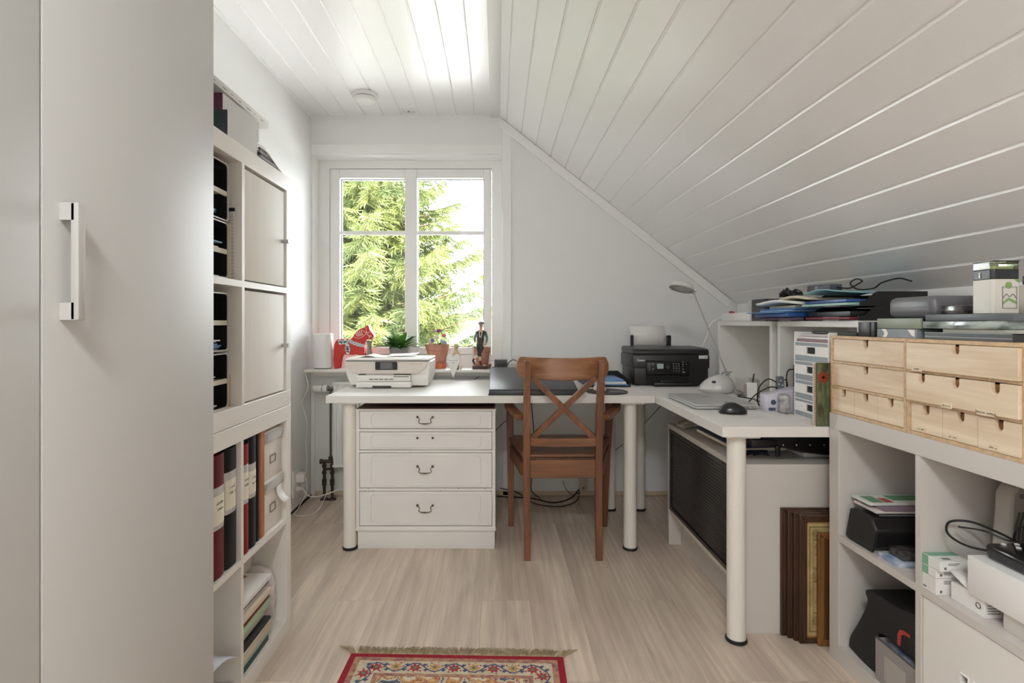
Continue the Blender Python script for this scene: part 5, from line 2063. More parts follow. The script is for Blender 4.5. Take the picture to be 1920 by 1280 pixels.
text_bm('Canon', 0.0155, (0.772, 2.9194, 0.871), (R(90), 0, 0), 0.0002, parent=T, mat_=PAPER, name='brand_lettering', bold=0.0004)
b = N()
box(b, 0.755, 0.762, 2.9190, 2.9202, 0.878, 0.888)
b.free()
b = N()
box(b, 0.7293, 0.7302, 2.948, 2.960, 0.862, 0.875)
obj('side_port', b, mat('deep_black', (6, 6, 6), 0.7), T)
b = N()
prism(b, [(3.206, 0.925), (3.2065, 0.925), (3.2365, 1.055), (3.236, 1.055)], 'X', 0.812, 1.000)
b.free()
b = N()
quad(b, [(0.800, 3.2195, 0.944), (1.008, 3.2195, 0.944), (1.000, 3.250, 1.052), (0.790, 3.250, 1.052)])
solid_thing('paper_sheet', 'white paper standing in the rear feed of the black printer', 'paper', b, PAPER, solid=0.002)

# desk lamp
LMP = mat('lamp_silver', (212, 211, 209), 0.36, metal=0.1)
T = thing('desk_lamp', 'silver desk lamp with a thin slanting arm and domed base on the right desk', 'lamp', (1.075, 2.66, DZ))
b = N()
lathe(b, [(0, 0), (0.066, 0), (0.078, 0.006), (0.085, 0.022), (0.080, 0.040), (0.066, 0.058), (0.045, 0.073), (0.022, 0.081), (0, 0.083)], (1.075, 2.66, DZ), 40, 0, 0.98, 0.95)
for v in b.verts:
    v.co.z += max(0, (v.co.z - DZ) / 0.083) * (v.co.x - 1.075) * 0.25
obj('base', b, LMP, T)
b = N()
box(b, 1.027, 1.044, 2.596, 2.601, DZ + 0.052, DZ + 0.062, rot=(R(-40), 0, R(-20)), bev=0.001)
obj('switch', b, DKGREY, T)
h0 = Vector((1.122, 2.66, DZ + 0.094))
h1 = Vector((0.962, 2.665, 1.222))
b = N()
for s in (-1, 1):
    tube(b, [h0 + Vector((0, s * 0.006, 0)), h1 + Vector((0, s * 0.006, 0))], 0.0022, 8)
obj('arm', b, SILVER, T)
b = N()
cyl(b, h0 + Vector((0, -0.014, 0)), h0 + Vector((0, 0.014, 0)), 0.009, n=14)
cyl(b, h0 + Vector((-0.026, -0.004, -0.002)), h0 + Vector((0.024, -0.004, 0.004)), 0.003, n=8)
tube(b, [h0 + Vector((0, 0, -0.002)), (1.105, 2.66, DZ + 0.080)], 0.010, 10)
for k in range(4):
    a = k * math.pi / 2 + 0.6
    tube(b, [h0 + Vector((0, -0.016, 0)), h0 + Vector((0.014 * math.cos(a), -0.016, 0.014 * math.sin(a)))], 0.003, 6)
obj('lower_joint', b, SILVER, T)
b = N()
hcn = Vector((0.905, 2.66, 1.247))
def tiltp(bm, vs, c):
    xf(bm, vs, (R(-8), R(16), 0), c)
vs_ = lathe(b, [(0, 0.030), (0.020, 0.0285), (0.042, 0.020), (0.056, 0.006), (0.060, -0.008), (0.0575, -0.008), (0.053, 0.005), (0.040, 0.018), (0, 0.027)], tuple(hcn), 36)
tiltp(b, vs_, hcn)
obj('lamp_shade', b, LMP, T)
b = N()
vs_ = lathe(b, [(0.0572, -0.0085), (0.0600, -0.0085), (0.0600, -0.0125), (0.050, -0.0125), (0.050, -0.0085)], tuple(hcn), 36)
tiltp(b, vs_, hcn)
vs_ = []
for k in range(3):
    vs_ += box(b, hcn.x - 0.050, hcn.x + 0.050, hcn.y - 0.001 + (k - 1) * 0.026, hcn.y + 0.001 + (k - 1) * 0.026, hcn.z - 0.0115, hcn.z - 0.0095)
tiltp(b, vs_, hcn)
obj('shade_grille', b, mat('grille_grey', (160, 162, 162), 0.4), T)
b = N()
ball(b, (hcn.x, hcn.y, hcn.z + 0.004), 0.012, 0.012, 0.010)
obj('bulb', b, PAPER, T)
b = N()
cyl(b, h1 + Vector((0, -0.012, 0)), h1 + Vector((0, 0.012, 0)), 0.007, n=12)
tube(b, [h1, h1 + Vector((-0.012, 0, 0.010))], 0.008, 10)
for k in range(4):
    a = k * math.pi / 2 + 0.4
    tube(b, [h1 + Vector((0, -0.013, 0)), h1 + Vector((0.012 * math.cos(a), -0.013, 0.012 * math.sin(a)))], 0.0022, 6)
obj('upper_joint', b, SILVER, T)
b = N()
tube(b, smooth_path([(1.159, 2.63, DZ + 0.014), (1.175, 2.60, DZ + 0.004), (1.105, 2.50, DZ + 0.003), (1.104, 2.46, DZ + 0.003), (1.13, 2.40, DZ + 0.003), (1.12, 2.32, DZ + 0.003), (1.15, 2.22, DZ + 0.003), (1.155, 2.20, DZ + 0.003)], 6), 0.0024, 6)
solid_thing('cable', 'black lamp cord winding over the desk behind the laptop', 'cable', b, CABLEB)

# silver laptop and black mouse
T = thing('laptop', 'closed silver laptop lying along the edge of the right desk', 'laptop', (0.89, 2.29, DZ))
b = N()
LPX0, LPX1, LPY0, LPY1 = 0.772, 1.016, 2.120, 2.465
prism(b, rrect(LPX1 - LPX0, LPY1 - LPY0, 0.016, 5, (LPX0 + LPX1) / 2, (LPY0 + LPY1) / 2), 'Z', DZ + 0.003, DZ + 0.012)
lp = obj('base', b, mat('laptop_silver', (186, 186, 184), 0.40, metal=0.35), T, bev=0.002)
b = N()
prism(b, rrect(LPX1 - LPX0, LPY1 - LPY0, 0.016, 5, (LPX0 + LPX1) / 2, (LPY0 + LPY1) / 2), 'Z', DZ + 0.0128, DZ + 0.0205)
ld = obj('lid', b, mat('laptop_silver', (186, 186, 184), 0.40, metal=0.35), T, bev=0.002)
b = N()
cyl(b, (0.900, 2.345, DZ + 0.0206), (0.900, 2.345, DZ + 0.0208), 0.016, n=32)
lg = obj('logo_disc', b, mat('logo_dark', (96, 98, 100), 0.3, metal=0.6), ld)
text_bm('hp', 0.020, (0.900, 2.345, DZ + 0.0211), (0, R(0), R(0)), 0.0001, parent=T, mat_=PAPER, name='logo')
b = N()
for k in range(9):
    box(b, 0.948 + k * 0.0042, 0.9503 + k * 0.0042, LPY0 - 0.0003, LPY0 + 0.001, DZ + 0.0055, DZ + 0.0105)
box(b, 0.992, 0.999, LPY0 - 0.0003, LPY0 + 0.001, DZ + 0.007, DZ + 0.0095)
obj('vents', b, BLACK, lp)
b = N()
for x in (0.80, 0.99):
    for y in (2.15, 2.43):
        cyl(b, (x, y, DZ), (x, y, DZ + 0.003), 0.006, n=12)
obj('foot', b, BLACK, lp)
T = thing('computer_mouse', 'glossy black mouse in front of the silver laptop', 'mouse', (0.88, 2.02, DZ))
b = N()
vs_ = ball(b, (0, 0, 0), 0.051, 0.031, 0.038, 28, 16)
for v in vs_:
    if v.co.z < 0:
        v.co.z *= 0.12
    v.co.z *= 1.0 - 0.25 * max(0, v.co.x) / 0.051
xf(b, vs_, (0, 0, R(-8)))
for v in vs_:
    v.co += Vector((0.880, 2.030, DZ + 0.0048))
obj('shell', b, mat('mouse_black', (32, 32, 35), 0.22), T)
b = N()
cyl(b, (0.857, 2.030, DZ + 0.038), (0.857, 2.037, DZ + 0.038), 0.006, n=16)
obj('wheel', b, MIDGREY, T)

# clear organiser box by the near post of the first shelf
T = thing('organiser_box', 'clear plastic organiser box with pens and a white card in front', 'box', (1.165, 2.47, DZ))
CLR = glass_mat('clear_plastic', (0.99, 0.99, 0.99), 0.5, 0.1)
b = N()
x0, x1, y0, y1, zt = 1.118, 1.186, 2.455, 2.56, DZ + 0.082
for q in ((x0, x1, y0, y0 + 0.002), (x0, x1, y1 - 0.002, y1), (x0, x0 + 0.002, y0 + 0.002, y1 - 0.002), (x1 - 0.002, x1, y0 + 0.002, y1 - 0.002), (x0 + 0.002, x1 - 0.002, (y0 + y1) / 2, (y0 + y1) / 2 + 0.002)):
    box(b, q[0], q[1], q[2], q[3], DZ, zt)
box(b, x0 + 0.002, x1 - 0.002, y0 + 0.002, y1 - 0.002, DZ, DZ + 0.002)
obj('box', b, CLR, T)
b = N()
for (x, y, h, m_) in ((1.13, 2.48, 0.06, 0), (1.145, 2.475, 0.05, 0), (1.16, 2.49, 0.045, 0)):
    box(b, x - 0.006, x + 0.006, y - 0.004, y + 0.004, DZ + 0.0025, DZ + h)
obj('erasers', b, mat('pinkish', (206, 172, 164), 0.6, col2=(196, 190, 186), vscale=50), T)
b = N()
tube(b, [(1.165, 2.50, DZ + 0.01), (1.196 - 0.015, 2.50, DZ + 0.105)], 0.0035, 8)
solid_thing('pen', 'short black pen sticking up from the clear organiser box', 'pen', b, BLACK)
b = N()
box(b, 1.124, 1.168, 2.4425, 2.4435, DZ + 0.0003, DZ + 0.070, rot=(R(-6), 0, R(-6)))
solid_thing('paper_card', 'white notepad card leaning against the clear organiser box', 'paper', b, PAPER)
# cables, hub and wipes box beside the drawer tower
T = thing('wipes_box', 'white and blue carton with oval holes beside the grey drawer tower', 'box', (1.07, 2.10, DZ))
b = N()
box(b, 1.030, 1.150, 2.072, 2.13, DZ, DZ + 0.092, bev=0.001)
for v in b.verts:
    if v.co.z > DZ + 0.05 and v.co.x < 1.08:
        v.co.z -= 0.030
obj('carton', b, mat('carton_lilac', (206, 202, 214), 0.5), T)
b = N()
cyl(b, (1.052, 2.0715, DZ + 0.036), (1.052, 2.0705, DZ + 0.036), 0.010, n=20)
box(b, 1.034, 1.060, 2.0705, 2.0715, DZ + 0.004, DZ + 0.016)
obj('print', b, mat('blue_grey_print', (74, 84, 108), 0.5), T)
b = N()
box(b, 1.062, 1.092, 2.018, 2.066, DZ, DZ + 0.072, bev=0.010, seg=3)
solid_thing('plastic_pouch', 'crumpled clear plastic pouch between the carton and the drawer tower', 'pouch', b, mat('pouch_grey', (128, 124, 124), 0.15, col2=(190, 186, 184), vscale=40, bump=1.0, bscale=60), None)
T = thing('usb_hub', 'upright grey hub with white symbols behind the lilac carton', 'hub', (1.095, 2.16, DZ))
b = N()
box(b, 1.100, 1.128, 2.135, 2.152, DZ, DZ + 0.128, bev=0.004)
obj('body', b, mat('hub_grey', (96, 102, 106), 0.4), T)
b = N()
for (x, z_) in ((1.114, 0.112), (1.107, 0.098), (1.120, 0.094), (1.110, 0.080), (1.119, 0.070), (1.112, 0.060)):
    cyl(b, (x, 2.1352, DZ + z_), (x, 2.1342, DZ + z_), 0.0028, n=10)
obj('symbols', b, PAPER, T)
for k, (pts, lb) in enumerate((
        ([(1.100, 2.14, DZ + 0.105), (1.075, 2.16, DZ + 0.115), (1.050, 2.18, DZ + 0.080), (1.048, 2.19, DZ + 0.03), (1.06, 2.20, DZ + 0.005)], 'black cable looping high from the grey hub down behind the carton'),
        ([(1.100, 2.135, DZ + 0.085), (1.070, 2.14, DZ + 0.085), (1.035, 2.17, DZ + 0.055), (1.015, 2.19, DZ + 0.022), (1.008, 2.20, DZ + 0.010)], 'black cable ending in a plug by the laptop corner'),
        ([(1.128, 2.14, DZ + 0.115), (1.145, 2.15, DZ + 0.108), (1.150, 2.15, DZ + 0.060), (1.152, 2.15, DZ + 0.01)], 'black cable dropping from the right side of the grey hub'),
        ([(1.205, 2.20, DZ + 0.150), (1.170, 2.18, DZ + 0.150), (1.155, 2.17, DZ + 0.125), (1.157, 2.17, DZ + 0.05), (1.157, 2.17, DZ + 0.004)], 'black cable hooking down inside the near small shelf'))):
    b = N()
    tube(b, smooth_path(pts, 6), 0.0026, 6)
    if k == 1:
        tube(b, [(1.008, 2.200, DZ + 0.010), (0.998, 2.212, DZ + 0.0065)], 0.006, 8)
    solid_thing('cable', lb, 'cable', b, CABLEB)
b = N()
box(b, 1.196, 1.236, 2.14, 2.20, DZ + 0.0, DZ + 0.170, bev=0.004)
solid_thing('charger_block', 'dark upright charger inside the small shelf behind the drawer tower', 'charger', b, DKGREY)

# grey and white drawer tower
T = thing('drawer_tower', 'white and grey desktop tower of four drawers with dark finger holes', 'drawers', (1.25, 1.91, DZ))
GB = mat('drawer_grey_blue', (146, 154, 158), 0.5)
tx0, tx1, ty0, ty1 = 1.100, 1.40, 1.802, 2.010
zl = [DZ, 0.7985, 0.8665, 0.935, 1.004]
b = N()
for y in ((ty0, ty0 + 0.003), (ty1 - 0.003, ty1)):
    box(b, tx0 - 0.002, tx1, y[0], y[1], DZ, 1.040 - 0.0)
for z_ in (DZ + 0.0001, *[z - 0.0015 for z in zl[1:]]):
    box(b, tx0 - 0.001, tx1, ty0 + 0.003, ty1 - 0.003, z_, z_ + 0.003)
box(b, tx1 - 0.003, tx1, ty0 + 0.003, ty1 - 0.003, DZ + 0.004, 1.035)
obj('frame', b, PLAST, T)
for k in range(4):
    za, zb = zl[k] + (0.0035 if k == 0 else 0.002), zl[k + 1] - 0.0020
    yc = (ty0 + ty1) / 2
    b = N()
    yA, yB = ty0 + 0.0035, ty1 - 0.0035
    hw, hh = 0.024, 0.0110
    zc2 = (za + zb) / 2 + 0.006
    for q in ((yA, yc - hw, za, zb), (yc + hw, yB, za, zb), (yc - hw, yc + hw, za, zc2 - hh), (yc - hw, yc + hw, zc2 + hh, zb)):
        box(b, tx0, tx0 + 0.003, *q)
    for s in (-1, 1):      # rounded ends of the finger hole
        for m_ in range(4):
            a0_, a1_ = math.pi / 2 * m_ / 4, math.pi / 2 * (m_ + 1) / 4
            for t_ in (-1, 1):
                yy0 = yc + s * (hw - 0.008 + 0.008 * math.sin(a0_))
                box(b, tx0, tx0 + 0.003, min(yy0, yc + s * hw), max(yy0, yc + s * hw), *sorted((zc2 + t_ * hh * math.cos(a0_), zc2 + t_ * (hh))))
    bmesh.ops.remove_doubles(b, verts=b.verts, dist=0.00001)
    d = obj('drawer', b, GB, T)
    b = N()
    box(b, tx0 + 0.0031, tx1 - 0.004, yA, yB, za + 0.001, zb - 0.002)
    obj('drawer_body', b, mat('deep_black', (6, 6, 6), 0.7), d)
    b = N()
    for q in ((yA, yc - hw - 0.002), (yc + hw + 0.002, yB)):
        box(b, tx0 - 0.0008, tx0 - 0.0001, q[0], q[1], zc2 - 0.0185, zc2 + 0.0155)
    box(b, tx0 - 0.0008, tx0 - 0.0001, yc - hw - 0.002, yc + hw + 0.002, zc2 + hh + 0.001, zc2 + 0.0155)
    box(b, tx0 - 0.0008, tx0 - 0.0001, yc - hw - 0.002, yc + hw + 0.002, zc2 - 0.0185, zc2 - hh - 0.001)
    obj('white_band', b, PAPER, d)
MAG = [('grey-brown magazine lying lowest on top of the drawer tower', (140, 108, 116)), ('white magazine in the middle on top of the drawer tower', (222, 218, 216)), ('pale magazine uppermost on the drawer tower', (196, 188, 190))]
z_ = 1.0058
for k, (lb, c) in enumerate(MAG):
    b = N()
    box(b, tx0 + 0.004 + 0.003 * k, tx1 - 0.01, ty0 + 0.006, ty1 - 0.006 - 0.01 * k, z_, z_ + 0.0085, bev=0.001)
    solid_thing('magazine', lb, 'magazine', b, mat('mag_%d_%d_%d' % c, c, 0.5), 'magazines on the drawer tower')
    z_ += 0.0095
b = N()
tube(b, [(1.110, 1.825, 1.0400), (1.110, 1.850, 1.0400), (1.110, 1.90, 1.0400), (1.110, 1.915, 1.0400)], 0.006, 10, radii=[0.0035, 0.0055, 0.0055, 0.003])
solid_thing('marker_pen', 'black marker lying on the magazines on the drawer tower', 'pen', b, BLACK)

# spiral notebook
T = thing('spiral_notebook', 'spiral notebook with a dark green cover and red flower leaning by the drawer tower', 'notebook', (1.11, 1.79, DZ))
def nb_mat():
    m = bpy.data.materials.new('meadow_cover')
    m.use_nodes = True
    nt = m.node_tree
    b = nt.nodes['Principled BSDF']
    b.inputs['Roughness'].default_value = 0.3
    tc = nt.nodes.new('ShaderNodeTexCoord')
    mp = nt.nodes.new('ShaderNodeMapping')
    mp.inputs['Scale'].default_value = (40, 40, 11)
    n = nt.nodes.new('ShaderNodeTexNoise')
    n.inputs['Scale'].default_value = 2
    n.inputs['Detail'].default_value = 6
    nt.links.new(tc.outputs['Object'], mp.inputs[0])
    nt.links.new(mp.outputs[0], n.inputs['Vector'])
    r = nt.nodes.new('ShaderNodeValToRGB')
    r.color_ramp.elements[0].position = 0.38
    r.color_ramp.elements[0].color = srgb(66, 66, 48)
    r.color_ramp.elements[1].position = 0.68
    r.color_ramp.elements[1].color = srgb(116, 126, 92)
    nt.links.new(n.outputs['Fac'], r.inputs[0])
    nt.links.new(r.outputs[0], b.inputs['Base Color'])
    return m
b = N()
box(b, 1.040, 1.180, 1.7855, 1.794, DZ, DZ + 0.208)
obj('pages', b, mat('notebook_pages', (206, 190, 168), 0.7), T)
b = N()
box(b, 1.046, 1.180, 1.7835, 1.7853, DZ, DZ + 0.208)
cv = obj('cover', b, nb_mat(), T)
b = N()
for k in range(11):
    a = k * 2 * math.pi / 11
    vs_ = box(b, -0.002, 0.002, -0.0004, 0.0004, 0.002, 0.021)
    xf(b, vs_, (0, a, 0))
    for v in vs_:
        v.co += Vector((1.069, 1.7829, DZ + 0.160))
for k in range(18):
    a = k * 2 * math.pi / 18 + 0.1
    vs_ = box(b, -0.0028, 0.0028, -0.0003, 0.0003, 0.0, 0.016)
    xf(b, vs_, (0, a, 0))
    for v in vs_:
        v.co += Vector((1.069, 1.7832, DZ + 0.160))
obj('flower_print', b, mat('flower_red', (146, 62, 42), 0.5), cv)
b = N()
for k in range(34):
    z_ = DZ + 0.006 + k * 0.0059
    lp_ = [(1.0455 + 0.0055 * math.cos(a), 1.789 + 0.0075 * math.sin(a), z_ + 0.0008 * a / 6.28) for a in [2 * math.pi * q / 10 for q in range(11)]]
    tube(b, lp_, 0.0008, 5)
obj('spiral_wire', b, mat('wire_brown', (120, 84, 78), 0.35, metal=0.5), T)['kind'] = 'stuff'
# ================================================================ on the two small shelves
HZ = 1.0802
T = thing('power_box', 'flat white power box lying on the small shelf nearest the window wall', 'power box', (1.25, 2.72, HZ))
b = N()
box(b, 1.198, 1.300, 2.580, 2.900, HZ, HZ + 0.042, bev=0.004)
obj('body', b, PLAST, T)
b = N()
tube(b, smooth_path([(1.210, 2.901, HZ + 0.018), (1.195, 2.94, HZ + 0.016), (1.165, 2.97, HZ - 0.02), (1.150, 2.98, HZ - 0.08), (1.128, 3.00, HZ - 0.17), (1.155, 3.05, HZ - 0.24), (1.17, 3.22, HZ - 0.30)], 7), 0.0035, 8)
obj('cord', b, CABLEW, T)
b = N()
ball(b, (1.222, 2.84, HZ + 0.0475), 0.011, 0.010, 0.006)
ball(b, (1.236, 2.845, HZ + 0.0465), 0.006, 0.006, 0.005)
solid_thing('red_clip', 'tiny red object lying on the white power box', 'clip', b, mat('dull_red', (176, 62, 58), 0.5))
b = N()
box(b, 1.215, 1.245, 2.597, 2.640, HZ + 0.0422, HZ + 0.098, bev=0.002)
solid_thing('small_carton', 'small pale grey box standing on the power box beside the smoked holder', 'box', b, mat('pale_grey', (190, 190, 190), 0.5))
T = thing('magazine_holder', 'smoked plastic magazine holder at the left end of the black trays', 'holder', (1.25, 2.48, HZ))
SMK = mat('smoked_plastic', (66, 68, 70), 0.15, alpha=0.85)
b = N()
for q in ((1.196, 1.20, 2.43, 2.555), (1.35, 1.354, 2.43, 2.555), (1.20, 1.35, 2.551, 2.555), (1.20, 1.35, 2.43, 2.434)):
    box(b, q[0], q[1], q[2], q[3], HZ + 0.0005, HZ + 0.100)
obj('shell', b, SMK, T)

# black letter trays, open towards the room
TB = mat('tray_black_satin', (24, 23, 23), 0.33)
def open_tray(label, x0, x1, y0, y1, z0, h, hf=0.016):
    T = thing('letter_tray', label, 'letter tray', ((x0 + x1) / 2, (y0 + y1) / 2, z0), 0, 'black letter trays on the small shelves')
    prof = [(x0, z0), (x0, z0 + hf)]
    for k in range(7):
        t = k / 6
        prof.append((x0 + 0.012 + 0.050 * t, z0 + hf + (h - hf) * (0.5 - 0.5 * math.cos(math.pi * t))))
    prof += [(x1, z0 + h), (x1, z0)]
    b = N()
    prism(b, prof, 'Y', y0, y0 + 0.003)
    prism(b, prof, 'Y', y1 - 0.003, y1)
    box(b, x0, x1, y0 + 0.003, y1 - 0.003, z0, z0 + 0.0025)
    box(b, x1 - 0.003, x1, y0 + 0.003, y1 - 0.003, z0 + 0.0025, z0 + h)
    obj('tray', b, TB, T)
    b = N()
    yc = (y0 + y1) / 2
    box(b, x0 - 0.0015, x0, yc - 0.045, yc + 0.045, z0 + 0.001, z0 + hf)
    obj('label_holder', b, mat('label_pale', (176, 182, 184), 0.4), T)
    return T
open_tray('low black letter tray under the window-side pile of blue sleeves', 1.195, 1.440, 2.115, 2.400, HZ, 0.045)
open_tray('lower of the two black letter trays nearer the camera', 1.195, 1.440, 1.800, 2.095, HZ, 0.048)
open_tray('upper of the two black letter trays nearer the camera', 1.200, 1.425, 1.800, 2.095, HZ + 0.0495, 0.048)
docs = [  # label, x0, x1, y0, y1, z, thickness, material, sag
    ('purple-edged bundle lowest in the window-side tray', 1.160, 1.42, 2.13, 2.39, 0.004, 0.010, mat('mauve', (96, 76, 96), 0.5), 0),
    ('deep blue folder pile in the window-side tray', 1.135, 1.42, 2.14, 2.39, 0.0165, 0.014, mat('deep_blue', (44, 84, 150), 0.35), 0),
    ('light blue sleeve jutting furthest out of the window-side tray', 1.105, 1.40, 2.16, 2.41, 0.0322, 0.004, BLUEP, 0),
    ('pale blue sleeve in the upper part of the window-side pile', 1.145, 1.41, 2.15, 2.37, 0.0382, 0.006, LBLUE, 0),
    ('mid blue sleeve above the pale one in the window-side pile', 1.158, 1.41, 2.13, 2.39, 0.046, 0.005, mat('mid_blue', (72, 128, 190), 0.35), 0),
    ('cream papers under the white bundle in the window-side pile', 1.180, 1.41, 2.14, 2.36, 0.0525, 0.010, mat('cream_paper', (218, 208, 186), 0.7), 0),
    ('dark red sheets in the lower near letter tray', 1.180, 1.41, 1.815, 2.085, 0.0045, 0.008, mat('dark_red_sheet', (120, 34, 48), 0.5), 0),
    ('black folder in the lower near letter tray', 1.190, 1.41, 1.82, 2.085, 0.0145, 0.018, BLACK, 0),
    ('mint green sheets in the upper near letter tray', 1.172, 1.40, 1.83, 2.09, 0.0535, 0.008, mat('mint', (166, 204, 198), 0.6), 0),
    ('blue folder in the upper near letter tray', 1.180, 1.40, 1.83, 2.09, 0.0635, 0.010, mat('deep_blue', (44, 84, 150), 0.35), 0)]
for lb, x0, x1, y0, y1, z_, t_, m_, s_ in docs:
    b = N()
    box(b, x0, x1, y0, y1, HZ + z_, HZ + z_ + t_, bev=0.001, rot=(0, 0, R(random.Random(lb).uniform(-3, 3))))
    solid_thing('document_folder', lb, 'papers', b, m_, 'papers in the black trays')
def bundle(label, cx, cy, w, d, z_, t_, rot, m_):
    b = N()
    g = {}
    n = 8
    for i in range(n + 1):
        for j in range(n + 1):
            u, v = i / n - 0.5, j / n - 0.5
            g[i, j] = b.verts.new((u * w, v * d, 0.014 * max(0, -u - 0.2) + 0.006 * math.cos(v * 5)))
    for i in range(n):
        for j in range(n):
            b.faces.new((g[i, j], g[i + 1, j], g[i + 1, j + 1], g[i, j + 1])).smooth = True
    r_ = Euler((0, 0, rot)).to_matrix()
    for v in b.verts:
        v.co = r_ @ v.co + Vector((cx, cy, z_))
    return solid_thing('paper_bundle', label, 'papers', b, m_, 'papers in the black trays', solid=t_)
bundle('white stapled bundle with upturned edge on top of the blue pile', 1.245, 2.235, 0.22, 0.27, HZ + 0.076, 0.010, 0.1, PAPER)
bundle('cream bundle lying over the white stapled one', 1.27, 2.16, 0.20, 0.22, HZ + 0.090, 0.008, -0.05, mat('cream_paper', (218, 208, 186), 0.7))
bundle('aqua sheets lying across both black tray stacks', 1.285, 1.985, 0.22, 0.20, HZ + 0.1045, 0.003, 0.05, mat('aqua', (150, 196, 206), 0.5))
T = thing('power_adapter', 'grey laptop power adapter lying on the papers above the trays', 'adapter', (1.25, 2.06, HZ + 0.103))
b = N()
box(b, 1.215, 1.265, 2.000, 2.125, HZ + 0.1105, HZ + 0.136, bev=0.004, rot=(0, 0, 0.12))
obj('brick', b, mat('adapter_grey', (74, 76, 80), 0.4), T)
b = N()
box(b, 1.213, 1.2145, 2.055, 2.085, HZ + 0.116, HZ + 0.131)
obj('rating_label', b, MIDGREY, T)
b = N()
tube(b, smooth_path([(1.25, 2.00, HZ + 0.123), (1.27, 1.96, HZ + 0.118), (1.28, 1.925, HZ + 0.132), (1.275, 1.90, HZ + 0.140), (1.27, 1.925, HZ + 0.148), (1.27, 1.955, HZ + 0.134), (1.28, 1.93, HZ + 0.112), (1.30, 1.88, HZ + 0.112), (1.31, 1.85, HZ + 0.130), (1.33, 1.80, HZ + 0.140), (1.35, 1.77, HZ + 0.128)], 7), 0.0026, 6)
obj('cord', b, CABLEB, T)
b = N()
pts = []
for k in range(64):
    a = k * 0.47
    pts.append((1.215 + 0.022 * math.cos(a) + 0.008 * math.sin(a * 2.3), 2.245 + (0.060 + 0.02 * math.sin(a * 0.31)) * math.sin(a), HZ + 0.1040 + 0.0002 * k + 0.020 * math.exp(-(math.sin(a) - 0.1) ** 2 * 9)))
tube(b, pts, 0.0034, 6)
solid_thing('cable', 'coiled black cable on top of the paper bundles above the trays', 'cable', b, CABLEB)

# ================================================================ on the birch drawer boxes
MZ = 1.0322
def carton(name, label, cat, q, m_, bev=0.001, group='boxes and devices on the birch drawers', **kw):
    b = N()
    box(b, *q, bev=bev, **kw)
    return solid_thing(name, label, cat, b, m_, group)
carton('notebook', 'thin dark green notebook lying at the window end of the birch boxes', 'notebook', (1.100, 1.22, 1.665, 1.760, MZ, MZ + 0.010), mat('dark_green_book', (44, 52, 40), 0.6))
T = thing('small_speaker', 'pair of small black boxes standing next to the green carton', 'speaker', (1.15, 1.61, MZ))
b = N()
box(b, 1.095, 1.18, 1.598, 1.650, MZ, MZ + 0.044, bev=0.001)
box(b, 1.095, 1.18, 1.578, 1.5955, MZ, MZ + 0.044, bev=0.001)
obj('body', b, BLACK, T)
T = thing('carton', 'grey carton with a white zigzag print at the bottom of the stack', 'box', (1.18, 1.50, MZ))
b = N()
box(b, 1.098, 1.26, 1.424, 1.572, MZ, MZ + 0.0245, bev=0.0008, seg=1)
obj('box', b, mat('carton_bluegrey', (142, 148, 154), 0.5, col2=(120, 128, 136), vscale=8), T)
b = N()
prism(b, [(1.553, MZ + 0.024), (1.537, MZ + 0.024), (1.527, MZ + 0.012), (1.533, MZ + 0.001), (1.549, MZ + 0.001), (1.541, MZ + 0.012)], 'X', 1.0972, 1.0979)
prism(b, [(1.455, MZ + 0.023), (1.430, MZ + 0.023), (1.430, MZ + 0.004), (1.440, MZ + 0.008)], 'X', 1.0972, 1.0979)
obj('print', b, PAPER, T)
T = thing('carton', 'flat greyish green box in the middle of the stack, under the grey case', 'box', (1.18, 1.49, MZ + 0.025))
b = N()
box(b, 1.100, 1.27, 1.412, 1.575, MZ + 0.0255, MZ + 0.0535, bev=0.001)
obj('lid', b, mat('sage_box', (128, 138, 122), 0.4, col2=(144, 152, 136), vscale=6), T)
b = N()
box(b, 1.104, 1.27, 1.4085, 1.4115, MZ + 0.0255, MZ + 0.0535)
obj('dark_end', b, BLACK, T)
T = thing('instrument_case', 'rounded grey hard case lying on top of the sage green box', 'case', (1.22, 1.47, MZ + 0.055))
CASE = mat('case_grey', (104, 104, 108), 0.35)
b = N()
box(b, 1.118, 1.345, 1.395, 1.560, MZ + 0.0545, MZ + 0.112, bev=0.018, seg=4)
obj('shell', b, CASE, T)
b = N()
for q in ((1.1172, 1.1185, 1.413, 1.542), (1.136, 1.327, 1.3942, 1.3955)):
    box(b, q[0], q[1], q[2], q[3], MZ + 0.0822, MZ + 0.0832)
obj('seam', b, BLACK, T)
# flat devices and cases stacked at the right
DK = mat('device_dark', (46, 48, 50), 0.35)
T = thing('flat_device', 'flat black device with two thin light lines, lowest in the right stack', 'device', (1.22, 1.28, MZ))
b = N()
box(b, 1.100, 1.36, 1.160, 1.400, MZ, MZ + 0.0175, bev=0.0008, seg=1)
obj('body', b, DK, T)
b = N()
for z_ in (0.0065, 0.0168):
    box(b, 1.0990, 1.0999, 1.161, 1.399, MZ + z_, MZ + z_ + 0.0009)
obj('light_line', b, mat('light_line', (190, 192, 192), 0.3), T)
carton('flat_carton', 'thin light grey carton between the lowest device and the marbled case', 'box', (1.102, 1.34, 1.150, 1.345, MZ + 0.0182, MZ + 0.0262), mat('thin_grey', (168, 168, 160), 0.6), 0.0005)
T = thing('marbled_case', 'flat case with a green-grey marbled edge in the right stack', 'case', (1.22, 1.29, MZ + 0.028))
b = N()
box(b, 1.097, 1.36, 1.178, 1.402, MZ + 0.0272, MZ + 0.0452, bev=0.001)
obj('edge', b, mat('marble_green', (168, 178, 172), 0.2, col2=(84, 98, 92), vscale=22, stretch=(1, 1, 2.2), coat=0.5), T)
T = thing('binder_case', 'dark grey flat case on top of the right stack, under the tall package', 'case', (1.22, 1.27, MZ + 0.046))
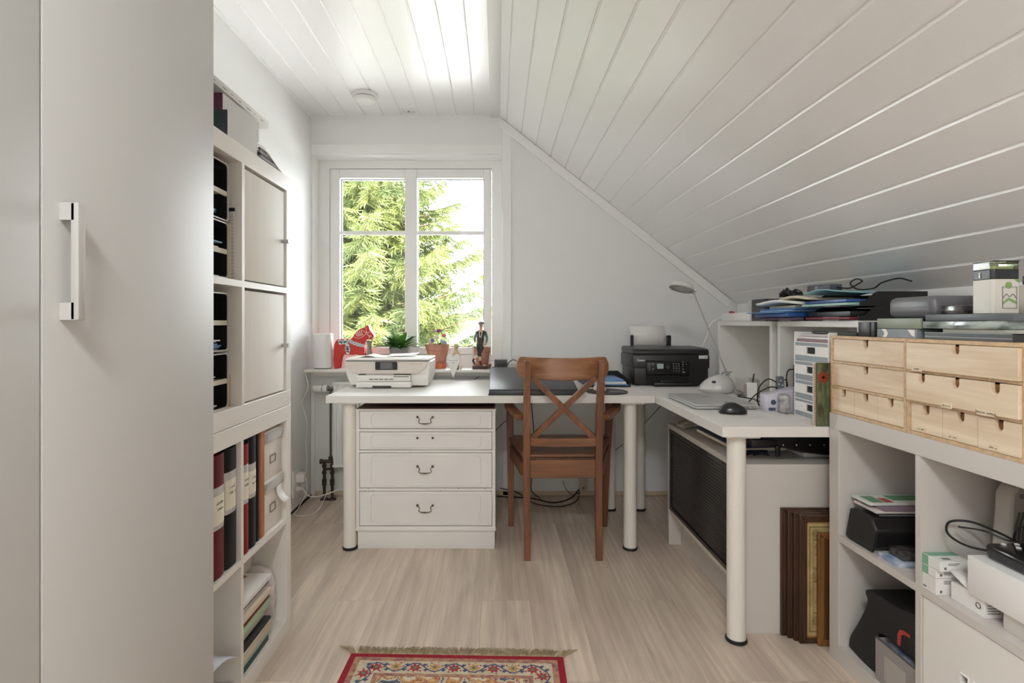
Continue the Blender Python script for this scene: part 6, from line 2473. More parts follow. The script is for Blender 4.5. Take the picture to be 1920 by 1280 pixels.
b = N()
box(b, 1.100, 1.37, 1.160, 1.398, MZ + 0.0462, MZ + 0.0625, bev=0.001)
obj('body', b, mat('slate_dark', (92, 96, 100), 0.4), T)
SZ2 = MZ + 0.0628
T = thing('retail_package', 'tall package with black top band, green pictures and a clear lid, on the right stack', 'package', (1.15, 1.262, SZ2))
def pk(z0, z1, m_, nm, e=0.0):
    b = N()
    prism(b, [(1.122 - e, 1.238), (1.122 - e, 1.283 + e), (1.182 + e, 1.283 + e), (1.182 + e, 1.232 - e), (1.128, 1.232 - e)], 'Z', z0, z1)
    return obj(nm, b, m_, T, bev=0.0012)
b_ = pk(SZ2 + 0.0, SZ2 + 0.078, mat('package_cream', (206, 202, 192), 0.35), 'carton')
pk(SZ2 + 0.0781, SZ2 + 0.1005, mat('package_black', (34, 38, 40), 0.3), 'black_band')
pk(SZ2 + 0.1006, SZ2 + 0.1180, glass_mat('clear_lid', (0.80, 0.84, 0.72), 1.5, 0.05), 'clear_lid')
b = N()
box(b, 1.121, 1.183, 1.231, 1.284, SZ2 + 0.1181, SZ2 + 0.1200)
obj('lid_top', b, mat('package_black', (34, 38, 40), 0.3), T)
b = N()
GRN = mat('package_green', (128, 158, 92), 0.4)
box(b, 1.130, 1.176, 1.240, 1.276, SZ2 + 0.1008, SZ2 + 0.108)
obj('contents', b, mat('contents_yellow', (222, 224, 170), 0.5), T)
b = N()
def pl_(x0, x1, z0, z1):
    box(b, x0, x1, 1.2308, 1.2316, z0, z1)
for q in ((1.144, 1.145, 0.012, 0.060), (1.176, 1.177, 0.012, 0.060), (1.144, 1.177, 0.0595, 0.0605), (1.144, 1.177, 0.0115, 0.0125)):
    pl_(q[0], q[1], SZ2 + q[2], SZ2 + q[3])
tube(b, smooth_path([(1.145, 1.2315, SZ2 + 0.034), (1.153, 1.2315, SZ2 + 0.044), (1.160, 1.2315, SZ2 + 0.038), (1.168, 1.2315, SZ2 + 0.044), (1.176, 1.2315, SZ2 + 0.034)], 5), 0.0009, 5)
obj('line_print', b, INKG, T)
b = N()
prism(b, [(1.1455, SZ2 + 0.026), (1.158, SZ2 + 0.036), (1.1755, SZ2 + 0.028), (1.1755, SZ2 + 0.021), (1.158, SZ2 + 0.031), (1.1455, SZ2 + 0.021)], 'Y', 1.2309, 1.2315)
cyl(b, (1.158, 1.2315, SZ2 + 0.064), (1.158, 1.2309, SZ2 + 0.064), 0.0075, n=24)
prism(b, [(1.170, SZ2 + 0.0775), (1.182, SZ2 + 0.0775), (1.182, SZ2 + 0.069)], 'Y', 1.2309, 1.2315)
obj('green_print', b, GRN, T)
b = N()
box(b, 1.1206, 1.1212, 1.262, 1.266, SZ2 + 0.082, SZ2 + 0.090)
box(b, 1.1206, 1.1212, 1.262, 1.266, SZ2 + 0.0915, SZ2 + 0.095)
obj('side_print', b, PAPER, T)
T = thing('plastic_package', 'small crinkled clear package lying behind the tall package', 'package', (1.20, 1.355, SZ2))
b = N()
box(b, 1.135, 1.23, 1.325, 1.392, SZ2, SZ2 + 0.022, bev=0.003)
obj('blister', b, glass_mat('crinkled_clear', (0.86, 0.87, 0.88), 2.5, 0.15), T)
b = N()
box(b, 1.14, 1.225, 1.33, 1.387, SZ2 + 0.002, SZ2 + 0.010)
obj('contents', b, mat('contents_brown', (84, 62, 56), 0.5, col2=(150, 140, 136), vscale=60), T)
T = thing('cable_box', 'cream vented box at the far right behind the tall package', 'device', (1.30, 1.22, SZ2))
b = N()
box(b, 1.215, 1.34, 1.235, 1.300, SZ2, SZ2 + 0.066, bev=0.003)
obj('body', b, mat('cream_plastic', (196, 188, 172), 0.45), T)
b = N()
for k in range(10):
    box(b, 1.222 + k * 0.0085, 1.2255 + k * 0.0085, 1.2342, 1.2349, SZ2 + 0.030, SZ2 + 0.040)
obj('vents', b, BLACK, T)
T = thing('small_camera', 'tiny black camera with a round white mark on the cream box', 'camera', (1.23, 1.25, SZ2 + 0.067))
b = N()
box(b, 1.217, 1.238, 1.245, 1.262, SZ2 + 0.0665, SZ2 + 0.088, bev=0.003)
obj('body', b, BLACK, T)
b = N()
cyl(b, (1.226, 1.2449, SZ2 + 0.077), (1.226, 1.2443, SZ2 + 0.077), 0.005, n=20)
obj('mark', b, PAPER, T)

# ================================================================ under the right desk: on and beside the cabinet
KT = 0.5855
T = thing('document_folder', 'shiny blue folder lying on the cabinet under the right desk', 'papers', (0.98, 2.20, KT))
b = N()
box(b, 0.862, 1.08, 2.02, 2.34, KT + 0.031, KT + 0.037, rot=(R(3), 0, 0.12), bev=0.001)
obj('cover', b, mat('navy_gloss', (44, 54, 84), 0.25), T)
b = N()
box(b, 0.868, 1.07, 2.03, 2.33, KT + 0.018, KT + 0.030, rot=(R(3), 0, 0.12))
obj('pages', b, mat('cream_paper', (218, 208, 186), 0.7), T)
b = N()
box(b, 0.90, 1.08, 2.05, 2.25, KT + 0.0002, KT + 0.012)
solid_thing('booklet', 'grey booklet lying under the shiny blue folder', 'papers', b, MIDGREY)
b = N()
rr = random.Random(3)
pts = [(0.87 + 0.05 * math.sin(k * 1.7) + 0.012 * (k % 3), 2.52 + 0.05 * math.cos(k * 1.3), KT + 0.010 + 0.022 * abs(math.sin(k * 0.9))) for k in range(22)]
tube(b, smooth_path(pts, 4), 0.0028, 6)
tube(b, smooth_path([(0.90, 2.48, KT + 0.02), (0.93, 2.42, KT + 0.024), (0.96, 2.36, KT + 0.008), (1.02, 2.33, KT + 0.005)], 5), 0.005, 8)
solid_thing('cable', 'tangled pale cables on the far end of the cabinet', 'cable', b, mat('beige_cable', (176, 168, 156), 0.6))
b = N()
for k in range(7):
    tube(b, smooth_path([(0.88 + 0.01 * k, 1.99, KT + 0.006 + 0.004 * (k % 3)), (0.93 + 0.01 * k, 2.00, KT + 0.016), (0.99, 1.98 + 0.006 * k, KT + 0.008)], 4), 0.0045, 6)
solid_thing('cable', 'bunched black cable on the near end of the cabinet', 'cable', b, mat('cable_navy', (28, 34, 50), 0.4))
T = thing('leather_case', 'black leather strap case with silver rivets hanging under the desk edge', 'case', (1.10, 1.93, KT))
b = N()
prism(b, [(0.905, 0.690), (1.29, 0.690), (1.29, 0.604), (1.17, 0.602), (1.08, 0.612), (1.02, 0.628), (0.97, 0.634), (0.905, 0.634)], 'Y', 1.930, 1.975)
obj('case', b, mat('leather_black', (26, 24, 24), 0.28, bump=0.3, bscale=120), T, bev=0.006)
b = N()
for x in (1.015, 1.063, 1.110, 1.16):
    ball(b, (x, 1.929, 0.640), 0.0035, 0.002, 0.0035, 12, 8)
obj('rivet', b, CHROME, T)
b = N()
box(b, 0.985, 1.000, 1.918, 1.929, 0.600, 0.640, bev=0.002)
box(b, 0.90, 0.99, 1.922, 1.929, 0.634, 0.660, bev=0.003)
obj('strap', b, mat('leather_black', (26, 24, 24), 0.28), T)
b = N()
box(b, 1.11, 1.28, 1.98, 2.25, KT + 0.0002, KT + 0.016, rot=(0, 0, 0.03))
solid_thing('flat_board', 'white flat board lying on the cabinet under the black leather case', 'board', b, LAM)

# framed pictures leaning on the cabinet
WDK = wood_mat('dark_frame_wood', (44, 28, 20), (86, 58, 42), 'Z', 0.35, 1.0, grain=20)
GOLD = mat('frame_gold', (168, 132, 72), 0.4, metal=0.4)
def frame(label, x0, x1, y, h, border, m_, inner=None, gold=True, th=0.012, name='picture_frame'):
    T = thing(name, label, 'picture frame', ((x0 + x1) / 2, y, 0), 0, 'framed pictures leaning on the cabinet')
    b = N()
    z0 = 0.0005
    for q in ((x0, x0 + border, z0, h), (x1 - border, x1, z0, h), (x0 + border, x1 - border, z0, z0 + border), (x0 + border, x1 - border, h - border, h)):
        box(b, q[0], q[1], y - th, y, q[2], q[3])
    obj('frame', b, m_, T, bev=0.002)
    b = N()
    e = border * 0.35
    for q in ((x0 + e, x0 + e + border * 0.3, z0 + e, h - e), (x1 - e - border * 0.3, x1 - e, z0 + e, h - e), (x0 + e, x1 - e, z0 + e, z0 + e + border * 0.3), (x0 + e, x1 - e, h - e - border * 0.3, h - e)):
        box(b, q[0], q[1], y - th - 0.0025, y - th, q[2], q[3])
    obj('moulding', b, m_, T, bev=0.001)
    if gold:
        b = N()
        s = border - 0.0005
        w_ = 0.0022
        for q in ((x0 + s, x0 + s + w_, z0 + s, h - s), (x1 - s - w_, x1 - s, z0 + s, h - s), (x0 + s, x1 - s, z0 + s, z0 + s + w_), (x0 + s, x1 - s, h - s - w_, h - s)):
            box(b, q[0], q[1], y - th - 0.001, y - th + 0.004, q[2], q[3])
        obj('gilt_edge', b, GOLD, T)
    b = N()
    box(b, x0 + border, x1 - border, y - th * 0.6, y - th * 0.3, z0 + border, h - border)
    pic = obj('picture', b, inner or mat('pic_dark', (58, 48, 40), 0.5), T)
    return T, pic
YFR = 1.8765
frame('hindmost dark wooden picture frame, against the cabinet side', 0.975, 1.36, YFR, 0.438, 0.022, WDK)
frame('second dark wooden picture frame, a step in front of the hindmost', 0.990, 1.37, YFR - 0.0155, 0.434, 0.022, WDK)
frame('third dark wooden picture frame, just behind the one with the certificate', 1.003, 1.38, YFR - 0.031, 0.432, 0.020, WDK)
PARCH = mat('parchment', (196, 170, 118), 0.7, col2=(150, 128, 84), vscale=14)
T, pic = frame('dark wooden frame holding an ornate gold-toned certificate', 1.013, 1.40, YFR - 0.0465, 0.430, 0.023, WDK, PARCH)
b = N()
yp = YFR - 0.0465 - 0.0073
OLV = mat('olive_print', (104, 98, 60), 0.7)
for q in ((1.046, 1.049, 0.04, 0.39), (1.058, 1.0595, 0.05, 0.38), (1.046, 1.36, 0.388, 0.391), (1.046, 1.36, 0.038, 0.041)):
    box(b, q[0], q[1], yp - 0.0004, yp, q[2], q[3])
rr = random.Random(9)
for (cx_, cz_) in ((1.068, 0.368), (1.066, 0.225), (1.068, 0.075)):
    for k in range(3):
        rr_ = 0.011 - k * 0.0035
        tube(b, [(cx_ + rr_ * math.cos(a * 0.5), yp, cz_ + rr_ * 1.2 * math.sin(a * 0.5)) for a in range(14)], 0.0008, 4)
for k in range(40):
    z_ = rr.uniform(0.06, 0.36)
    x_ = rr.uniform(1.062, 1.12)
    box(b, x_, x_ + rr.uniform(0.004, 0.014), yp - 0.0004, yp, z_, z_ + 0.0016)
for q in ((1.060, 0.345), (1.060, 0.250), (1.060, 0.205), (1.060, 0.100)):
    box(b, q[0], q[0] + 0.03, yp - 0.0004, yp, q[1], q[1] + 0.003)
obj('ornament_print', b, OLV, pic)['kind'] = 'stuff'
frame('small golden-brown wooden frame leaning in front of the certificate', 1.066, 1.30, YFR - 0.0615, 0.376, 0.020, wood_mat('golden_frame_wood', (96, 60, 28), (160, 112, 60), 'Z', 0.35, 1.0, grain=16), mat('pic_amber', (96, 60, 30), 0.5), False)

# ================================================================ in the right-hand unit
S1 = 0.4017
T = thing('laminator', 'black slanted office machine with slots on the upper left shelf of the unit', 'machine', (1.24, 1.65, S1))
b = N()
prism(b, [(1.700, S1 + 0.014), (1.680, S1 + 0.092), (1.655, S1 + 0.103), (1.600, S1 + 0.098), (1.578, S1 + 0.066), (1.590, S1 + 0.012), (1.600, S1 + 0.006), (1.690, S1 + 0.006)], 'X', 1.100, 1.38)
obj('housing', b, mat('machine_black', (34, 32, 32), 0.36), T, bev=0.005)
b = N()
prism(b, [(1.708, S1 + 0.010), (1.686, S1 + 0.098), (1.655, S1 + 0.110), (1.596, S1 + 0.104), (1.572, S1 + 0.068), (1.586, S1 + 0.002), (1.697, S1 + 0.0005)], 'X', 1.094, 1.0995)
obj('end_cap', b, mat('machine_black_dark', (26, 25, 25), 0.4), T, bev=0.002)
b = N()
for k in range(4):
    box(b, 1.13, 1.36, 1.606 + k * 0.012, 1.610 + k * 0.012, S1 + 0.101, S1 + 0.1045)
obj('slots', b, MIDGREY, T)
b = N()
box(b, 1.17, 1.34, 1.580, 1.5835, S1 + 0.020, S1 + 0.028)
obj('front_slot', b, mat('deep_black', (6, 6, 6), 0.7), T)
z_ = S1 + 0.1105
for lb, c, q, t_ in (('white booklet lowest on the black office machine', (222, 216, 212), (1.115, 1.40, 1.600, 1.700), 0.007),
                     ('mauve-edged booklet in the middle on the office machine', (140, 120, 134), (1.135, 1.41, 1.595, 1.690), 0.008),
                     ('white brochure with green and red patches on top of the office machine', (216, 220, 214), (1.110, 1.40, 1.62, 1.706), 0.006)):
    b = N()
    box(b, q[0], q[1], q[2], q[3], z_, z_ + t_, bev=0.0005, seg=1)
    o_ = solid_thing('booklet', lb, 'papers', b, mat('bk_%d_%d_%d' % c, c, 0.5), 'papers on the office machine')
    z_ += t_ + 0.001
b = N()
box(b, 1.125, 1.16, 1.63, 1.69, z_ - 0.0009, z_ - 0.0004)
box(b, 1.20, 1.30, 1.65, 1.695, z_ - 0.0009, z_ - 0.0004)
obj('green_patch', b, mat('patch_green', (96, 148, 112), 0.5), o_)
b = N()
box(b, 1.165, 1.19, 1.63, 1.67, z_ - 0.0009, z_ - 0.0004)
obj('red_patch', b, mat('patch_red', (170, 70, 66), 0.5), o_)
b = N()
box(b, 1.10, 1.30, 1.490, 1.570, S1 + 0.0002, S1 + 0.012, bev=0.001)
solid_thing('booklet', 'white and blue booklet on the shelf in front of the office machine', 'papers', b, mat('bk_blue', (210, 214, 222), 0.5, col2=(110, 140, 176), vscale=30))
b = N()
box(b, 1.12, 1.25, 1.50, 1.56, S1 + 0.0125, S1 + 0.036, bev=0.006, seg=3)
solid_thing('spectacle_pouch', 'dark glossy pouch lying on the white and blue booklet', 'pouch', b, mat('pouch_dark', (40, 38, 40), 0.2, col2=(86, 80, 78), vscale=50))
# lower left compartment
BZ = 0.0502
T = thing('sports_bag', 'black soft bag with a red print in the lower left compartment', 'bag', (1.23, 1.60, BZ))
b = N()
prof = [(1.712, BZ + 0.006), (1.704, BZ + 0.045), (1.668, BZ + 0.105), (1.636, BZ + 0.165), (1.626, BZ + 0.196), (1.636, BZ + 0.212), (1.628, BZ + 0.226), (1.60, BZ + 0.230), (1.50, BZ + 0.236), (1.430, BZ + 0.244), (1.425, BZ + 0.13), (1.578, BZ + 0.125), (1.582, BZ + 0.001), (1.680, BZ + 0.001)]
sp = smooth_path([(0, *p) for p in prof + [prof[0]]], 3)
prism(b, [(p.y, p.z) for p in sp[:-1]], 'X', 1.105, 1.37)
obj('bag', b, mat('bag_black', (22, 21, 22), 0.55, bump=0.6, bscale=18), T, bev=0.012)
b = N()
prism(b, [(1.500, BZ + 0.138), (1.500, BZ + 0.165), (1.492, BZ + 0.182), (1.478, BZ + 0.188), (1.455, BZ + 0.188), (1.455, BZ + 0.180), (1.474, BZ + 0.178), (1.486, BZ + 0.170), (1.490, BZ + 0.138)], 'X', 1.1035, 1.1048)
obj('red_print', b, mat('print_red', (168, 54, 54), 0.5), T)
T = thing('storage_pouch', 'grey fabric bin with a zip and blue contents in the lower left compartment', 'bin', (1.16, 1.49, BZ))
b = N()
for q in ((1.090, 1.094, 1.418, 1.568), (1.27, 1.274, 1.418, 1.568), (1.094, 1.27, 1.418, 1.422), (1.094, 1.27, 1.564, 1.568)):
    box(b, q[0], q[1], q[2], q[3], BZ, BZ + 0.118)
box(b, 1.094, 1.27, 1.422, 1.564, BZ, BZ + 0.004)
obj('bin', b, mat('bin_grey', (150, 144, 142), 0.7, bump=0.4, bscale=120), T, bev=0.0015)
b = N()
tube(b, [(1.092, 1.566, BZ + 0.1195), (1.092, 1.420, BZ + 0.1195), (1.272, 1.420, BZ + 0.1195)], 0.003, 8)
obj('zip', b, mat('zip_grey', (96, 92, 90), 0.4, metal=0.3), T)
b = N()
box(b, 1.100, 1.262, 1.43, 1.556, BZ + 0.09, BZ + 0.112, bev=0.006, seg=3)
obj('contents', b, mat('contents_blue', (96, 118, 150), 0.2, col2=(180, 180, 182), vscale=22, coat=0.5), T)
b = N()
box(b, 1.0885, 1.0897, 1.45, 1.53, BZ + 0.02, BZ + 0.09, bev=0.0004, seg=1)
obj('front_pocket', b, mat('bin_grey_light', (168, 162, 158), 0.7), T)
# upper right compartment
MED = [('white medicine carton at the bottom of the little stack on the right shelf', 1.083, 1.140, 1.343, 1.386, 0.0, 0.040, (228, 224, 222)),
       ('white medicine carton with a mint end, middle of the little stack', 1.083, 1.140, 1.343, 1.386, 0.041, 0.062, (228, 226, 224)),
       ('wide white medicine carton with a green band, top of the little stack', 1.083, 1.160, 1.330, 1.386, 0.063, 0.088, (226, 226, 222))]
for k, (lb, x0, x1, y0, y1, za, zb, c) in enumerate(MED):
    T = thing('medicine_carton', lb, 'box', ((x0 + x1) / 2, (y0 + y1) / 2, S1 + za), 0, 'stacked medicine cartons')
    b = N()
    box(b, x0, x1, y0, y1, S1 + za, S1 + zb, bev=0.0006, seg=1)
    obj('carton', b, mat('med_%d_%d_%d' % c, c, 0.45), T)
    b = N()
    if k:
        box(b, x0 - 0.0005, x0 - 0.0001, y1 - 0.020, y1 - 0.001, S1 + za + 0.001, S1 + zb - 0.001)
    if k == 2:
        box(b, x0 + 0.001, x1 - 0.001, y0 + 0.034, y1 - 0.001, S1 + zb + 0.0001, S1 + zb + 0.0005)
    if k == 0:
        box(b, x0 - 0.0005, x0 - 0.0001, y1 - 0.014, y1 - 0.004, S1 + za + 0.006, S1 + za + 0.010)
    obj('green_band' if k else 'side_print', b, mat('mint_green', (126, 176, 150), 0.5) if k else INKG, T)
    b = N()
    for j in range(3 if k < 2 else 2):
        box(b, x0 + 0.020, x0 + 0.048 - 0.006 * j, y0 - 0.0005, y0 - 0.0001, S1 + zb - 0.006 - j * 0.0035, S1 + zb - 0.0045 - j * 0.0035)
    box(b, x0 + 0.010, x0 + 0.016, y0 - 0.0005, y0 - 0.0001, S1 + za + 0.005, S1 + za + 0.011)
    if k == 2:
        for j in range(10):
            box(b, x0 + 0.018 + j * 0.002, x0 + 0.019 + j * 0.002, y0 + 0.010, y0 + 0.022, S1 + zb + 0.0001, S1 + zb + 0.0004)
    obj('print', b, INKG, T)
T = thing('small_carton', 'small white carton with an oval mark in front of the medicine stack', 'box', (1.12, 1.28, S1))
b = N()
box(b, 1.108, 1.150, 1.236, 1.328, S1, S1 + 0.042, bev=0.0008, seg=1)
obj('carton', b, PLAST, T)
b = N()
tube(b, [(1.1072, 1.252 + 0.006 * math.cos(a * 0.45), S1 + 0.022 + 0.006 * math.sin(a * 0.45)) for a in range(15)], 0.0008, 5)
obj('oval_mark', b, BLACK, T)
b = N()
for j in range(5):
    box(b, 1.114, 1.144, 1.2352, 1.2359, S1 + 0.010 + j * 0.006, S1 + 0.012 + j * 0.006)
obj('print', b, INKG, T)
b = N()
quad(b, [(1.105, 1.335, S1 + 0.070), (1.135, 1.322, S1 + 0.072), (1.140, 1.275, S1 + 0.048), (1.109, 1.280, S1 + 0.044)])
solid_thing('paper_leaflet', 'printed leaflet slanting between the medicine stack and the small carton', 'paper', b, PAPER, solid=0.0008)
carton('carton', 'plain beige-white box under the big white one at the right edge', 'box', (1.112, 1.38, 1.085, 1.195, S1, S1 + 0.040), mat('offwhite_box', (214, 208, 200), 0.5), group='boxes in the right compartment')
carton('carton', 'big plain white box carrying the black device at the right edge', 'box', (1.100, 1.40, 1.080, 1.272, S1 + 0.0425, S1 + 0.130), mat('plain_white_box', (230, 228, 226), 0.45), group='boxes in the right compartment')
DV = S1 + 0.1305
T = thing('black_dock', 'black charging device with loose cables on the big white box', 'device', (1.2, 1.17, DV))
b = N()
prism(b, [(1.128, DV + 0.001), (1.122, DV + 0.030), (1.130, DV + 0.036), (1.30, DV + 0.036), (1.30, DV + 0.001)], 'Y', 1.10, 1.252)
bd = obj('body', b, mat('dock_black', (24, 24, 25), 0.16), T, bev=0.006)
b = N()
box(b, 1.150, 1.24, 1.115, 1.17, DV + 0.0362, DV + 0.056, bev=0.008, seg=3)
obj('handset', b, mat('dock_black', (24, 24, 25), 0.16), T)
b = N()
for (x, y) in ((1.150, 1.235), (1.165, 1.215), (1.180, 1.235)):
    box(b, x, x + 0.007, y, y + 0.007, DV + 0.0362, DV + 0.039)
obj('contacts', b, PAPER, T)
b = N()
tube(b, smooth_path([(1.16, 1.253, DV + 0.012), (1.125, 1.30, DV + 0.008), (1.115, 1.345, DV + 0.020), (1.135, 1.365, DV + 0.042), (1.17, 1.345, DV + 0.050), (1.195, 1.30, DV + 0.042), (1.20, 1.258, DV + 0.036)], 7), 0.0028, 8)
tube(b, smooth_path([(1.145, 1.35, DV + 0.036), (1.165, 1.30, DV + 0.044), (1.19, 1.262, DV + 0.036), (1.185, 1.245, DV + 0.060), (1.19, 1.235, DV + 0.078), (1.22, 1.20, DV + 0.080), (1.26, 1.16, DV + 0.072)], 7), 0.0020, 6)
obj('cord', b, CABLEB, T)
T = thing('fan_heater', 'pale grey heater with curved grille slots standing at the right edge', 'heater', (1.30, 1.325, S1))
b = N()
prism(b, [(1.200, S1 + 0.001), (1.42, S1 + 0.001), (1.42, S1 + 0.285), (1.232, S1 + 0.285), (1.218, S1 + 0.262)], 'Y', 1.285, 1.332)
obj('housing', b, mat('heater_grey', (178, 172, 166), 0.5), T, bev=0.006)
b = N()
for k in range(12):
    x = 1.222 + k * 0.010
    tube(b, smooth_path([(x - 0.006, 1.2845, S1 + 0.03), (x, 1.2845, S1 + 0.17), (x + 0.012, 1.2845, S1 + 0.225)], 4), 0.0028, 6)
obj('grille', b, mat('heater_dark', (88, 84, 82), 0.6), T)
b = N()
cyl(b, (1.240, 1.2848, S1 + 0.262), (1.240, 1.2838, S1 + 0.262), 0.006, n=16)
obj('screw', b, MIDGREY, T)

# ================================================================ floor: rug, cables under the desk
def rug_mat():
    m = bpy.data.materials.new('rug_pattern')
    m.use_nodes = True
    nt = m.node_tree
    L = nt.links.new
    b = nt.nodes['Principled BSDF']
    b.inputs['Roughness'].default_value = 0.95
    tc = nt.nodes.new('ShaderNodeTexCoord')
    vo = nt.nodes.new('ShaderNodeTexVoronoi')
    vo.inputs['Scale'].default_value = 20
    L(tc.outputs['Object'], vo.inputs['Vector'])
    r = nt.nodes.new('ShaderNodeValToRGB')
    cr = r.color_ramp
    cr.interpolation = 'CONSTANT'
    cols = [(0.0, (150, 42, 48)), (0.10, (206, 180, 140)), (0.16, (70, 80, 108)), (0.22, (208, 196, 170)), (0.46, (196, 150, 96)), (0.60, (150, 70, 60)), (0.66, (196, 184, 160)), (0.82, (84, 92, 112))]
    while len(cr.elements) < len(cols):
        cr.elements.new(0.5)
    for e, (p_, c) in zip(cr.elements, cols):
        e.position = p_
        e.color = srgb(*c)
    n = nt.nodes.new('ShaderNodeTexNoise')
    n.inputs['Scale'].default_value = 90
    n.inputs['Detail'].default_value = 4
    L(tc.outputs['Object'], n.inputs['Vector'])
    ad = nt.nodes.new('ShaderNodeMath')
    ad.operation = 'MULTIPLY_ADD'
    L(n.outputs['Fac'], ad.inputs[0])
    ad.inputs[1].default_value = 0.55
    sub = nt.nodes.new('ShaderNodeMath')
    sub.operation = 'MULTIPLY_ADD'
    L(vo.outputs['Distance'], sub.inputs[0])
    sub.inputs[1].default_value = 1.1
    sub.inputs[2].default_value = -0.27
    L(sub.outputs[0], ad.inputs[2])
    L(ad.outputs[0], r.inputs[0])
    L(r.outputs[0], b.inputs['Base Color'])
    bp = nt.nodes.new('ShaderNodeBump')
    bp.inputs['Strength'].default_value = 0.8
    bp.inputs['Distance'].default_value = 0.003
    L(n.outputs['Fac'], bp.inputs['Height'])
    L(bp.outputs[0], b.inputs['Normal'])
    return m
TG = thing('rug', 'small patterned oriental rug with a red border and fringed end on the floor', 'rug', (-0.146, 1.18, 0), R(-1.6))
b = N()
RX, RY = 0.342, 0.570
box(b, -RX, RX, -RY, RY, 0.0006, 0.006, bev=0.002)
obj('red_border', b, mat('rug_red', (158, 20, 42), 0.95, bump=0.8, bscale=250), TG, local=True)
def patch(nm, x0, x1, y0, y1, z, m_):
    b = N()
    box(b, x0, x1, y0, y1, 0.0055, z)
    return obj(nm, b, m_, TG, local=True)
bd = 0.021
patch('outer_band', -RX + bd, RX - bd, -RY + bd, RY - bd, 0.0074, mat('rug_tan', (186, 146, 112), 0.95, col2=(140, 88, 92), vscale=55, bump=0.8, bscale=200))
patch('pattern_band', -RX + 0.040, RX - 0.040, -RY + 0.040, RY - 0.040, 0.0080, mat('rug_cream', (206, 196, 172), 0.95, col2=(186, 170, 146), vscale=60, bump=0.8, bscale=200))
patch('field', -RX + 0.115, RX - 0.115, -RY + 0.115, RY - 0.115, 0.0086, rug_mat())
for s in (0.102, 0.108):
    pass
b = N()     # inner tan line round the field
for q in ((-RX + 0.100, RX - 0.100, -RY + 0.100, -RY + 0.114), (-RX + 0.100, RX - 0.100, RY - 0.114, RY - 0.100), (-RX + 0.100, -RX + 0.114, -RY + 0.114, RY - 0.114), (RX - 0.114, RX - 0.100, -RY + 0.114, RY - 0.114)):
    box(b, q[0], q[1], q[2], q[3], 0.0078, 0.0083)
obj('inner_band', b, mat('rug_tan', (186, 146, 112), 0.95), TG, local=True)
# scrolls and rosettes woven into the cream band
def flat_dot(bm, x, y, r_, n=10, z=0.0081, rot=0.0, lobes=0):
    pts = []
    for k in range(n):
        a = 2 * math.pi * k / n + rot
        q = r_ * (1 + (0.28 * math.cos(lobes * a) if lobes else 0))
        pts.append((x + q * math.cos(a), y + q * math.sin(a)))
    prism(bm, pts, 'Z', z - 0.0004, z + 0.0004)
navy, rose, grn, cop = N(), N(), N(), N()
def band_motifs(p0, p1, n):
    p0, p1 = Vector(p0), Vector(p1)
    d = (p1 - p0)
    ln = d.length
    d.normalize()
    nr = Vector((-d.y, d.x))
    step = ln / n
    path = []
    for k in range(n * 12 + 1):
        t = k / 12
        path.append((p0 + d * step * t) + nr * 0.019 * math.sin(math.pi * t))
    tube(navy, [(p.x, p.y, 0.0079) for p in path], 0.0022, 4)
    for k in range(n):
        c = p0 + d * step * (k + 0.5)
        s = 1 if k % 2 == 0 else -1
        c = c - nr * s * 0.002
        flat_dot(rose if k % 2 == 0 else cop, c.x, c.y, 0.016, 28, lobes=7)
        flat_dot(grn, c.x, c.y, 0.006, 12, z=0.0089)
        for j in range(7):
            a = j * 0.9 + k
            q = c + Vector((math.cos(a), math.sin(a))) * 0.0235
            flat_dot(cop if j % 2 else rose, q.x, q.y, 0.0032, 6)
        for s2 in (-1, 1):
            q = c + d * step * 0.45 * s2 + nr * s * 0.014
            flat_dot(navy, q.x, q.y, 0.0058, 14, lobes=4)
            flat_dot(grn, q.x + 0.006, q.y + 0.004, 0.003, 6)
m_ = 0.070
band_motifs((-RX + m_, RY - m_), (RX - m_, RY - m_), 9)
band_motifs((-RX + m_, -RY + m_), (RX - m_, -RY + m_), 9)
band_motifs((-RX + m_, RY - m_), (-RX + m_, -RY + m_), 15)
band_motifs((RX - m_, RY - m_), (RX - m_, -RY + m_), 15)
for nm, bb, c in (('navy_scrolls', navy, (74, 84, 118)), ('rose_rosettes', rose, (160, 62, 66)), ('green_dots', grn, (108, 124, 92)), ('ochre_rosettes', cop, (190, 148, 96))):
    obj(nm, bb, mat('rug_' + nm, c, 0.95, bump=0.5, bscale=300), TG, local=True)['kind'] = 'stuff'
b = N()
rr = random.Random(5)
for side in (1, -1):
    for k in range(560):
        x = -RX + 2 * RX * (k + rr.random()) / 560
        lean = 0.35 * math.sin(x * 28) + rr.uniform(-0.5, 0.5)
        if x < -RX + 0.02:
            lean -= 0.9
        if x > RX - 0.03:
            lean += 1.0
        ln = rr.uniform(0.026, 0.044)
        y0 = side * (RY - 0.001)
        p0 = Vector((x, y0, 0.004))
        p1 = p0 + Vector((lean * ln * 0.5, side * ln * 0.6, rr.uniform(0.0, 0.006)))
        p2 = p1 + Vector((lean * ln * 0.5, side * ln * 0.5, 0))
        p2.z = 0.0018 + rr.uniform(0, 0.002)
        tube(b, [p0, p1, p2], 0.0009, 4, cap=False)
o = obj('fringe', b, mat('fringe', (182, 166, 134), 0.9, col2=(150, 132, 100), vscale=70), TG, local=True)
o['kind'] = 'stuff'
b = N()
box(b, -RX, RX, RY - 0.001, RY + 0.008, 0.0008, 0.0045)
obj('edge_binding', b, mat('binding_pink', (212, 186, 166), 0.9), TG, local=True)

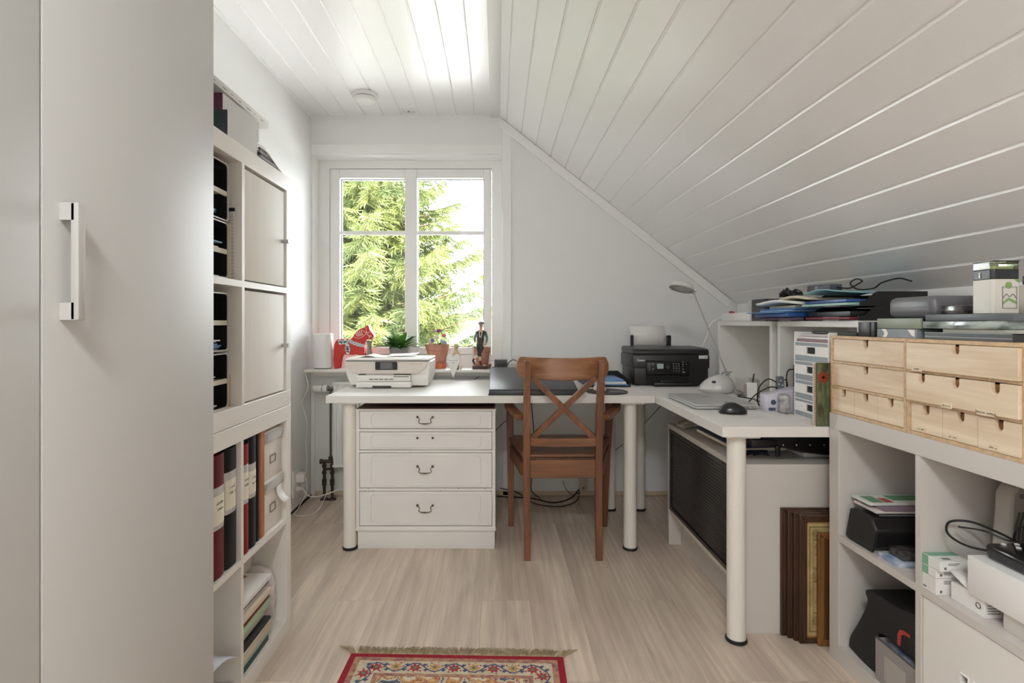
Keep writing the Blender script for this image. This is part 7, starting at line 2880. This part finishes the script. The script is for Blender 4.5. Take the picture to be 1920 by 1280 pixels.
# cables and a socket strip on the back wall under the desk
T = thing('power_strip', 'white socket strip standing against the wall under the desk', 'power strip', (0.53, 3.35, 0.05))
b = N()
box(b, 0.505, 0.555, 3.335, 3.369, 0.035, 0.160, bev=0.004)
obj('body', b, mat('beige_white', (196, 186, 172), 0.5), T)
b = N()
for z_ in (0.060, 0.130):
    cyl(b, (0.530, 3.3352, z_), (0.530, 3.3342, z_), 0.006, n=14)
obj('sockets', b, DKGREY, T)
wires = [
    ([(0.0, 3.30, 0.020), (0.20, 3.25, 0.024), (0.33, 3.22, 0.008), (0.44, 3.26, 0.020), (0.50, 3.32, 0.055)], 0.0042, 'thick black cable sagging along the floor to the socket strip'),
    ([(0.02, 3.33, 0.06), (0.12, 3.28, 0.05), (0.22, 3.20, 0.010), (0.36, 3.16, 0.006), (0.47, 3.24, 0.010), (0.505, 3.32, 0.045)], 0.003, 'thin black cable lying lowest on the floor under the armchair'),
    ([(0.19, 3.10, 0.69), (0.20, 3.12, 0.58), (0.21, 3.12, 0.45), (0.22, 3.14, 0.30), (0.20, 3.2, 0.10), (0.26, 3.25, 0.02)], 0.003, 'black cable hanging from the desktop behind the crossed chair back'),
    ([(0.70, 3.20, 0.69), (0.69, 3.22, 0.60), (0.655, 3.26, 0.48), (0.652, 3.26, 0.36), (0.645, 3.28, 0.28)], 0.0026, 'black cable hanging down beside the rear desk leg'),
    ([(0.79, 3.3, 0.70), (0.76, 3.31, 0.665), (0.70, 3.31, 0.655), (0.66, 3.30, 0.67)], 0.002, 'thin black cable drooping just below the desktop by the rear legs'),
    ([(1.06, 3.33, 0.63), (0.99, 3.33, 0.55), (0.90, 3.34, 0.45), (0.80, 3.34, 0.35), (0.70, 3.34, 0.27), (0.58, 3.34, 0.19)], 0.0018, 'thin black cable running diagonally over the wall behind the rear legs'),
    ([(-0.02, 3.34, 0.40), (0.03, 3.34, 0.45), (0.09, 3.33, 0.52), (0.10, 3.30, 0.69)], 0.0022, 'thin black cable between the chest and the armchair'),
    ([(0.40, 3.30, 0.115), (0.415, 3.28, 0.07), (0.45, 3.28, 0.04), (0.50, 3.32, 0.03)], 0.002, 'short loose black wire end by the socket strip')]
for pts, r_, lb in wires:
    b = N()
    tube(b, smooth_path(pts, 8), r_, 6)
    solid_thing('cable', lb, 'cable', b, CABLEB, 'cables under the desk')
# ================================================================ outside
GRASS = mat('lawn', (40, 66, 28), 0.9, col2=(56, 78, 36), vscale=3, bump=0.8, bscale=40)
t = N()
g = 40
vs = {}
for i in range(g + 1):
    for j in range(g + 1):
        x = -40 + 80 * i / g
        y = 5 + 75 * j / g
        z = -3.0 + 0.06 * (y - 5) + 0.25 * mnoise.noise(Vector((x * 0.12, y * 0.12, 0)))
        vs[i, j] = t.verts.new((x, y, z))
for i in range(g):
    for j in range(g):
        t.faces.new((vs[i, j], vs[i + 1, j], vs[i + 1, j + 1], vs[i, j + 1])).smooth = True
o = obj('ground', t, [GRASS, mat('bounce_ground', (214, 213, 212), 0.9, bump=0.5, bscale=60)])
o['kind'] = 'structure'
for p in o.data.polygons:
    if p.center.y < 24:
        p.material_index = 1  # unseen near ground, made pale to bounce light onto the ceiling

NEEDLE = mat('spruce_needles', (100, 106, 48), 0.75, col2=(62, 76, 34), vscale=1.6)
BARK = mat('bark', (92, 72, 58), 0.9, bump=0.8, bscale=20)
def spruce(x, y, z0, h, r, seed, label, dens=1.0):
    rnd = random.Random(seed)
    T = thing('spruce_tree', label, 'tree', (x, y, z0), 0, 'trees in the garden')
    T.scale = (1.38, 1.38, 1.38)
    b = N()
    tube(b, [(0, 0, 0), (0, 0, h * 0.5), (0, 0, h)], 0.2, 8, 0, True, [0.24, 0.14, 0.02])
    levels = int(h / 0.24)
    f = N()
    for L_ in range(levels):
        zz = 0.5 + (h - 0.7) * L_ / levels
        rr = r * (1 - zz / h) ** 0.75 * rnd.uniform(0.8, 1.12)
        nb = int(11 * dens)
        for k in range(nb):
            a = 2 * math.pi * (k + rnd.random()) / nb
            ln = rr * rnd.uniform(0.65, 1.08)
            droop = rnd.uniform(0.18, 0.36)
            d = Vector((math.cos(a), math.sin(a), 0))
            side = Vector((-d.y, d.x, 0))
            pts = []
            for s in range(6):
                q = s / 5
                pts.append(Vector((0, 0, zz)) + d * ln * q + Vector((0, 0, -droop * ln * q + 0.30 * ln * q * q * q)))
            tube(b, pts, 0.03, 4, 0, False, [0.035 * (1 - q * 0.16) for q in range(6)])
            # hanging twigs clothed with needles
            nt_ = max(4, int(ln / 0.060))
            for s in range(nt_):
                q = 0.12 + 0.88 * (s + rnd.random()) / nt_
                i0 = min(4, int(q * 5))
                base = pts[i0].lerp(pts[i0 + 1], q * 5 - i0)
                for sg in (-1, 1):
                    tl = (0.16 + 0.36 * (1 - abs(q - 0.45))) * rnd.uniform(0.6, 1.1)
                    dirv = (side * sg * rnd.uniform(0.4, 1.0) + d * rnd.uniform(0.3, 0.9) + Vector((0, 0, rnd.uniform(-0.75, 0.05)))).normalized()
                    nn = 5
                    wv = dirv.cross(Vector((rnd.uniform(-1, 1), rnd.uniform(-1, 1), rnd.uniform(-1, 1)))).normalized()
                    up = dirv.cross(wv)
                    for m_ in range(nn):
                        c = base + dirv * tl * (m_ / nn)
                        for w2_ in (wv, up, -wv, -up):
                            tip = c + dirv * tl * 0.30 + w2_ * 0.066 * rnd.uniform(0.8, 1.4)
                            v0 = f.verts.new(c - w2_.cross(dirv) * 0.011)
                            v1 = f.verts.new(c + w2_.cross(dirv) * 0.011)
                            v2 = f.verts.new(tip)
                            f.faces.new((v0, v1, v2))
    obj('trunk', b, BARK, T, local=True)
    obj('foliage', f, NEEDLE, T, local=True, flip=False)
    return T
spruce(-4.0, 14.6, -3.0, 12.5, 3.45, 3, 'tall sunlit spruce filling the left light of the window')

spruce(-9.4, 23.5, -2.4, 13.5, 3.6, 14, 'second spruce standing further off behind the tall one', 0.8)
# bushes low down and a far hedge
LEAF = mat('bush_leaves', (96, 100, 56), 0.7, col2=(66, 78, 42), vscale=2.0)
def bush(x, y, z0, rx, rz, seed, n, label, ls=0.05, m_=None):
    rnd = random.Random(seed)
    T = thing('garden_bush', label, 'bush', (x, y, z0), 0, 'bushes in the garden')
    f = N()
    for k in range(n):
        a, e = rnd.uniform(0, 2 * math.pi), rnd.uniform(0, math.pi * 0.55)
        q = rnd.uniform(0.6, 1.0) * (1 + 0.25 * mnoise.noise(Vector((a * 2, e * 3, seed))))
        c = Vector((math.cos(a) * math.sin(e) * rx * q, math.sin(a) * math.sin(e) * rx * q, math.cos(e) * rz * q))
        u = Vector((rnd.uniform(-1, 1), rnd.uniform(-1, 1), rnd.uniform(-1, 1))).normalized()
        w = u.cross(Vector((0.3, 0.2, 1))).normalized()
        s = ls * rnd.uniform(0.7, 1.3)
        f.faces.new([f.verts.new(c + u * s), f.verts.new(c + w * s * 0.5), f.verts.new(c - u * s), f.verts.new(c - w * s * 0.5)])
    obj('leaves', f, m_ or LEAF, T, local=True, flip=False)
    b = N()
    for k in range(5):
        a = k * 1.3
        tube(b, [(0, 0, 0), (math.cos(a) * rx * 0.3, math.sin(a) * rx * 0.3, rz * 0.8)], 0.02, 5)
    obj('stems', b, BARK, T, local=True)
    return T
bush(-3.7, 8.9, -2.95, 0.95, 2.75, 5, 8000, 'yellow-green leafy bush low behind the left window light')
bush(-1.65, 8.5, -2.95, 0.7, 2.5, 6, 6500, 'small yellow-green bush at the foot of the right window light')
bush(-9.5, 70, -0.2, 8.0, 3.6, 8, 12000, 'pale hedge far off beyond the lawn', 0.16, mat('far_leaves', (84, 88, 56), 0.8, col2=(60, 72, 42), vscale=0.6))

# pale house far off beyond the lawn
T = thing('house', 'pale house far off beyond the lawn, seen low in the right window light', 'building', (-1.6, 60, -0.1))
t = N()
box(t, -2.6, 2.8, -2.0, 2.0, 0, 1.9)
obj('wall', t, mat('far_wall', (120, 108, 100), 0.8), T, local=True)
t = N()
prism(t, [(-2.4, 1.9), (2.4, 1.9), (0, 2.9)], 'X', -3.0, 3.2)
obj('roof', t, mat('far_roof', (108, 92, 84), 0.8), T, local=True)
for k in range(3):
    t = N()
    box(t, -1.9 + k * 1.7, -1.1 + k * 1.7, -2.04, -1.99, 0.7, 1.5)
    obj('window', t, mat('far_window', (120, 125, 130), 0.2), T, local=True)
